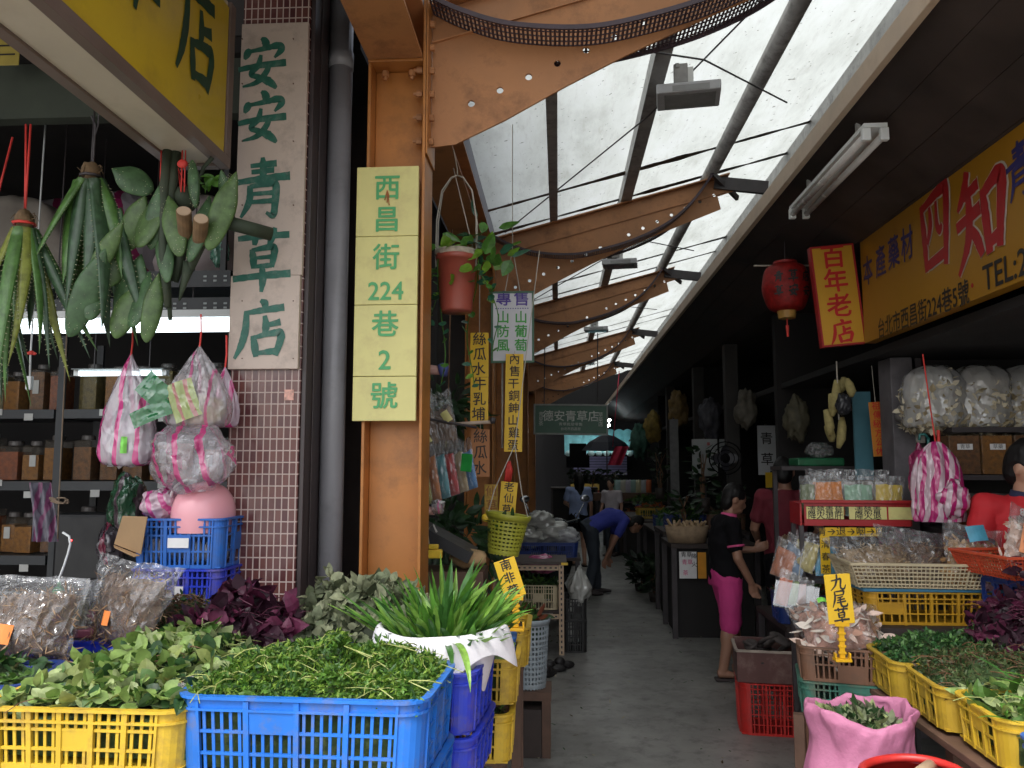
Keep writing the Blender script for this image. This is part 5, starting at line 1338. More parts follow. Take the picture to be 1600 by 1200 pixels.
strip_sign('price_sign', 'dim yellow sign half hidden left of the small three character sign', 757, 757, 778, 802, 5.2, mat('tag_yellow_dim', (.50,.30,.04), .5, .3, 30), '仙草', mat('tag_brown_mark', (.30,.12,.03), .6), .0)
# rods with wrapped ends, rope
def rod(label, u0, v0, u1, v1, y, rad, m, wraps=()):
    a, c = P(u0, v0, y), P(u1, v1, y); t = thing('hanging_rod', label, 'rod', a)
    b = MB(); b.tube([(0,0,0), c-a], rad, 10); b.build('pole', m, t, smooth=True)
    for (u, v, rr, mm, l) in wraps:
        q = P(u, v, y-.005)-a; b = MB(); b.tube([q-Vector((l/2,0,0)), q+Vector((-l*.1, 0, .004)), q+Vector((l/2,0,0))], [rr, rr*1.1, rr*.95], 12); b.build('wrapping', mm, t, smooth=True)
    return t
PKT = mat('tape_pinkish', (.52,.30,.26), .6, .15, 10)
rod('rod with pink tape and a blue roll on its end beside the address sign', 640, 580, 690, 577, 4.2, .012, PKT, ((676, 579, .024, PKT, .08), (693, 579, .034, mat('roll_blue', (.08,.10,.32), .5), .045)))
rod('rod carrying a crumpled plastic wrap below the packet bags', 640, 800, 690, 798, 4.2, .012, mat('rod_wood', (.35,.18,.10), .6), ((672, 799, .02, PKT, .05), (685, 793, .036, film('film_lilac', (0,0,0)), .06)))
rod('pale wooden rod between the two hanging lettered signs', 704, 663, 772, 659, 4.75, .011, mat('rod_pale', (.55,.42,.33), .6), ((770, 658, .018, dark_steel, .03),))
for (u, v0, v1, y, lab) in ((668, 590, 860, 4.15, 'thin white rope hanging straight beside the orange column'), (785, 565, 700, 5.3, 'grey cord hanging behind the long narrow yellow sign')):
    a, c = P(u, v0, y), P(u, v1, y); b = MB(); b.tube([(0,0,0), (0,0,c.z-a.z)], .006, 6)
    if v0 == 590:
        b.tube([(0,0,c.z-a.z), (-.03,0,c.z-a.z+.02), (-.04,0,c.z-a.z+.07), (-.02,0,c.z-a.z+.10)], .004, 6)
    tag(b.build('rope', mat('rope_white', (.5,.48,.44), .8), None, a, smooth=True), lab, 'rope')
q = P(795, 735, 5.2)
b = MB()
for k in range(4): b.tube([(0,0,.06), (.008*k-.01, 0, 0), (.012*k-.03, .01*k, -.09)], [.012, .014, .004], 6)
tag(b.build('ribbon', REDS, None, q, smooth=True), 'red plastic ribbon tied below the long narrow yellow sign', 'ribbon')
# packets of herbs hanging in clear bags
PKC = [mat('pack_orange', (.55,.20,.07), .5, .3, 10), mat('pack_teal', (.12,.35,.40), .5, .3, 10), mat('pack_red', (.55,.06,.06), .5, .3, 10), mat('pack_beige', (.50,.38,.22), .6, .3, 10), mat('pack_blue', (.10,.28,.58), .5, .3, 10), mat('pack_olive', (.42,.38,.10), .6, .3, 10)]
PL = ['olive', 'orange', 'teal', 'red', 'beige', 'blue']; PI = [5, 0, 1, 2, 3, 4]
for k in range(6):
    u = 668+14*k; packet('herb_packet', 'clear packet with a %s insert, %s from the left in the hanging row' % (PL[k], ORD[k]), 'herb packet', P(u, 790-5*k, 4.5+.03*k), (R(-4), R(-16), R(-30)), .10, .36-.012*k, .035, CLEAR, PKC[PI[k]], 60+k, 'clear packets hung beside the orange column', .8, None, .1)
for k, (u, v, hh) in enumerate(((675, 700, .30), (702, 690, .26))):
    packet('herb_packet', ['large clear bag hanging behind the olive packet', 'brown clear bag hanging above the row of packets'][k], 'herb packet', P(u, v+15, 4.75), (0, R(-14), R(-10)), .16, hh+.1, .05, CLEAR, mat('pack_brown', (.16,.09,.05), .7, .3, 12), 70+k, 'clear packets hung beside the orange column', .75, (0, .12, .05, .08, TAGP, R(-20)) if k == 0 else (.04, .2, .05, .07, TAGP, R(-20)), .15)
b = MB(); b.box(-.034, .034, -.003, .003, -.05, .05); tag(b.build('green_card', mat('card_green', (.02,.30,.05), .5), None, P(729, 723, 4.5), (0, R(5), R(-20)), bevel=.002), 'small green card clipped at the end of the row of packets', 'card')
rod('dark hanging bar that carries the row of packets', 655, 652, 745, 668, 4.72, .008, dark_steel)
# dark foliage of the herb shop behind the packets
for k, (u, v, y, s_, lab) in enumerate(((700, 640, 5.6, .30, 'dim leafy plant hanging behind the packets'), (735, 855, 5.4, .34, 'dim leafy plant standing below the packets'), (700, 830, 5.0, .3, 'dark green leaves below the rod with the crumpled wrap'))):
    p = P(u, v, y); b = MB(); rr = random.Random(k+50)
    for i in range(150):
        d = rdir(rr); leaf(b, d*s_*rr.uniform(.2, 1)*.8, d+Vector((0,0,-.4)), rdir(rr), rr.uniform(.08,.16), rr.uniform(.03,.055), .4, .2, rr.randrange(2), 4)
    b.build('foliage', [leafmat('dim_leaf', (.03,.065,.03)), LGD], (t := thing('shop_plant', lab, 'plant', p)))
    q = MB()
    if k == 0: q.tube([(0,0,0), (0.02,0,3.4-p.z)], .006, 6)
    else: q.tube([(0,0,0), (.02,0,-p.z)], .012, 8)
    q.build('stem', TWIG, t)
t = thing('shelf_board', 'slanting black board and brown paper wrap below the packets beside the column', 'board', P(702, 850, 4.4))
b = MB(); b.bar((-.16, 0, .09), (.13, 0, -.06), .3, .06); b.build('board', mat('black_plastic', (.02,.02,.022)), t)
b = MB(); b.sphere((.11, -.05, -.07), .10, .06, .05, 16, 10, fn=lambda d: 1+.3*nz(d, 2.5, 3)); b.build('paper_wrap', mat('paper_brown', (.40,.26,.13), .8, .2), t, smooth=True)
b = MB(); b.box(-.19, .20, -.15, .15, -1.155, -.13); b.build('stand', WOODM, t)
t = thing('clip_hook', 'yellow plastic clip on the end of the white rope', 'hook', P(676, 866, 4.1))
b = MB(); b.box(-.05, .05, -.015, .015, -.02, .025); b.box(-.02, .03, -.02, .02, .025, .05); b.build('clip', mat('clip_yellow', (.75,.50,.04), .4), t, bevel=.006)
b = MB(); b.tube([(-.02,0,.05), (-.03,0,.12), (0,0,.15), (.02,0,.11)], .005, 8); b.build('hook', mat('rope_white', (0,0,0)), t, smooth=True)
# baskets and crates along the left edge of the alley
def basket(label, p, r0, r1, H, m, rows, cols, rot=(0,0,0), handle=True, group=None):
    t = thing('plastic_basket', label, 'basket', p, 0, group, rot)
    b = MB(); N = cols*2
    def rad(z): return r0+(r1-r0)*z/H
    zz = [.02+(H-.05)*k/rows for k in range(rows+1)]
    for z in zz: b.lathe([(rad(z)-.003, z-.006), (rad(z)+.003, z-.006), (rad(z)+.003, z+.006), (rad(z)-.003, z+.006), (rad(z)-.003, z-.006)], 40)
    for k in range(cols):
        a = 2*math.pi*k/cols; d = Vector((math.cos(a), math.sin(a), 0)); b.bar(d*(rad(0)+.0), d*rad(H)+Vector((0,0,H)), .004, .0105 if cols > 20 else .016, 0, d.cross(Vector((0,0,1))))
    b.lathe([(0, .004), (r0, .004), (rad(.03)+.002, .03), (rad(.03)-.003, .03), (r0-.006, .01), (0, .01)], 40)
    b.build('lattice_wall', m, t)
    b = MB(); b.lathe([(r1-.004, H-.03), (r1+.004, H-.03), (r1+.014, H), (r1+.01, H+.006), (r1-.006, H), (r1-.004, H-.03)], 40); b.build('rim', m, t, smooth=True)
    return t
p = P(786, 866, 4.6)
OLIVE = mat('basket_olive', (.36, .36, .04), .45, .12, 5)
t = basket('olive yellow round basket hung above the price tag', p, .085, .118, .225, OLIVE, 8, 26, (0, R(8), 0))
b = MB(); b.tube([(-.118, 0, .21), (-.10, 0, .35), (-.02, 0, .62)], .003, 6); b.tube([(.118, 0, .21), (.06, 0, .35), (-.02, 0, .62), (-.04, .1, 3.0-p.z)], .003, 6); b.build('hanger', WIRE, t)
b = MB(); b.sphere((-.12, -.02, .19), .03, .02, .025, 10, 8); b.build('knot', mat('clip_yellow', (0,0,0)), t, smooth=True)
b = MB()
for i in range(60): leaf(b, Vector((r.uniform(-.07,.07), r.uniform(-.07,.07), r.uniform(.12,.2))), rdir(r)+Vector((0,0,.6)), rdir(r), .07, .03, .3, .2, r.randrange(2))
for k in range(8): b.sphere((r.uniform(-.05,.05), r.uniform(-.05,.05), .05+.05*r.random()), .035, .035, .03, 8, 6, 2)
tag(b.build('herb_bunch', [LGD, LG, mat('dim_herb', (.06,.07,.03), .8)], None, p), 'few green leaves inside the olive yellow basket', 'herbs')
# price tag on a yellow stand
def price_stand(label, u0, v0, u1, v1, vf, y, chars, tilt, brushc=False, size=None, uf=None):
    a, c = P(u0, v0, y), P(u1, v1, y); w_, h_ = abs(c.x-a.x), abs(a.z-c.z); cz = (a.z+c.z)/2
    zf = P((u0+u1)/2, vf, y).z
    t = thing('price_stand', label, 'price tag', ((a.x+c.x)/2, y, zf), 0)
    ct, st = math.cos(R(tilt)), math.sin(R(tilt))
    b = MB(); b.box(-w_/2, w_/2, -.002, .002, -h_/2, h_/2); pn = b.build('panel', TAGY, t, (0, -.012, cz-zf), (0, R(tilt), 0), bevel=.003)
    n = len(chars)
    for k, ch in enumerate(chars):
        z = h_/2-h_*(k+.5)/n; sz = size or min(w_*.82, h_/n*.9)
        if brushc and ch in BR: brush(ch, sz, INK, pn, (0, -.0032, z), (R(90), 0, 0), .95)
        else: text(ch, sz, INK, pn, (0, -.0032, z), (R(90), 0, 0), .03, wob=.04)
    zb = cz-zf-h_/2*ct; xb = -st*h_/2
    b = MB(); b.box(xb-.011, xb+.011, -.006, .008, .012, zb+.03); b.box(xb-.03, xb+.03, -.018, -.004, zb-.012, zb+.008)
    for k in range(4): b.box(xb-.016, xb+.016, -.009, .0085, .03+k*(zb-.05)/4, .04+k*(zb-.05)/4)
    b.box(xb-.034, xb+.034, -.022, .03, 0, .0115); b.box(xb-.034, xb-.026, -.012, .012, .012, .035); b.box(xb+.026, xb+.034, -.012, .012, .012, .035)
    b.build('stand', mat('stand_yellow', (.72,.40,.01), .4, .06), t, bevel=.002)
    return t
price_stand('leaning yellow tag with three characters on a yellow stand beside the long grass leaves', 780, 872, 814, 934, 985, 3.3, '南非葉', -18)
CG = 'yellow crates stacked along the left edge of the alley'
def leftcrate(label, u, v, y, m, L=.40, W=.34, H=.16, rz=0):
    a = P(u, v, y); return crate(label, (a.x-L/2, y+W/2, a.z-H), R(rz), m, L, W, H, (3, 3), 3, False, (1, 1), .045, CG)
leftcrate('yellow crate holding the leaning tag next to the grey basket', 824, 982, 3.45, YELLOW2)
leftcrate('yellow crate behind the indigo crates at the alley edge', 806, 1032, 3.02, YELLOW2)
leftcrate('blue crate edge between two yellow crates at the alley edge', 801, 1000, 3.24, BLUE2, .36, .18, .22)
leftcrate('low yellow crate sticking out beside the indigo crates', 797, 1118, 2.98, YELLOW, .42, .34, .17)
heap('herb_heap', 'dark herb in the yellow crate behind the indigo crates', 'herbs', (P(806, 1032, 3.02).x-.2, 3.19, P(806, 1032, 3.02).z-.02), 0, .36, .30, .04, 220, [LGD, LG, LGL], (.045, .02), CORE, .1, 31)
heap('herb_heap', 'green herb drooping from the low yellow crate', 'herbs', (P(797, 1118, 2.98).x-.21, 3.15, P(797, 1118, 2.98).z-.02), 0, .38, .30, .06, 240, [FI1, LGD, LG], (.05, .016), CORE, .1, 32)
heap('herb_heap', 'reddish stems in the yellow crate with the leaning tag', 'herbs', (P(824, 982, 3.45).x-.2, 3.62, P(824, 982, 3.45).z-.03), 0, .36, .30, .05, 160, [LGD, LSC, leafmat('leaf_rusty', (.2,.06,.03))], (.04, .014), CORE, .1, 33, stems=40, stem_m=TWIG)
for k, (x, y, z, lab) in enumerate(((-.345, 3.62, .85, 'wooden stool under the yellow crate with the leaning tag'), (-.37, 3.18, .74, 'wooden stool under the row of yellow crates'))):
    a = [P(824, 982, 3.45), P(797, 1118, 2.98)][k]; zt_ = a.z-.162 if k == 0 else a.z-.172; x = a.x-.2
    t = thing('stool', lab, 'stool', (x, y, 0)); b = MB(); b.box(-.18, .18, -.13, .13, zt_-.03, zt_); b.build('seat', WOODM, t)
    for sx_ in (-.15, .15):
        for sy_ in (-.1, .1):
            b = MB(); b.box(sx_-.02, sx_+.02, sy_-.02, sy_+.02, 0, zt_-.0305); b.build('leg', WOODM, t)
for (a_, lab) in ((P(806, 1032, 3.02), 'dark box under the yellow crate behind the indigo crates'), (P(801, 1000, 3.24), 'dark box under the blue crate edge')):
    b = MB(); w2 = .16 if lab.endswith('crates') else .12; yy = a_.y + (.17 if lab.endswith('crates') else .09); zz = a_.z-(.162 if lab.endswith('crates') else .222)
    b.box(-w2, w2, -.075, .075, 0, zz) if False else b.box(-w2, w2, -.07, .07, zz-.16, zz)
    tag(b.build('carton', WOODM, None, (a_.x-.2, yy, 0), bevel=.003), lab, 'box')
# grey laundry basket on its stool
yg = 5.0; p = P(828, 1072, yg); Hh = P(828, 966, yg).z-p.z
basket('grey lattice laundry basket standing at the alley edge', p, .095, .115, Hh, GREYP, 12, 30)
t = thing('stool', 'low dark stool under the grey laundry basket', 'stool', (p.x, p.y, 0)); b = MB(); b.box(-.13, .13, -.13, .13, p.z-.05, p.z-.001); b.build('seat', WOODM, t)
for sx_ in (-.1, .1):
    for sy_ in (-.1, .1): b = MB(); b.box(sx_-.025, sx_+.025, sy_-.025, sy_+.025, 0, p.z-.051); b.build('leg', WOODM, t)
b = MB(); b.box(-.072, .072, -.13, .13, .002, p.z-.10); b.build('cross_shelf', dark_wood, t)
b = MB()
for i in range(50): leaf(b, Vector((r.uniform(-.08,.08), r.uniform(-.08,.08), r.uniform(-.02,.05))), rdir(r)+Vector((0,0,.7)), rdir(r), .08, .03, .3, .2, r.randrange(3))
b.sphere((0,0,-.07), .09, .09, .08, 12, 8, 0)
tag(b.build('herb_bunch', [LGD, LG, leafmat('leaf_rusty', (0,0,0))], None, (p.x, p.y, p.z+Hh)), 'green and rusty leaves on top of the grey laundry basket', 'herbs')
# slotted cream rack with crate, pink bag and tray of white bags
ya_, yb_ = 7.45, 8.05
xa, xb = P(770, 900, ya_).x, P(877, 900, ya_).x; zt_ = P(850, 882, ya_).z
SLOT = mat('rack_cream', (.50,.36,.24), .5, .15, 8)
t = thing('slotted_rack', 'cream slotted angle rack with dark top at the alley edge', 'rack', (0, 0, 0))
def slotbar(a, c, w_, up):
    a, c = Vector(a), Vector(c); L = (c-a).length; n = int(L/.045); b = MB(); d = (c-a)/L; b.bar(a, c, w_, .004, 0, up)
    s_ = MB()
    for k in range(n):
        q = a + d*((k+.5)*L/n); s_.bar(q-d*.011-Vector((0,.003,0)), q+d*.011-Vector((0,.003,0)), w_*.32, .003, 0, up)
    n0 = len(b.v); b.v += s_.v; b.f += [[i+n0 for i in f] for f in s_.f]; b.m += [1]*len(s_.f); b.build('rail', [SLOT, dark_steel], t)
slotbar((xb, ya_, 0), (xb, ya_, zt_), .045, (0,-1,0)); slotbar((xa, ya_, 0), (xa, ya_, zt_), .045, (0,-1,0))
slotbar((xa+.03, ya_, zt_-.03), (xb-.025, ya_, zt_-.03), .045, (0,-1,0)); slotbar((xa+.03, ya_, .34), (xb-.025, ya_, .34), .045, (0,-1,0))
b = MB(); b.box(xa-.03, xb+.05, ya_-.02, yb_, zt_, zt_+.025); b.build('top_board', mat('top_dark', (.07,.05,.045), .6), t)
b = MB(); b.box(xa, xb, ya_+.02, yb_, .365, .385); b.build('shelf_board', dark_wood, t)
for x in (xa, xb): b = MB(); b.box(x-.02, x+.02, yb_-.04, yb_, 0, zt_-.001); b.build('post', SLOT, t)
b = MB(); b.box(xb-.0, xb+.06, ya_-.026, ya_-.021, zt_-.002, zt_+.02); b.build('edge_tape', mat('clip_yellow', (0,0,0)), t)
crate('cream crate inside the slotted rack', (xb-.21, ya_+.25, .387), 0, CREAM, .36, .36, .22, (3, 3), 3, False, (1,1), .04, None)
heap('herb_heap', 'green herb on the cream crate inside the slotted rack', 'herbs', (xb-.21, ya_+.25, .60), 0, .33, .33, .06, 240, [LGD, LG], (.06, .02), CORE, .12, 41)
crumpled('plastic_bag', 'pink bag stuffed under the dark top of the slotted rack', 'plastic bag', (xb-.19, ya_+.33, .77), .15, .13, .09, film('film_pink', (.75,.18,.38), .92, wrinkle=10), 51)
a = P(896, 1020, 6.5)
crate('black crate standing on the ground right of the slotted rack', (xb+.125, 7.75, .0), 0, mat('crate_black', (.022,.022,.022), .5, .2), .20, .40, .28, (2, 3), 4, False, None, .03, None)
crate('black crate stacked on the black crate by the slotted rack', (xb+.125, 7.75, .282), 0, mat('crate_black', (0,0,0)), .20, .40, .20, (2, 3), 3, False, None, .03, None)
crumpled('plastic_bag', 'dirty white plastic bag hanging beside the slotted rack', 'plastic bag', P(906, 920, 7.6), .10, .09, .15, film('film_dirty_white', (.62,.62,.58), .80, wrinkle=12), 52, .28, pinch=.5)
for k, (u, v) in enumerate(((868, 1043), (882, 1038), (858, 1050))):
    q = PZ(u, v, .03); b = MB(); b.sphere((0,0,.02), .10, .05, .035, 14, 8, fn=lambda d: 1+.15*nz(d, 2, k)); b.sphere((-.05,0,.055), .05, .045, .04, 10, 8)
    tag(b.build('slipper', mat('slipper_black', (.018,.016,.016), .5), None, (q.x, q.y, 0.002), (0, 0, R(10+25*k)), smooth=True), ['dark slipper in the middle of the pile at the alley edge', 'dark slipper at the right of the pile at the alley edge', 'dark slipper nearest in the pile at the alley edge'][k], 'slipper')
yt = 8.6; a, c = P(800, 848, yt), P(903, 872, yt)
t = thing('market_table', 'dark table beyond the slotted rack under the blue tray', 'table', ((a.x+c.x)/2, yt+.25, 0))
wv = (c.x-a.x)/2
b = MB(); b.box(-wv-.05, wv+.03, -.27, .3, c.z-.03, c.z); b.build('tabletop', dark_wood, t)
for x in (-wv, wv): 
    for y in (-.22, .25): b = MB(); b.box(x-.02, x+.02, y-.02, y+.02, 0, c.z-.031); b.build('leg', dark_steel, t)
crate('navy blue crate of white bags on the dark table', ((a.x+c.x)/2, yt+.26, c.z+.001), 0, NAVY, wv*2, .46, a.z-c.z, (4, 3), 2, True, (0, 0), .04, None)
WB = film('film_dirty_white', (0,0,0))
for k, (u, v, s_) in enumerate(((828, 838, .15), (862, 832, .17), (885, 838, .13), (815, 815, .11), (845, 812, .13))):
    crumpled('plastic_bag', ['grey white bag at the left in the navy crate', 'big grey white bag in the middle of the navy crate', 'clear grey bag at the right in the navy crate', 'small white bag on top at the left of the navy crate', 'white bag with a green mark on top of the navy crate'][k], 'plastic bag', P(u, v, yt+.2+.05*(k % 2)), s_*1.15, s_, s_*.72, [WB, CLEARW][k == 2], 61+k, .3, 'bags in the navy crate')
# green hanging shop sign far down the alley
yd = 12.0; a, c = P(835, 633, yd), P(949, 678, yd); w_, h_ = c.x-a.x, a.z-c.z
t = thing('hanging_sign', 'dark green hanging shop sign with white characters far down the alley', 'sign', ((a.x+c.x)/2, yd, (a.z+c.z)/2), R(0), rot=(0, R(.8), 0))
b = MB(); b.box(-w_/2, w_/2, 0, .08, -h_/2, h_/2); b.build('panel', mat('sign_green', (.045,.13,.085), .4, .08), t)
b = MB()
for x in (-1, 1): b.box(x*w_/2-.012, x*w_/2+.012, -.01, .09, -h_/2-.012, h_/2+.012)
for z in (-1, 1): b.box(-w_/2+.0125, w_/2-.0125, -.0095, .0895, z*h_/2-.012, z*h_/2+.012)
b.build('frame', mat('frame_grey', (.3,.32,.3), .5), t)
SW = mat('lettering_white', (.62,.66,.62), .5)
text('德安青草店', .17, SW, t, (0, -.003, h_*.09), (R(90), 0, 0), .02)
text('青草批發零售', .05, SW, t, (0, -.003, -h_*.17), (R(90), 0, 0), 0, sx=1.2); text('台北市西昌街', .05, SW, t, (0, -.003, -h_*.33), (R(90), 0, 0), 0, sx=1.0)
text('青草茶', .075, SW, t, (-w_*.41, -.003, 0), (R(90), 0, 0), 0, vert=True, lead=.95); text('草藥店', .075, SW, t, (w_*.41, -.003, 0), (R(90), 0, 0), 0, vert=True, lead=.95)
b = MB()
for x in (-.4, .4): b.tube([(x, .04, h_/2), (x, .04, h_/2+1.1)], .008, 6)
b.build('hanger', dark_steel, t)
# ================================================================= RIGHT STALL
r = random.Random(31)
# big yellow shop sign and its end panel
sx_ = 2.0
SY = mat('sign_ochre_shaded', (.37, .175, .012), .4, .08, 1.5, (.28,.14,.02), .4, 3)  # yellow lowered to ochre: shade under the soffit put into the base colour
zt_, zb_ = 3.245, 2.495
yf = PX(1347, 450, sx_).y
t = thing('shop_sign', 'long ochre shop sign with big red characters under the right soffit', 'sign', (sx_, 0, 0))
b = MB(); b.box(0, .07, .5, yf, zb_, zt_); b.build('panel', SY, t)
SR = mat('sign_red', (.36, .015, .018), .45, .1); SB = mat('sign_navy', (.035,.03,.14), .5, .1); SWH = mat('sign_white_edge', (.55,.5,.42), .5)
def on(u, v): q = PX(u, v, sx_-.003); return (-.003, q.y, q.z)
RZ = (R(90), 0, R(-90))
for ch, u, v, s_, fx_ in (('四', 1461, 359, .46, .74), ('知', 1530, 338, .50, .88)):
    l = on(u, v); brush(ch, s_, SWH, t, (-.0015, l[1], l[2]), RZ, fx_, 1.28); brush(ch, s_, SR, t, (-.0055, l[1], l[2]), RZ, fx_, 1.02)
for ch, u, v in (('本', 1356, 425), ('產', 1376, 412), ('藥', 1396, 398), ('材', 1417, 385)):
    l = on(u, v); text(ch, .205, SB, t, l, RZ, .022, sx=.8, wob=.05)
for ch, u, v, s_ in (('青', 1592, 265, .26), ('草', 1652, 228, .26)):
    l = on(u, v); brush(ch, s_, SB, t, l, RZ, .8)
l = on(1434, 491); text('台北市西昌街224巷5號', .135, INK, t, (l[0], l[1], l[2]), RZ, .02, sx=.83)
l = on(1569, 424); text('TEL:2', .17, INK, t, l, RZ, .02, sx=.92)
l = on(1519, 446); b = MB(); b.sphere((l[0], l[1], l[2]), .001, .012, .012, 8, 6); b.build('dot', SR, t)
b = MB(); b.box(-.004, .071, .5, yf, zt_+.0005, zt_+.03); b.build('top_trim', dark_wood, t)
a, c = P(1276, 384, yf+.02), P(1352, 540, yf+.02); w_ = .285; h_ = a.z-c.z
t = thing('shop_sign', 'narrow ochre sign panel with four red characters at the end of the long sign', 'sign', (sx_-.012-w_/2, yf+.01, (a.z+c.z)/2), rot=(0, R(-5), 0))
b = MB(); b.box(-w_/2+.012, w_/2-.012, 0, .05, -h_/2+.012, h_/2-.012); b.build('panel', mat('sign_ochre_bright', (.62, .33, .03), .4, .08, 1.5), t)
b = MB()
for x in (-1, 1): b.box(x*(w_/2-.006)-.006, x*(w_/2-.006)+.006, -.004, .054, -h_/2, h_/2)
for z in (-1, 1): b.box(-w_/2+.0125, w_/2-.0125, -.0035, .0535, z*(h_/2-.006)-.006, z*(h_/2-.006)+.006)
b.build('frame', SR, t)
SRB = mat('sign_red_bright', (.55,.02,.02), .45, .1)
for k, ch in enumerate('百年老店'):
    z = h_*(.37-.245*k)
    if ch in BR: brush(ch, .16, SRB, t, (.0, -.003, z), (R(90), 0, 0), 1.0)
    else: text(ch, .165, SRB, t, (0, -.003, z), (R(90), 0, 0), .035, wob=.03)
# twin unlit lamp under the soffit, red lantern
a, c = P(1377, 182, 3.75), P(1240, 318, 5.0)
t = thing('ceiling_lamp', 'unlit twin tube lamp under the right soffit', 'lamp', ((a.x+c.x)/2, (a.y+c.y)/2, 3.27), 0)
b = MB(); b.box(-.055, .055, -.62, .62, .035, .055); b.build('plate', LAMPW, t)
for x in (-.042, .042):
    b = MB(); b.tube([(x, -.59, 0), (x, .59, 0)], .018, 14); b.build('tube', mat('tube_unlit', (.62,.60,.58), .25, .03), t, smooth=True)
    for y in (-.605, .605): b = MB(); b.box(x-.02, x+.02, y-.015, y+.015, -.028, .0345); b.build('holder', LAMPW, t, bevel=.004)
for y in (-.4, .4): b = MB(); b.box(-.01, .01, y-.01, y+.01, .0555, .22); b.build('stem', LAMPW, t)
p = P(1228, 450, 5.7); rr_ = 35.5*5.7/1250
t = thing('lantern', 'red paper lantern with black characters hanging under the soffit', 'lantern', p)
LRED = leafmat('lantern_red', (.36,.016,.014), .55, .3)
b = MB(); b.lathe(smooth_prof([(.07, -.168), (.125, -.14), (rr_, -.03), (rr_, .04), (.14, .135), (.08, .175)], 6), 48, fn=lambda a, z: 1-.02*abs(math.sin(a*12))); b.build('shade', LRED, t, smooth=True)
b = MB(); b.lathe([(0, .172), (.082, .172), (.082, .19), (0, .19)], 24); b.build('cap', mat('lantern_cap', (.30,.02,.02), .5), t)
b = MB(); b.lathe([(0, -.22), (.058, -.22), (.066, -.165), (0, -.165)], 24); b.build('base_ring', mat('lantern_gold', (.45,.25,.06), .5, .2), t)
b = MB(); b.tube([(0,0,-.22), (0,0,-.29)], .004, 6); b.tube([(0,0,-.27), (.002,0,-.35)], [.012, .007], 8); b.build('tassel', REDS, t)
b = MB(); b.tube([(0,0,.19), (0,0,3.3-p.z)], .003, 6); b.build('wire', dark_steel, t)
for dx, s_, chs in ((-.088, .075, '青草'), (.005, .085, '草安'), (.10, .075, '店安')):
    for k, ch in enumerate(chs):
        y0 = -math.sqrt(max(.001, rr_**2-dx**2))*.985; o = brush(ch, s_*1.05, INK, t, (dx, y0-.004, .055-.10*k), (R(90), 0, R(dx/rr_*52)), .8, 1.25)
b = MB(); b.tube([(-.22, 0, .165), (.22, .02, .165)], .006, 6); b.build('cross_wire', WIRE, t)
# yellow crates in a row, the table below
RC = 'crates of herbs in a row on the right stall'
xL = 1.375
ycr = [(3.62, YELLOW2), (3.24, YELLOW2), (2.86, YELLOW)]
for k, (y, m) in enumerate(ycr):
    crate(['dirty yellow crate at the far end of the right row next to the tall tag', 'dirty yellow crate in the middle of the right row', 'yellow crate at the near end of the right row beside the blue crate'][k], (xL+.28+.012*k, y, .745), R(-3), m, .56, .36, .155, (4, 3), 2, False, (1, 1), .06, RC, .03)
crate('worn blue crate with pale stalks at the right edge', (xL+.31, 2.46, .73), R(-3), BLUE2, .56, .36, .155, (4, 3), 2, True, None, .05, RC, .03)
t = thing('market_table', 'wooden trestle table under the row of crates on the right stall', 'table', (0,0,0))
b = MB(); b.box(xL-.01, 2.3, 2.2, 4.0, .70, .728); b.build('tabletop', WOODM, t, bevel=.004)
for x, y in ((xL+.06, 2.3), (xL+.06, 3.1), (xL+.06, 3.9), (2.2, 2.3), (2.2, 3.9)): b = MB(); b.box(x-.03, x+.03, y-.03, y+.03, 0, .699); b.build('leg', WOODM, t)
RG = 'heaps of herbs on the right stall'
G1 = leafmat('parsley_green', (.045,.15,.04)); G2 = leafmat('parsley_light', (.10,.22,.06)); G3 = leafmat('moss_green', (.085,.12,.04)); G4 = leafmat('moss_brown', (.10,.065,.03))
heap('herb_heap', 'heap of bright green parsley like herb in the far yellow crate', 'herbs', (xL+.34, 3.66, .87), R(-3), .62, .40, .13, 1500, [G1, G2, LGD], (.026, .012), CORE, .1, 71, fine=True, up=.4, group=RG)
heap('herb_heap', 'heap of brownish mossy green herb in the middle yellow crate', 'herbs', (xL+.36, 3.27, .87), R(-3), .66, .42, .15, 2000, [G3, G4, LGD, G3], (.022, .007), CORE, .1, 72, fine=True, stems=120, stem_m=mat('stem_rust', (.17,.08,.04), .7), up=.35, group=RG)
heap('herb_heap', 'loose pale green leafy stalks in the near yellow crate', 'herbs', (xL+.36, 2.86, .87), R(-3), .62, .40, .10, 420, [LGL, LG, LGP, G2], (.075, .032), CORE, .1, 73, curl=.7, up=.3, stems=60, stem_m=STEM, group=RG)
heap('herb_heap', 'pale stalks and leaves in the blue crate at the right edge', 'herbs', (xL+.40, 2.46, .86), R(-3), .60, .40, .08, 330, [LGL, LG, G2], (.08, .02), CORE, .1, 74, curl=.7, up=.3, stems=90, stem_m=STEM, group=RG)
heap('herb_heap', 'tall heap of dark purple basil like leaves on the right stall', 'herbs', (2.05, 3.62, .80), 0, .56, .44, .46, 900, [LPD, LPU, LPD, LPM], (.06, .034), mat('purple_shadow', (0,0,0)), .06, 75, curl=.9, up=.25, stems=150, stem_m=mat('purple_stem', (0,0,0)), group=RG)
heap('herb_heap', 'dark green leafy herb at the right photo edge', 'herbs', (2.16, 3.16, .82), 0, .36, .44, .42, 700, [LGD, LG, G1], (.055, .024), CORE, .06, 76, curl=.6, up=.3, group=RG)
strap_b = MB()
for k in range(26):
    strap(strap_b, (xL+r.uniform(.0,.5), 2.66+r.uniform(-.12,.2), .93), R(r.uniform(120, 290)), r.uniform(.9, 1.4), r.uniform(.12,.26), r.uniform(.012,.022), r.uniform(.4,1.4), k % 3, 8)
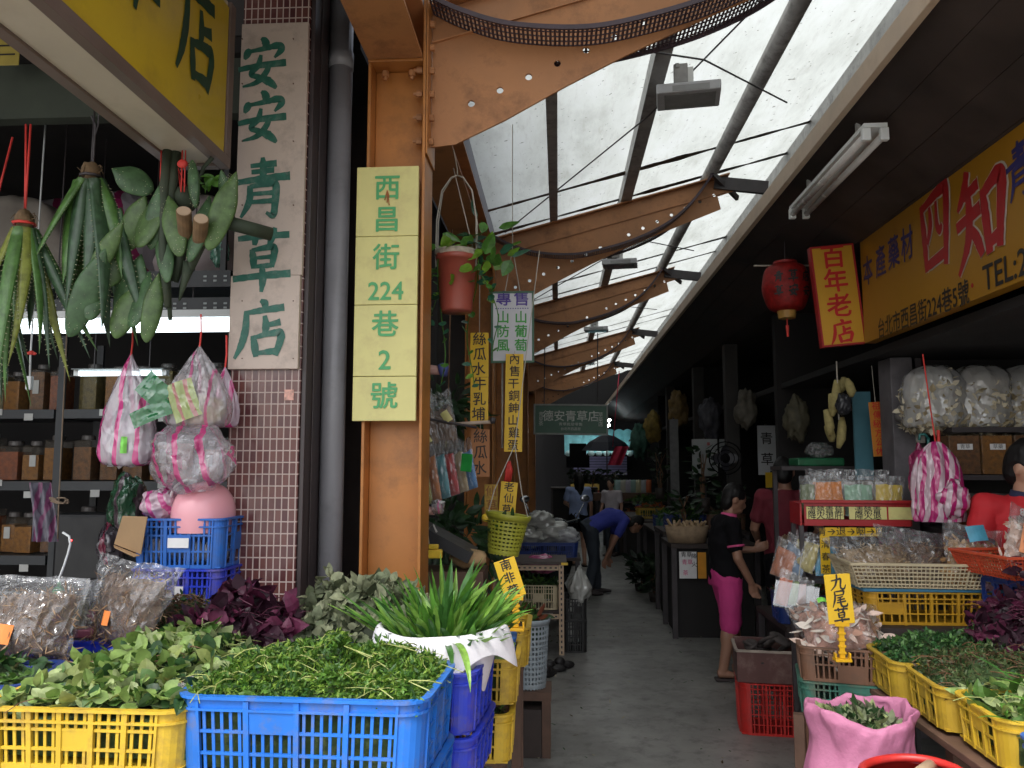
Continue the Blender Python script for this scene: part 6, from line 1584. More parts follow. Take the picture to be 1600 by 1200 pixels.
tag(strap_b.build('herb_bunch', [GR1, LGL, GR3]), 'drooping green stalks over the edge of the near yellow crate', 'herbs', RG)
# yellow crate, cream basket and orange basket at the back
a = P(1390, 978, 4.1)
crate('ochre crate behind the herbs under the cream basket', (1.82, 4.30, a.z), 0, mat('crate_ochre', (.52,.28,.02), .45, .12, 5, (.2,.1,.02), .5, 8), .60, .36, .16, (4, 3), 3, False, (0, 1), .04, None, .03)
b = MB(); b.box(-.34, .34, -.2, .2, 0, .014); tag(b.build('board', mat('board_teal', (.04,.16,.26), .5, .1), None, (1.83, 4.30, a.z+.162), bevel=.003), 'teal board lying on the ochre crate', 'board')
b = MB(); b.box(-.33, .40, -.25, .22, .0, a.z-.731) ; tag(b.build('counter_box', dark_wood, None, (1.82, 4.30, .729)), 'dark box raising the ochre crate on the right stall', 'box') if a.z > .75 else None
zb2 = a.z+.18
t = thing('flat_basket', 'cream lattice basket holding clear bags of brown herb', 'basket', (1.80, 4.28, zb2), R(-4))
def tray(t, L, W, H, m, fl=1.12, dense=.018):
    b = MB(); N = 0
    cs = [(-L/2, -W/2), (L/2, -W/2), (L/2, W/2), (-L/2, W/2)]
    for k in range(4):
        p0, p1 = Vector((*cs[k], 0)), Vector((*cs[(k+1) % 4], 0)); q0, q1 = p0*fl+Vector((0,0,H)), p1*fl+Vector((0,0,H)); n = int((p1-p0).length/dense)
        for i in range(n+1):
            s_ = i/n; b.bar(p0.lerp(p1, s_), q0.lerp(q1, s_), .005 if i % 9 else .014, .004, 0, (p1-p0).normalized())
        for i in range(1, 6): b.bar(p0.lerp(q0, i/6), p1.lerp(q1, i/6), .004, .006)
    b.box(-L/2, L/2, -W/2, W/2, 0, .005); b.build('lattice_wall', m, t)
    b = MB()
    for k in range(4):
        q0, q1 = Vector((*cs[k], 0))*fl+Vector((0,0,H)), Vector((*cs[(k+1) % 4], 0))*fl+Vector((0,0,H)); d = (q1-q0).normalized()*.009; b.bar(q0-d, q1+d, .022, .014)
    b.build('rim', m, t, bevel=.003)
tray(t, .62, .36, .115, CREAM)
RB = 'clear bags of herbs on the right stall'
STB = [mat('straw_a', (.38,.27,.15), .8, .2, 30), mat('straw_b', (.20,.13,.07), .8, .2, 30)]
PKB = [mat('slice_a', (.66,.50,.42), .7, .2, 20), mat('slice_b', (.50,.28,.20), .7, .2, 20), mat('slice_c', (.72,.64,.56), .7, .1, 20)]
HB = mat('herb_straw', (.30,.20,.10), .9, .5, 40, (.10,.06,.03), .5, 20, .9)
packet('herb_bag', 'large clear bag of straw coloured herb at the left in the cream basket', 'herb bag', (1.66, 4.22, zb2+.02), (R(-42), R(-6), R(8)), .38, .29, .14, CLEAR, HB, 81, RB, .75, None, .2, crumple=.3, frag=(500, .03, .008, STB))
packet('herb_bag', 'clear bag of dark herb in the middle of the cream basket', 'herb bag', (1.86, 4.32, zb2+.02), (R(-36), R(8), R(-6)), .34, .29, .13, CLEAR, DRIED, 82, RB, .75, None, .25, crumple=.3, frag=(400, .03, .008, RTB))
packet('herb_bag', 'clear bag of golden shavings leaning at the right of the cream basket', 'herb bag', (2.03, 4.16, zb2+.01), (R(-22), R(12), R(-10)), .25, .31, .11, CLEAR, mat('herb_gold', (.42,.26,.12), .8, .5, 50, (.2,.1,.04), .5, 25, .9), 83, RB, .72, (-.0, .25, .09, .08, mat('card_teal', (.08,.32,.46), .5), R(-20)), .15, crumple=.3, frag=(500, .03, .016, [mat('shav_a', (.50,.30,.13), .7), mat('shav_b', (.30,.16,.06), .7)]))
t = thing('flat_basket', 'orange red basket holding bags with orange cards at the right edge', 'basket', (2.28, 3.98, P(1540, 903, 3.85).z), R(8))
zo = t.location.z; tray(t, .56, .36, .10, ORANGE, 1.14)
PKN = mat('herb_pale_pink', (.55,.36,.28), .8, .4, 20, (.7,.6,.5), .5, 12, .6)
packet('herb_bag', 'clear bag with a long orange card at the left of the orange basket', 'herb bag', (2.12, 3.90, zo+.02), (R(-14), R(24), R(6)), .17, .31, .07, CLEAR, PKN, 84, RB, .8, (0, .17, .085, .18, mat('card_salmon', (.75,.30,.14), .6), 0), .1, frag=(150, .05, .02, PKB))
packet('herb_bag', 'clear bag of whitish root slices in the middle of the orange basket', 'herb bag', (2.28, 3.92, zo+.02), (R(-12), R(-4), R(4)), .22, .27, .09, CLEAR, PKN, 85, RB, .8, None, .12, crumple=.3, frag=(260, .07, .025, PKB))
packet('herb_bag', 'clear bag with an orange card at the right of the orange basket', 'herb bag', (2.41, 3.84, zo+.03), (R(-8), R(4), R(-4)), .13, .29, .06, CLEAR, PKN, 86, RB, .8, (0, .17, .09, .12, mat('card_salmon', (0,0,0)), 0), .08)
crate('navy crate raising the orange red basket', (2.34, 3.98, zo-.182), R(8), NAVY, .56, .36, .18, (3, 3), 2, True, None, .04, None)
b = MB(); b.box(-.27, .27, -.17, .17, .729, zo-.184); tag(b.build('counter_box', dark_wood, None, (2.35, 4.0, 0)), 'dark box under the navy crate at the right edge', 'box')
# tall tag in front of the yellow crates
price_stand('tall yellow tag with three large characters on a yellow stand at the right stall', 1288, 896, 1332, 974, 1033, 3.62, '九尾草', -4, True, .072)
# brown green crates at the end of the row, bag on top
bx = P(1300, 1025, 3.85); zc = P(1300, 1018, 3.7).z
crate('brown and green crate at the top of the stack by the pink sack', (1.345, 3.92, zc-.15), R(-14), BROWN, .44, .36, .15, (3, 3), 2, False, (1, 0), .05, None, .02)
crate('green crate under the brown one by the pink sack', (1.345, 3.92, zc-.302), R(-14), GREENC, .44, .36, .15, (3, 3), 2, False, (1, 1), .05, None, .02)
zz = zc-.304
crate('brown slatted crate on the ground under the green crate', (1.36, 3.92, .0), R(-14), BROWN, .42, .34, zz-.002, (4, 3), 4, False, None, .04, None, .02)
b = MB()
for x, y in ((-.235, -.14), (-.16, -.24)): b.box(x-.022, x+.022, y-.022, y+.022, 0, zz-.004)
tag(b.build('wooden_post', WOODM, None, (1.345, 3.92, 0), (0,0,R(-14))), 'pair of weathered wooden posts beside the brown slatted crate', 'post')
packet('herb_bag', 'big clear bag of pinkish root pieces on the brown and green crate', 'herb bag', (1.32, 3.86, zc-.03), (R(-58), R(-4), R(-4)), .38, .29, .20, CLEAR, mat('root_pink', (.48,.24,.17), .8, .5, 22, (.6,.45,.35), .6, 14, .9), 87, RB, .92, (-.06, .22, .04, .03, mat('label_lime', (0,0,0)), 0), .12, crumple=.35, frag=(300, .07, .03, PKB))
# red crate and brown box of dark root in front of the woman
crate('red crate standing on the alley floor', (P(1158, 1100, 5.35).x+.235, 5.5, .002), R(-8), RED, .44, .34, .32, (3, 3), 5, False, None, .06, None, .03)
t = thing('root_box', 'brown plastic box of dark root slabs on the red crate', 'box', (P(1158, 1100, 5.35).x+.215, 5.5, .324), R(-8))
BRB = mat('box_brown', (.10,.04,.035), .5, .2, 6, (.3,.25,.2), .4, 6)
b = MB(); L, W, Hh = .42, .34, .19
b.box(-L/2, L/2, -W/2, -W/2+.008, 0, Hh); b.box(-L/2, L/2, W/2-.008, W/2, 0, Hh+.03); b.box(-L/2, -L/2+.008, -W/2+.0085, W/2-.0085, 0, Hh+.01); b.box(L/2-.008, L/2, -W/2+.0085, W/2-.0085, 0, Hh); b.box(-L/2+.0085, L/2-.0085, -W/2+.0085, W/2-.0085, .002, .01); b.build('wall', BRB, t, bevel=.002)
b = MB(); ring(b, L+.01, W+.01, .02, Hh+.0005, Hh+.014, .012, .008); b.build('rim', mat('rim_pale', (.36,.30,.25), .5), t)
for k in range(11):
    b = MB(); b.sphere((0,0,0), .075, .045, .018, 10, 8, fn=lambda d: 1+.2*nz(d, 2, k)); 
    tag(b.build('root_slab', mat('root_dark', (.055,.045,.042), .8, .4, 20), None, (P(1158, 1100, 5.35).x+.215+r.uniform(-.14,.14), 5.48+r.uniform(-.1,.1), .46+.012*k), (r.uniform(-.6,.6), r.uniform(-.6,.6), r.uniform(0,3)), smooth=True), 'dark root slab heaped in the brown box on the red crate', 'root', 'dark root slabs in the brown box')
# pink sack of leaves on the floor
p = P(1362, 1148, 3.0)
t = thing('sack', 'pink woven sack rolled open around dry green leaves', 'sack', (p.x, 3.12, 0))
PKS = mat('sack_pink', (.47, .17, .29), .7, .10, 22, (.33,.09,.19), .6, 7, .5)
b = MB(); zr = p.z+.05
def pk(u, v):
    a = 2*math.pi*u; k = nz((math.cos(a), math.sin(a), v*2), 1.5, 9, 3)
    pr = smooth_prof([(.10, .0), (.18, .02), (.205, .25), (.20, .52), (.17, zr-.14), (.178, zr-.06), (.19, zr-.01), (.178, zr+.012), (.16, zr-.02), (.15, zr-.08), (.135, zr-.17)], 5)
    i = v*(len(pr)-1); j = min(int(i), len(pr)-2); f = i-j; rr = pr[j][0]*(1-f)+pr[j+1][0]*f; z = pr[j][1]*(1-f)+pr[j+1][1]*f
    rr *= 1+.09*k + .028*math.sin(a*9+v*6+3*k)*min(1, v*2) + .012*math.sin(a*23+8*k)*(v > .45); z += (.014*math.sin(a*2+1)+.022*k)*(z/zr)
    return Vector((math.cos(a)*rr*1.02, math.sin(a)*rr*.95, max(.001, z)))
b.grid(pk, 90, 50); b.build('cloth', PKS, t, smooth=True)
heap('herb_heap', 'dry green and pale leaves inside the pink sack', 'herbs', (p.x, 3.12, zr-.07), 0, .265, .25, .07, 620, [LSC, LGD, LGP, LSA], (.045, .022), CORE, .1, 78, curl=.8, up=.35, oval=True)
t = thing('plastic_basket', 'red plastic basket with a cut branch at the bottom edge beside the pink sack', 'basket', (P(1432, 1190, 2.66).x, 2.66, 0))
b = MB(); hz_ = P(1432, 1192, 2.66).z-.02
b.lathe([(.12, .0), (.14, .02), (.155, hz_-.03), (.148, hz_-.03)], 32); b.build('wall', RED, t, smooth=True)
b = MB(); b.tube([(.157*math.cos(a*math.pi/16), .157*math.sin(a*math.pi/16), hz_-.02+.006*math.sin(a*math.pi/8)) for a in range(33)], .014, 8); b.build('rim', RED, t, smooth=True)
b = MB(); b.tube([(-.08, -.16, hz_-.06), (.0, .0, hz_-.02), (.12, .16, hz_-.03)], [.03, .027, .02], 12); tag(b.build('cut_branch', CUT, None, (P(1432, 1190, 2.66).x-.01, 2.64, 0), smooth=True), 'cut branch in the red plastic basket at the bottom edge', 'branch')
# red display rack with four coloured packets
yk = 4.85; a, c = P(1246, 786, yk), P(1414, 792, yk); zb3 = P(1330, 822, yk).z; W2 = (c.x-a.x)
t = thing('display_tray', 'red plastic display tray with yellow price strips', 'tray', ((a.x+c.x)/2+.02, yk, zb3), R(-4))
hh = a.z-zb3
b = MB(); b.box(-W2/2+.02, W2/2, -.008, 0, 0, hh*.28); b.box(-W2/2+.02, W2/2, -.0075, -.0005, hh*.85, hh); b.box(-W2/2, W2/2+.03, -.03, .01, hh+.0005, hh+.018)
for x in (-W2/2+.02, -.02, W2*.28, W2/2-.02): b.box(x, x+.02, -.0085, .0005, hh*.285, hh*.845)
b.box(-W2/2+.02, W2/2, .0015, .26, 0, .012); b.box(-W2/2, -W2/2+.012, .011, .28, 0, hh); b.box(W2/2+.001, W2/2+.013, .011, .28, 0, hh); b.box(-W2/2, W2/2+.01, .281, .293, 0, hh)
b.build('frame', mat('tray_red', (.38,.018,.022), .4, .08), t, bevel=.002)
for k, (x, n) in enumerate(((-.21, 4), (.03, 3), (.25, 0))):
    b = MB(); b.box(x-.105, x+.105, -.0065, -.002, hh*.30, hh*.84); q = b.build('price_strip', TAGP, t, (.04, -.004, 0))
    if n: text('清熱青草茶'[:n], .05, INK, q, (x, -.0085, hh*.68), (R(90), 0, 0), .01, sx=1.0, wob=.06); text('降火退肝'[:n], .05, INK, q, (x, -.0085, hh*.44), (R(90), 0, 0), .01, sx=1.0, wob=.06)
WK = dark_steel
st = MB()
for x in (-.3, .3):
    for y in (.03, .24): st.box(x-.012, x+.012, y-.012, y+.012, -zb3, -.0005)
st.build('stand', WK, t)
PKN2 = [('orange', (.72,.24,.04)), ('mint green', (.30,.52,.36)), ('yellow', (.72,.52,.08)), ('dim green', (.22,.26,.14))]
RP = 'flat packets standing in the red display tray'
for k, (u, w_, q) in enumerate(((1300, .185, 0), (1345, .18, 1), (1391, .17, 2), (1264, .10, 3))):
    pp = P(u, 790, yk+.06)
    packet('herb_packet', 'clear packet with %s %s in the red display tray' % (('an' if PKN2[q][0][0] == 'o' else 'a'), PKN2[q][0] + ' insert'), 'herb packet', (pp.x, yk+.08+.03*(k == 3), zb3+.05), (R(-8), R(4*(k == 2)-3*(k == 0)), R(-6 if k < 3 else -40)), w_, .245+.02*(k == 0), .03, CLEAR, mat('insert_'+PKN2[q][0].replace(' ', '_'), PKN2[q][1], .5, .12, 14), 91+k, RP, .82, None, .08)
for k, (u, d) in enumerate(((1318, .10), (1285, .15), (1368, .12))):
    pp = P(u, 780, yk+d+.06); packet('herb_packet', ['clear packet behind the orange and mint packets', 'clear packet behind the orange packet at the left', 'clear packet behind the mint and yellow packets'][k], 'herb packet', (pp.x, yk+d+.06, zb3+.05), (R(-4), 0, R(-4)), .17, .28, .03, CLEAR, mat('insert_pale', (.45,.42,.36), .6, .2, 14), 97+k, RP, .78, None, .1)
b = MB(); a = P(1280, 824, yk-.03); c = P(1378, 838, yk-.03)
t = thing('price_strip', 'bent yellow price frame with characters under the red display tray', 'price tag', (a.x, yk-.035, a.z))
w_ = c.x-a.x; h_ = a.z-c.z
b.box(0, w_, 0, .004, -h_, 0); vv = P(1280, 896, yk-.03).z-a.z; b.box(0, .055, .0003, .0043, vv, -h_-.0005); b.build('panel', TAGY, t)
text('清→退→咽→喉', .055, INK, t, (w_/2, -.0025, -h_/2), (R(90), 0, 0), .01, wob=.05, sx=1.05)
for k, ch in enumerate('清春茶'): text(ch, .05, INK, t, (.028, -.0025, -h_-.05-.07*k), (R(90), 0, 0), .01)
# packets behind and the clear hanging tray
for k, (u, v, c_, rz_) in enumerate(((1302, 880, (.08,.40,.62), 0), (1262, 872, (.62,.52,.18), -30), (1248, 878, (.22,.34,.50), -40), (1232, 885, (.55,.20,.10), -45))):
    pp = P(u, v, 4.75)
    packet('herb_packet', ['clear packet with a bright blue insert behind the yellow price frame', 'clear packet with a straw yellow insert left of the price frame', 'clear packet with a pale blue insert left of the price frame', 'clear packet with an orange insert at the left end of the display'][k], 'herb packet', (pp.x, 4.86+.03*k, pp.z-.09), (R(-12), R(14 if k else 0), R(rz_)), .15, .23, .04, CLEAR, mat('insert_c%d' % k, c_, .5, .2, 12), 101+k, 'packets below the red display tray', .8)
b = MB(); b.box(-.24, .30, -.06, .22, -.02, 0); q = P(1275, 905, 4.8)
t = thing('wire_table', 'small dark table carrying the packets below the red display tray', 'table', (q.x+.12, 4.82, q.z)); b.build('tabletop', dark_steel, t)
for x in (-.2, .26):
    for y in (-.04, .19): b = MB(); b.box(x-.012, x+.012, y-.012, y+.012, -q.z, -.021); b.build('leg', dark_steel, t)
pp = P(1242, 952, 4.45)
t = thing('clear_tray', 'clear plastic tray of small packets hanging from the display', 'tray', pp, R(-18), rot=(R(-12), R(8), R(-18)))
b = MB(); tl = .11
for (x0, x1, y0, y1) in ((-tl, tl, -.07, -.066), (-tl, tl, .066, .07), (-tl, -tl+.004, -.0655, .0655), (tl-.004, tl, -.0655, .0655)): b.box(x0, x1, y0, y1, 0, .13)
b.box(-tl, tl, -.07, .07, -.004, -.0005); b.build('wall', film('film_stiff', (.8,.84,.86), .14, wrinkle=9), t)
b = MB(); b.tube([(0, .07, .13), (0, .13, .3)], .003, 6); b.build('hanger', WIRE, t)
for k in range(4):
    q = t.location + Vector((-.075+.05*k, 0, .02))
    packet('herb_packet', ['orange card packet at the left in the clear tray', 'pale green packet in the clear tray', 'pinkish packet in the clear tray', 'white packet at the right in the clear tray'][k], 'herb packet', q, (R(-14), R(14-6*k), R(-18)), .075, .19-.02*k, .025, CLEAR, mat('insert_d%d' % k, [(.62,.14,.05), (.35,.48,.2), (.62,.36,.32), (.6,.6,.62)][k], .5, .15, 12), 111+k, 'small packets in the clear tray', .8)
# shop wall, pillar, shelf with sacks and jars
yy = 5.35; x0, x1 = P(1397, 700, yy).x, P(1432, 700, yy).x
t = thing('grey_pillar', 'dirty grey square pillar of the right shop front', 'pillar', ((x0+x1)/2, yy, 0)); b = MB(); b.box(-(x1-x0)/2, (x1-x0)/2, 0, .2, 0, 2.41); b.build('shaft', mat('pillar_grey', (.13,.12,.13), .7, .3, 5, (.05,.05,.05), .5, 8), t, bevel=.005)
b = MB(); b.box(-.03, .03, -.02, -.001, -.05, .05); q = P(1427, 680, yy); tag(b.build('switch_box', mat('switch_grey', (.5,.49,.46), .5), None, (x1+.03, yy+.02, q.z), bevel=.004), 'white switch box at the right of the grey pillar', 'switch')
zs_ = P(1500, 668, 5.0).z; zj = P(1500, 742, 5.0).z; zk = P(1500, 830, 5.0).z
t = thing('shelving_rack', 'dark shelves of the right shop holding sacks and square jars', 'shelf', (0, 0, 0))
for z in (zs_, zj, zk): b = MB(); b.box(x1+.04, 4.0, 4.95, 5.45, z-.03, z); b.build('shelf_board', dark_steel, t)
for x in (x1+.06, 3.95): b = MB(); b.box(x-.02, x+.02, 5.40, 5.44, 0, 2.41); b.build('post', dark_steel, t)
b = MB(); b.box(x1+.02, 4.28, 5.5, 5.55, 0, 2.41); b.build('back_panel', black_wall, t)
for k, (u, w_) in enumerate(((1481, 92), (1556, 92), (1632, 90))):
    q = P(u, 668, 5.0); t = thing('herb_sack', ['swollen clear sack of pale dried flowers at the left on the high shelf', 'swollen clear sack of pale dried petals in the middle of the high shelf', 'swollen clear sack of dried flowers at the right photo edge'][k], 'sack', (q.x, 5.16, zs_+.001), 0, 'clear sacks of dried flowers on the high shelf')
    for nm, sc, m in (('film', 1.0, CLEARW), ('contents', .93, PETAL)):
        b = MB(); sack(b, w_*5/2500*sc, .17*sc, .40*(1 if sc == 1 else .86), 120+k*3, 9, .16, smooth_prof([(0, 0), (.8, .0), (1.0, .08), (1.05, .35), (1.02, .62), (.85, .84), (.5, .97), (0, 1.0)]))
        ms = [m]
        if sc < 1: bits(b, 1500, .05, .03, [1, 2, 1], 500+k); ms += [mat('petal_a', (.62,.56,.42), .8, .15, 20), mat('petal_b', (.34,.28,.17), .8, .2, 20)]
        b.build(nm, ms, t, smooth=sc == 1)
b = MB(); b.sphere((0,0,.09), .2, .12, .10, 20, 12, fn=lambda d: 1+.2*nz(d, 2, 5)); tag(b.build('herb_sack', mat('sack_dim', (.16,.15,.15), .7, .2), None, (P(1442, 660, 5.2).x+.05, 5.25, zs_), smooth=True), 'dim low sack behind the left clear sack on the high shelf', 'sack')
for k, (u, z) in enumerate(((1505, zj), (1556, zj), (1608, zj), (1515, zk), (1562, zk))):
    q = P(u, 700, 5.0); w_ = .19; lab = ['square jar of brown herb at the left under the clear sacks', 'square jar of golden herb in the middle under the clear sacks', 'square jar of brown herb behind the man in the red polo', 'square jar at the left on the low shelf behind the striped cloth', 'square jar on the low shelf behind the red polo'][k]
    t = thing('glass_jar', lab, 'jar', (q.x, 5.08, z+.001), 0, 'square jars in the right shop')
    b = MB(); b.box(-w_/2, w_/2, -.1, .1, 0, .25 if z == zj else .2); b.build('glass', GLASS, t, bevel=.01)
    b = MB(); b.box(-w_/2+.006, w_/2-.006, -.094, .094, .004, .235 if z == zj else .18); b.build('contents', INS[[1, 0, 1, 3, 1][k]], t)
    b = MB(); hj = .25 if z == zj else .2; b.lathe([(0, hj+.0005), (.07, hj+.0005), (.07, hj+.022), (0, hj+.022)], 18); b.build('lid', LID, t)
    c = MB(); c.box(-.045, .045, -.1035, -.1015, .15, .185); c = c.build('label_card', CARD, t); text('草藥' if k % 2 else '青草', .03, INK, c, (0, -.105, .167), (R(90), 0, 0))
# striped pink cloth bags and umbrella handles
q = P(1462, 690, 4.55)
t = thing('carrier_bag', 'bold pink striped bag hanging before the right shop shelf', 'plastic bag', q)
b = MB(); Hb = q.z-P(1465, 815, 4.55).z
b.lathe([(z_[0]*.13, -Hb*(1-z_[1])) for z_ in smooth_prof([(.9, .0), (.98, .1), (.95, .45), (.8, .75), (.35, .95), (.12, 1.0)])], 60, (0,0,0), 0, 1, .5, lambda a, z: 1+.16*math.sin(a*7+1)+.1*nz((math.cos(a), math.sin(a), z*6), 1.5, 5)); b.build('film', film('film_bold_pink', (.80,.60,.68), .95, (.62,.02,.22), .055, .48, 0, skew=-.12, rough=.35), t, smooth=True)
b = MB(); b.tube([(0,0,-.02), (0,.02,.08), (0,.1,.5)], .004, 6); b.build('string', REDS, t)
crumpled('carrier_bag', 'small pink striped bag bunched right of the bold striped bag', 'plastic bag', P(1488, 780, 4.5), .085, .06, .10, film('film_bold_pink', (0,0,0)), 131, .3)
crumpled('carrier_bag', 'dark pink bag bunched behind the bold striped bag', 'plastic bag', P(1440, 745, 4.7), .07, .06, .16, film('film_dark_pink', (.42,.03,.14), .95, rough=.3), 132, .3)
for k, (u, v0, v1, m) in enumerate(((1468, 672, 712, REDS), (1452, 685, 715, mat('handle_teal', (.02,.12,.11), .4)))):
    a, c = P(u, v1, 4.62), P(u, v0, 4.62); b = MB(); b.tube([(0,0,0), (0,0,(c.z-a.z)*.8), (.0,0,c.z-a.z)], .009, 8)
    if k: b.tube([(0,0,c.z-a.z), (-.02,0,c.z-a.z+.025), (-.045,0,c.z-a.z+.02), (-.05,0,c.z-a.z-.01)], .008, 8)
    b.tube([(0,0,0), (0,.0,-.35)], [.03, .008], 10)
    tag(b.build('umbrella', m, None, a, smooth=True), ['folded umbrella with a straight red handle above the pink bags', 'folded umbrella with a teal hooked handle above the pink bags'][k], 'umbrella')
# dried loofahs, teal board, orange sign
q = P(1308, 588, 5.6)
t = thing('loofah_bunch', 'bunch of dried yellow loofahs hanging in the dark right shop', 'loofah', q)
LF = mat('loofah', (.36,.30,.12), .8, .2, 40)
for k, (u0, v0, u1, v1) in enumerate(((1322, 592, 1330, 620), (1307, 594, 1300, 640), (1298, 615, 1300, 650), (1290, 640, 1296, 680), (1315, 652, 1310, 700), (1318, 590, 1312, 612), (1300, 690, 1290, 665))):
    a, c = P(u0, v0, 5.6+.02*k)-q, P(u1, v1, 5.58+.02*k)-q; b = MB(); b.tube([a, a.lerp(c, .3)+Vector((.01,0,0)), a.lerp(c, .7)+Vector((.012,0,0)), c], [.018, .03, .032, .014], 10); b.build('loofah', LF, t, smooth=True)
b = MB(); b.tube([(0,0,-.3), (0,0,0), (0,0,2.42-q.z)], .005, 6); b.build('string', WIRE, t)
crumpled('plastic_bag', 'dark plastic bag hanging among the loofahs', 'plastic bag', P(1318, 632, 5.55), .05, .04, .08, mat('bag_black', (.03,.03,.035), .3), 141)
a, c = P(1332, 612, 5.85), P(1366, 750, 5.85)
b = MB(); b.box(0, c.x-a.x, 0, .02, c.z, a.z); tag(b.build('board', mat('board_dull_teal', (.07,.20,.25), .5, .15, 5), None, (a.x, 5.85, 0)), 'dull teal board standing behind the orange sign', 'board')
strip_sign('hanging_sign', 'dim orange sign with red characters before the teal board', 1359, 628, 1385, 713, 5.6, mat('sign_dim_orange', (.55,.20,.02), .5, .1), '祖傳秘方公休', SRB, .25, tilt=-3)
a = P(1275, 722, 6.2); b = MB(); b.box(-.17, .17, -.12, .12, -.03, .03); tag(b.build('tray', mat('tray_green', (.01,.13,.05), .4), None, a, bevel=.01), 'green plastic tray in the dark right shop', 'tray')
t = thing('shelf', 'dark shelf under the green plastic tray', 'shelf', (a.x, a.y, 0)); b = MB(); b.box(-.3, .3, -.16, .16, a.z-.06, a.z-.031); b.build('shelf_board', dark_steel, t)
for x in (-.28, .28): b = MB(); b.box(x-.015, x+.015, .1, .13, 0, a.z-.0605); b.build('post', dark_steel, t)
crumpled('plastic_bag', 'dim clear bag lying on the green plastic tray', 'plastic bag', a+Vector((.03, 0, .09)), .10, .08, .06, CLEAR, 142)
# ================================================================= PEOPLE
SKIN = mat('skin', (.50, .28, .19), .5, .08, 8); SKIN2 = mat('skin_tan', (.33, .17, .11), .5, .08, 8)
HAIR = mat('hair_black', (.008, .007, .007), .55, .3, 60, spec=.3)
BLK = mat('cloth_black', (.007, .0065, .008), .9, .2, 10, spec=.15); HPK = mat('cloth_hot_pink', (.58, .045, .22), .75, .08, 8)
MRN = mat('cloth_maroon', (.15, .014, .026), .8, .12, 8); RPO = mat('cloth_red', (.56, .018, .026), .75, .08, 8); NVY = mat('cloth_navy', (.02, .025, .07), .8, .15, 8)
LBL = mat('cloth_light_blue', (.30, .38, .62), .8, .08, 8); BLU = mat('cloth_blue', (.045, .06, .36), .8, .1, 8); JEAN = mat('cloth_dark_jeans', (.035, .045, .06), .8, .2, 10)
WPK = mat('cloth_white_pink', (.62, .56, .60), .8, .1, 8); SND = mat('sandal_dark', (.04, .03, .03), .6, .1); TRM = mat('cloth_pink_trim', (.75, .10, .28), .7, .08)
STD = dict(pelvis=(0, 0, .92), chest=(0, 0, 1.2), neck=(0, .02, 1.44), head=(0, .05, 1.58), shL=(-.18, 0, 1.38), shR=(.18, 0, 1.38), elL=(-.24, .0, 1.10), elR=(.24, .0, 1.10),
           wrL=(-.25, .1, .86), wrR=(.25, .1, .86), hipL=(-.09, 0, .88), hipR=(.09, 0, .88), knL=(-.095, .02, .48), knR=(.095, .02, .48), anL=(-.1, -.02, .085), anR=(.1, -.02, .085), toL=(-.11, .2, .03), toR=(.11, .2, .03), look=(0, 1, -.1))
def pose(**k): d = dict(STD); d.update(k); return d
W_ = pose(pelvis=(0, 0, .80), chest=(0, .0, 1.05), neck=(0, .035, 1.255), head=(0, .085, 1.385), shL=(-.16, .01, 1.19), shR=(.16, .01, 1.19), elR=(.205, .03, .94), wrR=(.175, .14, .755), elL=(-.20, .09, .97), wrL=(-.13, .29, .97),
          hipL=(-.085, 0, .77), hipR=(.085, 0, .77), knL=(-.085, .08, .42), knR=(.085, .0, .42), anL=(-.08, .11, .085), anR=(.09, -.07, .085), toL=(-.07, .33, .03), toR=(.12, .14, .03), look=(0, 1, -.42), haL=(-.10, .40, 1.02), haR=(.165, .17, .66))
person('person in a black shirt with pink trim and hot pink knee shorts at the stall', (1.36, 6.76, 0), R(-82), W_, SKIN2,
       [('shirt', 'shirt', BLK), ('shirt_trim', 'trim', TRM), ('shorts', 'capri', HPK), ('sandals', 'sandals', SND)], HAIR, .010, handcurl=.7, s=1.03)
b = MB(); pw = Vector((1.36+.455, 6.84, 1.09))
for k in range(5): b.tube([(0, 0, -.06), (.02+.012*k, .01*(k-2), .0), (.03+.02*k, .02*(k-2), .07+.01*(k % 2))], [.012, .014, .006], 8)
tag(b.build('root_bunch', mat('root_tan', (.34, .22, .13), .8, .2, 20), None, pw-Vector((0,0,.03)), smooth=True), 'tan knobbly root held up by the person in hot pink shorts', 'root')
person('person in a maroon shirt seen from behind at the dark right stall', (1.93, 7.0, 0), R(-8), pose(elL=(-.25, .04, 1.12), wrL=(-.2, .25, 1.0), elR=(.26, .03, 1.12), wrR=(.23, .24, 1.0), look=(.25, 1, -.3)), SKIN2,
       [('shirt', 'shirt', MRN), ('trousers', 'trousers', BLK), ('shoes', 'shoes', SND)], HAIR, .012, s=1.04)
person('person in a red polo shirt behind the orange basket at the right photo edge', (2.47, 4.46, 0), R(176), pose(elL=(-.25, .06, 1.12), wrL=(-.15, .28, 1.02), elR=(.25, .06, 1.12), wrR=(.14, .28, 1.02), look=(-.75, .8, -.45), head=(-.01, .06, 1.58)), SKIN,
       [('polo_shirt', 'polo', RPO), ('collar', 'trim', NVY), ('shirt_emblem', 'emblem', mat('emblem_white', (.7,.68,.66), .6)), ('trousers', 'trousers', JEAN), ('shoes', 'shoes', SND)], HAIR, .010, s=1.075)
person('person in a light blue shirt with long black hair walking away down the alley', (.34, 14.0, 0), R(6), pose(knL=(-.09, .10, .5), anL=(-.09, .05, .10), anR=(.09, -.14, .085), elL=(-.24, .05, 1.14), wrL=(-.17, .2, 1.1), look=(-.4, 1, -.05)), SKIN,
       [('shirt', 'shirt', LBL), ('shorts', 'shorts', BLK), ('shoes', 'sandals', SND)], HAIR, .014, s=.93, hair_long=.28)
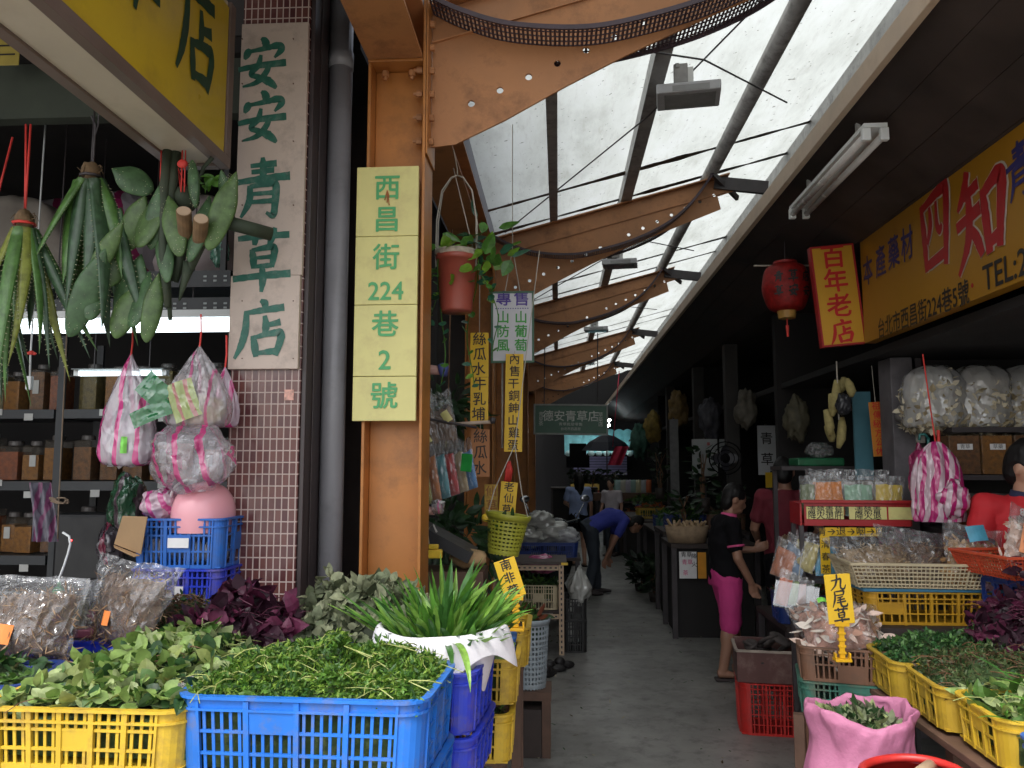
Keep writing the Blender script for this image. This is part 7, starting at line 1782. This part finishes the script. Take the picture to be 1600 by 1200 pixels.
person('person in a blue shirt bending over in the middle of the alley', (.47, 10.9, 0), R(-80), pose(pelvis=(0, -.05, .88), chest=(0, .22, 1.02), neck=(0, .44, .99), head=(0, .57, .92), shL=(-.18, .38, .98), shR=(.18, .38, .98), elL=(-.21, .30, .70), elR=(.22, .22, .72), wrL=(-.16, .24, .47), wrR=(.18, .12, .50),
       hipL=(-.09, -.05, .85), hipR=(.09, -.05, .85), knL=(-.1, .03, .46), knR=(.1, -.02, .46), anL=(-.11, .06, .085), anR=(.11, -.1, .085), toL=(-.12, .3, .03), toR=(.12, .12, .03), look=(0, .6, -1), haL=(-.15, .23, .38), haR=(.17, .09, .41)), SKIN2,
       [('shirt', 'shirt', BLU), ('trousers', 'trousers', JEAN), ('shoes', 'shoes', SND)], HAIR, .012)
person('small person in white and pink half hidden behind the bending person', (1.02, 15.6, 0), R(150), pose(), SKIN, [('shirt', 'shirt', WPK), ('trousers', 'trousers', JEAN), ('shoes', 'shoes', SND)], HAIR, .016, s=.86)
# ================================================================= FAR RIGHT STALLS AND THE END OF THE ALLEY
r = random.Random(77)
def ftable(label, x0, x1, y0, y1, z, m=None):
    t = thing('market_table', label, 'table', ((x0+x1)/2, (y0+y1)/2, 0)); hx, hy = (x1-x0)/2, (y1-y0)/2; m = m or dark_wood
    b = MB(); b.box(-hx, hx, -hy, hy, z-.04, z); b.build('tabletop', m, t)
    for sx in (-1, 1):
        for sy in (-1, 1): b = MB(); b.box(sx*(hx-.03)-.025, sx*(hx-.03)+.025, sy*(hy-.03)-.025, sy*(hy-.03)+.025, 0, z-.0405); b.build('leg', dark_steel, t)
    b = MB(); b.box(-hx+.06, hx-.06, -hy+.06, hy-.06, .002, z-.05); b.build('stored_boxes', black_wall, t)
    return t
def fplant(label, x, y, z, w_, h, n, mats, seed, pot=True, L=.16):
    t = thing('potted_plant' if pot else 'herb_pile', label, 'plant', (x, y, z)); rr = random.Random(seed); b = MB()
    for i in range(n):
        a = rr.uniform(0, 6.28); q = rr.random()**.5; zz = h*(.25+.75*rr.random()); p = Vector((math.cos(a)*w_*q*(.5+.5*zz/h), math.sin(a)*w_*q*.8, zz))
        leaf(b, p, Vector((math.cos(a), math.sin(a), rr.uniform(-.6,.6))), rdir(rr)+Vector((0,0,.8)), L*rr.uniform(.6,1.2), L*.4, rr.uniform(-.2,.6), .2, rr.randrange(len(mats)), 4)
    b.build('foliage', mats, t)
    b = MB()
    for k in range(4): b.tube([(0, 0, .0), (rr.uniform(-.1,.1)*w_*4, rr.uniform(-.1,.1)*w_*3, h*.5), (rr.uniform(-.3,.3)*w_*2, rr.uniform(-.2,.2), h*.9)], [.012, .009, .004], 6)
    b.build('stem', TWIG, t)
    if pot:
        b = MB(); b.lathe([(0, 0), (w_*.45, 0), (w_*.55, h*.22), (w_*.5, h*.22), (0, h*.2)], 16); b.build('pot', mat('pot_dark', (.05,.04,.035), .6), t, smooth=True)
    return t
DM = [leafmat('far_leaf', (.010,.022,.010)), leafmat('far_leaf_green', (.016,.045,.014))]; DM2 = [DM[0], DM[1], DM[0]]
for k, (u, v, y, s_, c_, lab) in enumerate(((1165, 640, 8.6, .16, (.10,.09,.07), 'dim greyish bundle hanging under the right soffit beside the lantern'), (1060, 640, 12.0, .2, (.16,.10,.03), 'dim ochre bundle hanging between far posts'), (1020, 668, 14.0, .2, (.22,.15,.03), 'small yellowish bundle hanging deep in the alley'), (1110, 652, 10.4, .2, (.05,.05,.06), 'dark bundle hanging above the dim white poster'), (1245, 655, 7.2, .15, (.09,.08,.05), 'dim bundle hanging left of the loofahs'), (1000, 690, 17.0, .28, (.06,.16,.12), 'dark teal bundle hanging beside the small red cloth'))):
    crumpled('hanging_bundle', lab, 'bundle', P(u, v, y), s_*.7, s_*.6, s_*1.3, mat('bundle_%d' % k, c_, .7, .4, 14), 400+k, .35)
# blue crate and stall beside the woman
ftable('dark table beside the person in pink shorts under the navy crate of herbs', 1.56, 2.3, 5.75, 6.6, .60)
crate('navy crate of dark herbs beside the person in pink shorts', (1.78, 5.98, .602), R(-4), NAVY, .46, .34, .20, (3, 3), 3, True, (1, 1), .05, None)
heap('herb_heap', 'dark leaves and pale stalks in the navy crate beside the pink shorts', 'herbs', (1.78, 5.98, .78), 0, .42, .32, .07, 260, [LGD, LSC, leafmat('leaf_rusty', (0,0,0))], (.07, .02), CORE, .14, 201)
b = MB()
for k in range(7): strap(b, (1.78+.03*k-.1, 5.95, .84), R(20+10*k), 1.1, .24, .035, .3, 0, 6)
tag(b.build('leaf_bunch', [LGP]), 'pale long leaves lying on the navy crate beside the pink shorts', 'herbs')
crate('ochre crate on the ground under the dark table by the pink shorts', (1.62, 6.3, .002), 0, mat('crate_ochre', (0,0,0)), .40, .30, .22, (3, 3), 3, False, None, .04, None) if False else None
ftable('dark table with a bark basket beyond the person in pink shorts', 1.12, 2.0, 8.2, 9.0, .92)
a = P(1075, 850, 8.35); t = thing('bark_basket', 'light brown bark basket of dried stems on the dark table', 'basket', (a.x, 8.42, .922))
b = MB(); b.lathe([(0, 0), (.19, .0), (.225, .17), (.215, .17), (.18, .02)], 28, sy=.7, fn=lambda a, z: 1+.02*math.sin(a*14)); b.build('wall', mat('bark_tan', (.34,.24,.15), .8, .25, 20), t, smooth=True)
b = MB()
for k in range(16): x = r.uniform(-.16,.16); b.tube([(x, r.uniform(-.08,.08), .12), (x+r.uniform(-.08,.08), r.uniform(-.05,.05), .2+r.uniform(0,.03))], .014, 7)
b.build('stems', mat('dried_stem', (.42,.30,.18), .8, .2), t)
a, c = P(1061, 862, 8.15), P(1089, 904, 8.15)
t = thing('paper_sign', 'white paper sign with pink and dark marks on the front of the dark table', 'sign', ((a.x+c.x)/2, 8.15, (a.z+c.z)/2)); w_, h_ = c.x-a.x, a.z-c.z
b = MB(); b.box(-w_/2, w_/2, 0, .004, -h_/2, h_/2); b.build('paper', CARD, t)
PKI = mat('print_pink', (.62,.10,.25), .6)
for i, (ch, m, x, z) in enumerate((('青', PKI, -.2, .1), ('草', PKI, .12, .1), ('茶', PKI, -.15, -.3), ('降', INK, .36, .32), ('火', INK, .36, .02), ('青草', INK, -.08, .38))): text(ch, .055, m, t, (x*w_, -.002, z*h_), (R(90), 0, 0), .01)
a, c = P(1090, 863, 8.16), P(1104, 904, 8.16); b = MB(); b.box(a.x, c.x, 0, .004, c.z, a.z); tag(b.build('paper_sign', mat('paper_orange', (.70,.30,.02), .6, .1), None, (0, 8.16, 0)), 'orange paper strip beside the white paper sign on the dark table', 'sign')
# posters, vertical white sign, fan
def poster(label, u0, v0, u1, v1, y, m, chars=(), th=.01):
    a, c = P(u0, v0, y), P(u1, v1, y); t = thing('poster', label, 'poster', ((a.x+c.x)/2, y, (a.z+c.z)/2)); w_, h_ = c.x-a.x, a.z-c.z
    b = MB(); b.box(-w_/2, w_/2, 0, th, -h_/2, h_/2); b.build('sheet', m, t)
    b = MB(); b.box(-.012, .012, th+.001, .03, -h_/2-1.0, h_/2+.02); b.build('post', dark_steel, t)
    for ch, x, z, s_, mm in chars: text(ch, s_*w_, mm, t, (x*w_, -.0025, z*h_), (R(90), 0, 0), .02, wob=.04)
DWH = mat('poster_dull', (.30,.32,.32), .6, .1, 5)
poster('tall white sign with large black characters behind the person in maroon', 1183, 665, 1214, 742, 9.3, mat('poster_white', (.50,.52,.54), .6, .08, 5), (('青', 0, .22, .72, INK), ('草', 0, -.2, .72, INK)))
poster('dim white poster with a red seal behind the leafy plants', 1081, 686, 1122, 744, 9.9, DWH, (('藥', .15, .36, .14, SR),))
poster('narrow dim white poster right of the poster with the red seal', 1124, 686, 1148, 730, 10.2, DWH)
poster('small dim white notice high on a post in the dark right stall', 1133, 645, 1145, 682, 9.6, DWH)
poster('tall dim grey panel between the far posts', 1046, 655, 1062, 780, 11.2, mat('panel_dim', (.14,.14,.14), .7))
poster('yellow paper below the tall white sign', 1196, 738, 1216, 762, 9.28, TAGY)
t = thing('electric_fan', 'black electric fan in front of the dim posters', 'fan', P(1133, 716, 9.0)); b = MB()
for k in range(5): b.tube([(.18*math.cos(a*.2618), -.02-.01*k, .18*math.sin(a*.2618)) for a in range(25)], .006, 6) if k < 2 else b.tube([(.045*k*math.cos(a*.2618), -.05, .045*k*math.sin(a*.2618)) for a in range(25)], .004, 6)
b.sphere((0, .03, 0), .06, .08, .06, 12, 8); b.build('guard', BLK, t)
b = MB()
for k in range(4): leaf(b, Vector((0, 0, 0)), Vector((math.cos(k*1.57), 0, math.sin(k*1.57))), Vector((.4, -1, 0)), .16, .12, .1, 0)
b.build('blade', mat('fan_blade', (.04,.04,.05), .4), t)
b = MB(); b.tube([(0, .03, -.05), (0, .03, -t.location.z+.02)], .015, 8); b.build('stand', BLK, t)
for k, (u, v0, v1, y, w_) in enumerate(((1098, 700, 800, 9.2, .13), (1070, 770, 830, 8.9, .16), (1140, 765, 800, 8.8, .14), (1030, 700, 780, 12.5, .14), (1225, 760, 820, 8.2, .2))):
    a, c = P(u, v0, y), P(u, v1, y)
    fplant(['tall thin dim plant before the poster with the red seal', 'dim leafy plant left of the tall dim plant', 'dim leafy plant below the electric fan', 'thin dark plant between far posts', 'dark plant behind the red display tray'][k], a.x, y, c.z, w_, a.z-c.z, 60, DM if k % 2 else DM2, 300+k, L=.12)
for k, (x, y, z, c_) in enumerate(((1.45, 9.45, .981, NAVY), (1.9, 9.5, .981, BROWN), (1.5, 10.6, .851, GREENC), (1.55, 11.4, .851, NAVY), (1.5, 13.4, .851, YELLOW2), (1.6, 14.5, .851, NAVY))):
    crate(['navy crate of dim herbs on the table behind the bark basket', 'brown crate at the back of the table behind the bark basket', 'green crate at the near end of the long dark table', 'navy crate at the far end of the long dark table', 'dirty yellow crate on the far right table', 'navy crate at the end of the far right table'][k], (x, y, z), 0, c_, .44, .34, .17, (3, 3), 2, True, None, .04, 'crates on the far right tables', .04)
    heap('herb_heap', ['dim herbs in the navy crate behind the bark basket', 'dry brown stalks in the brown crate behind the bark basket', 'dim herbs in the green crate on the long dark table', 'dim herbs in the navy crate on the long dark table', 'orange brown roots in the dirty yellow crate', 'dim herbs in the last navy crate on the right'][k], 'herbs', (x, y, z+.15), 0, .40, .30, .09, 110, [[LGD, LG], [LSC, leafmat('leaf_brown', (0,0,0))], [LGD, LG], [LSC, LG], [leafmat('root_orange', (.30,.085,.025))], [LGD]][k], (.08, .03), CORE, .1, 420+k)
ftable('dark table of dim plants behind the bark basket table', 1.15, 2.1, 9.05, 9.9, .98)
ftable('long dark table of herbs on the right beyond the fan', 1.25, 2.0, 10.2, 12.2, .85)
ftable('dark table along the far right of the alley', 1.2, 2.0, 12.6, 15.2, .85)
ftable('far stall table with upright packets and green herbs', .95, 2.6, 16.2, 17.6, 1.0)
for k, (x, y, z, w_, h) in enumerate(((1.22, 10.4, 0, .17, .5), (1.12, 11.3, 0, .16, .45))):
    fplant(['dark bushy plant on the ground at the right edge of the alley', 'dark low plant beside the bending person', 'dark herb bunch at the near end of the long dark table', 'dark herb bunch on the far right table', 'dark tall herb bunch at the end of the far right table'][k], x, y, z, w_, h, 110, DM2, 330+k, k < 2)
for k in range(8):
    c_ = [(.30,.45,.35), (.35,.5,.5), (.5,.5,.42), (.45,.42,.5), (.3,.45,.42), (.5,.48,.3), (.42,.45,.48), (.62,.16,.06)][k]
    q = P(957+8*k, 762, 16.5); pk = MB(); pillow(pk, .12, .26, .05, k, .05, 8, 8); tag(pk.build('herb_packet', mat('far_pack_%d' % k, c_, .4, .1, 10), None, (q.x, 16.5, 1.16), (0, 0, R(-6)), smooth=True), 'small upright packet, %s from the left in the far row' % ORD[k], 'herb packet', 'upright packets on the far stall')
b = MB(); b.box(-.75, .75, -.12, .12, 0, .155); tag(b.build('riser_box', WOODM, None, (P(985, 760, 16.5).x, 16.5, 1.002)), 'wooden riser under the far row of upright packets', 'box')
heap('herb_heap', 'bright green herb along the front of the far stall', 'herbs', (1.9, 16.35, 1.0), 0, 1.0, .25, .12, 260, [LG, LGD], (.10, .05), CORE, .0, 351)
heap('carrot_pile', 'pile of orange brown roots before the far stall', 'roots', (1.35, 15.9, .62), 0, .8, .5, .22, 240, [leafmat('root_orange', (.30,.085,.025)), leafmat('root_orange_dark', (.16,.05,.02))], (.12, .05), mat('root_core', (.08,.03,.015), .9), .1, 352)
b = MB(); b.box(-.42, .42, -.27, .27, 0, .52); tag(b.build('crate_block', dark_wood, None, (1.35, 15.9, .001)), 'dark box under the pile of orange brown roots', 'box')
# red cloth, navy umbrella and glints at the far end
q = P(966, 712, 18.0); b = MB(); b.grid(lambda u, v: Vector(((u-.5)*.30+.18*(v-.5), .04*math.sin(u*9), (v-.5)*.42)), 16, 8); b.tube([(-.12, .03, .2), (.05, .03, 1.9)], .01, 6); tag(b.build('red_cloth', mat('cloth_bright_red', (.60,.04,.09), .7), None, q, smooth=True), 'small red cloth hanging near the far end of the alley', 'cloth')
q = P(948, 690, 20.0); t = thing('umbrella', 'dark navy umbrella open above the far stall', 'umbrella', (q.x, q.y, 0)); b = MB(); b.lathe([(.62, q.z-.22), (.45, q.z-.02), (.2, q.z+.13), (.0, q.z+.18)], 8); b.build('canopy', mat('umbrella_navy', (.012,.013,.025), .7), t)
b = MB(); b.tube([(0,0,0), (0,0,q.z+.17)], .015, 8); b.build('pole', dark_steel, t)
ftable('far cross stall below the violet shutter', -.2, 1.0, 20.6, 21.6, 1.15)
for k, (u, v, y, w_) in enumerate(((925, 745, 20.8, .3), (960, 735, 20.9, .3), (905, 750, 20.8, .25))):
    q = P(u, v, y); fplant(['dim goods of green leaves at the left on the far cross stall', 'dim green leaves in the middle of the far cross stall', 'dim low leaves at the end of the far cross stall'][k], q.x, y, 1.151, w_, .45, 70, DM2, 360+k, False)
q = P(903, 720, 21.0); b = MB(); b.box(-.3, .3, -.05, .05, -.18, .12); b.box(-.22, .22, -.045, .045, .121, .45); tag(b.build('awning_roll', BLK, None, q), 'dark rolled canvas above the far cross stall', 'canvas')
b = MB(); b.tube([(0,0,0), (0,0,q.z-.18)], .02, 8); tag(b.build('pole', dark_steel, None, (q.x, q.y, 0)), 'dark pole holding the rolled canvas at the far end', 'pole')
# parked scooter on the left
t = thing('motor_scooter', 'dark parked motor scooter behind the navy crate of white bags', 'scooter', (P(838, 780, 9.6).x, 9.8, 0), R(20))
SC = mat('scooter_dark', (.02,.025,.03), .25, .1)
b = MB(); b.sphere((0, .1, .55), .17, .55, .2, 18, 12, fn=lambda d: 1+.08*nz(d, 2, 3)); b.box(-.13, .13, -.75, .0, .25, .33); b.sphere((0, -.68, .72), .2, .12, .38, 16, 10); b.build('body', SC, t, smooth=True)
b = MB(); b.sphere((0, .1, .80), .14, .42, .07, 16, 8); b.build('seat', BLK, t, smooth=True)
for y in (-.78, .62):
    b = MB(); b.tube([(0, y+.17*math.cos(a*.2618), .22+.17*math.sin(a*.2618)) for a in range(25)], .05, 8); b.tube([(-.03, y, .22), (.03, y, .22)], .13, 16); b.build('wheel', BLK, t, smooth=True)
b = MB(); b.tube([(-.33, -.58, 1.08), (-.1, -.68, 1.05), (.1, -.68, 1.05), (.33, -.58, 1.08)], .02, 8); b.sphere((0, -.7, 1.03), .15, .1, .09, 12, 8); b.build('handlebar', SC, t, smooth=True)
for x in (-.25, .25):
    b = MB(); b.tube([(x, -.62, 1.07), (x*1.4, -.66, 1.28)], .008, 6); b.sphere((x*1.45, -.66, 1.33), .06, .02, .04, 12, 8); b.build('mirror', mat('mirror_grey', (.4,.42,.45), .1, .05, metal=.8), t, smooth=True)
b = MB(); b.sphere((0, -.80, .98), .07, .03, .05, 12, 8); b.build('headlight', mat('headlight_glass', (.7,.72,.75), .1, .05), t, smooth=True)
b = MB(); b.sphere((0, .66, .70), .1, .04, .04, 12, 8); b.build('tail_light', mat('tail_red', (.5,.02,.02), .2), t, smooth=True)

# scraps on the alley floor
rr = random.Random(5); b = MB()
for k in range(220):
    q = PZ(rr.choice([rr.gauss(925, 26), rr.gauss(1130, 40), rr.uniform(830, 1160), rr.gauss(860, 20)]), rr.choice([rr.gauss(996, 5), rr.uniform(950, 1195)]), .004)
    leaf(b, q, Vector((rr.uniform(-1,1), rr.uniform(-1,1), .1)), Vector((0,0,1)), rr.uniform(.015,.05), rr.uniform(.006,.018), .1, .1, rr.randrange(3), 3)
o = tag(b.build('leaf_litter', [LGD, mat('scrap_brown', (.10,.06,.03), .8), mat('scrap_pale', (.32,.29,.22), .8)]), 'scattered dry leaf scraps on the alley floor', 'leaf scraps'); o['kind'] = 'stuff'
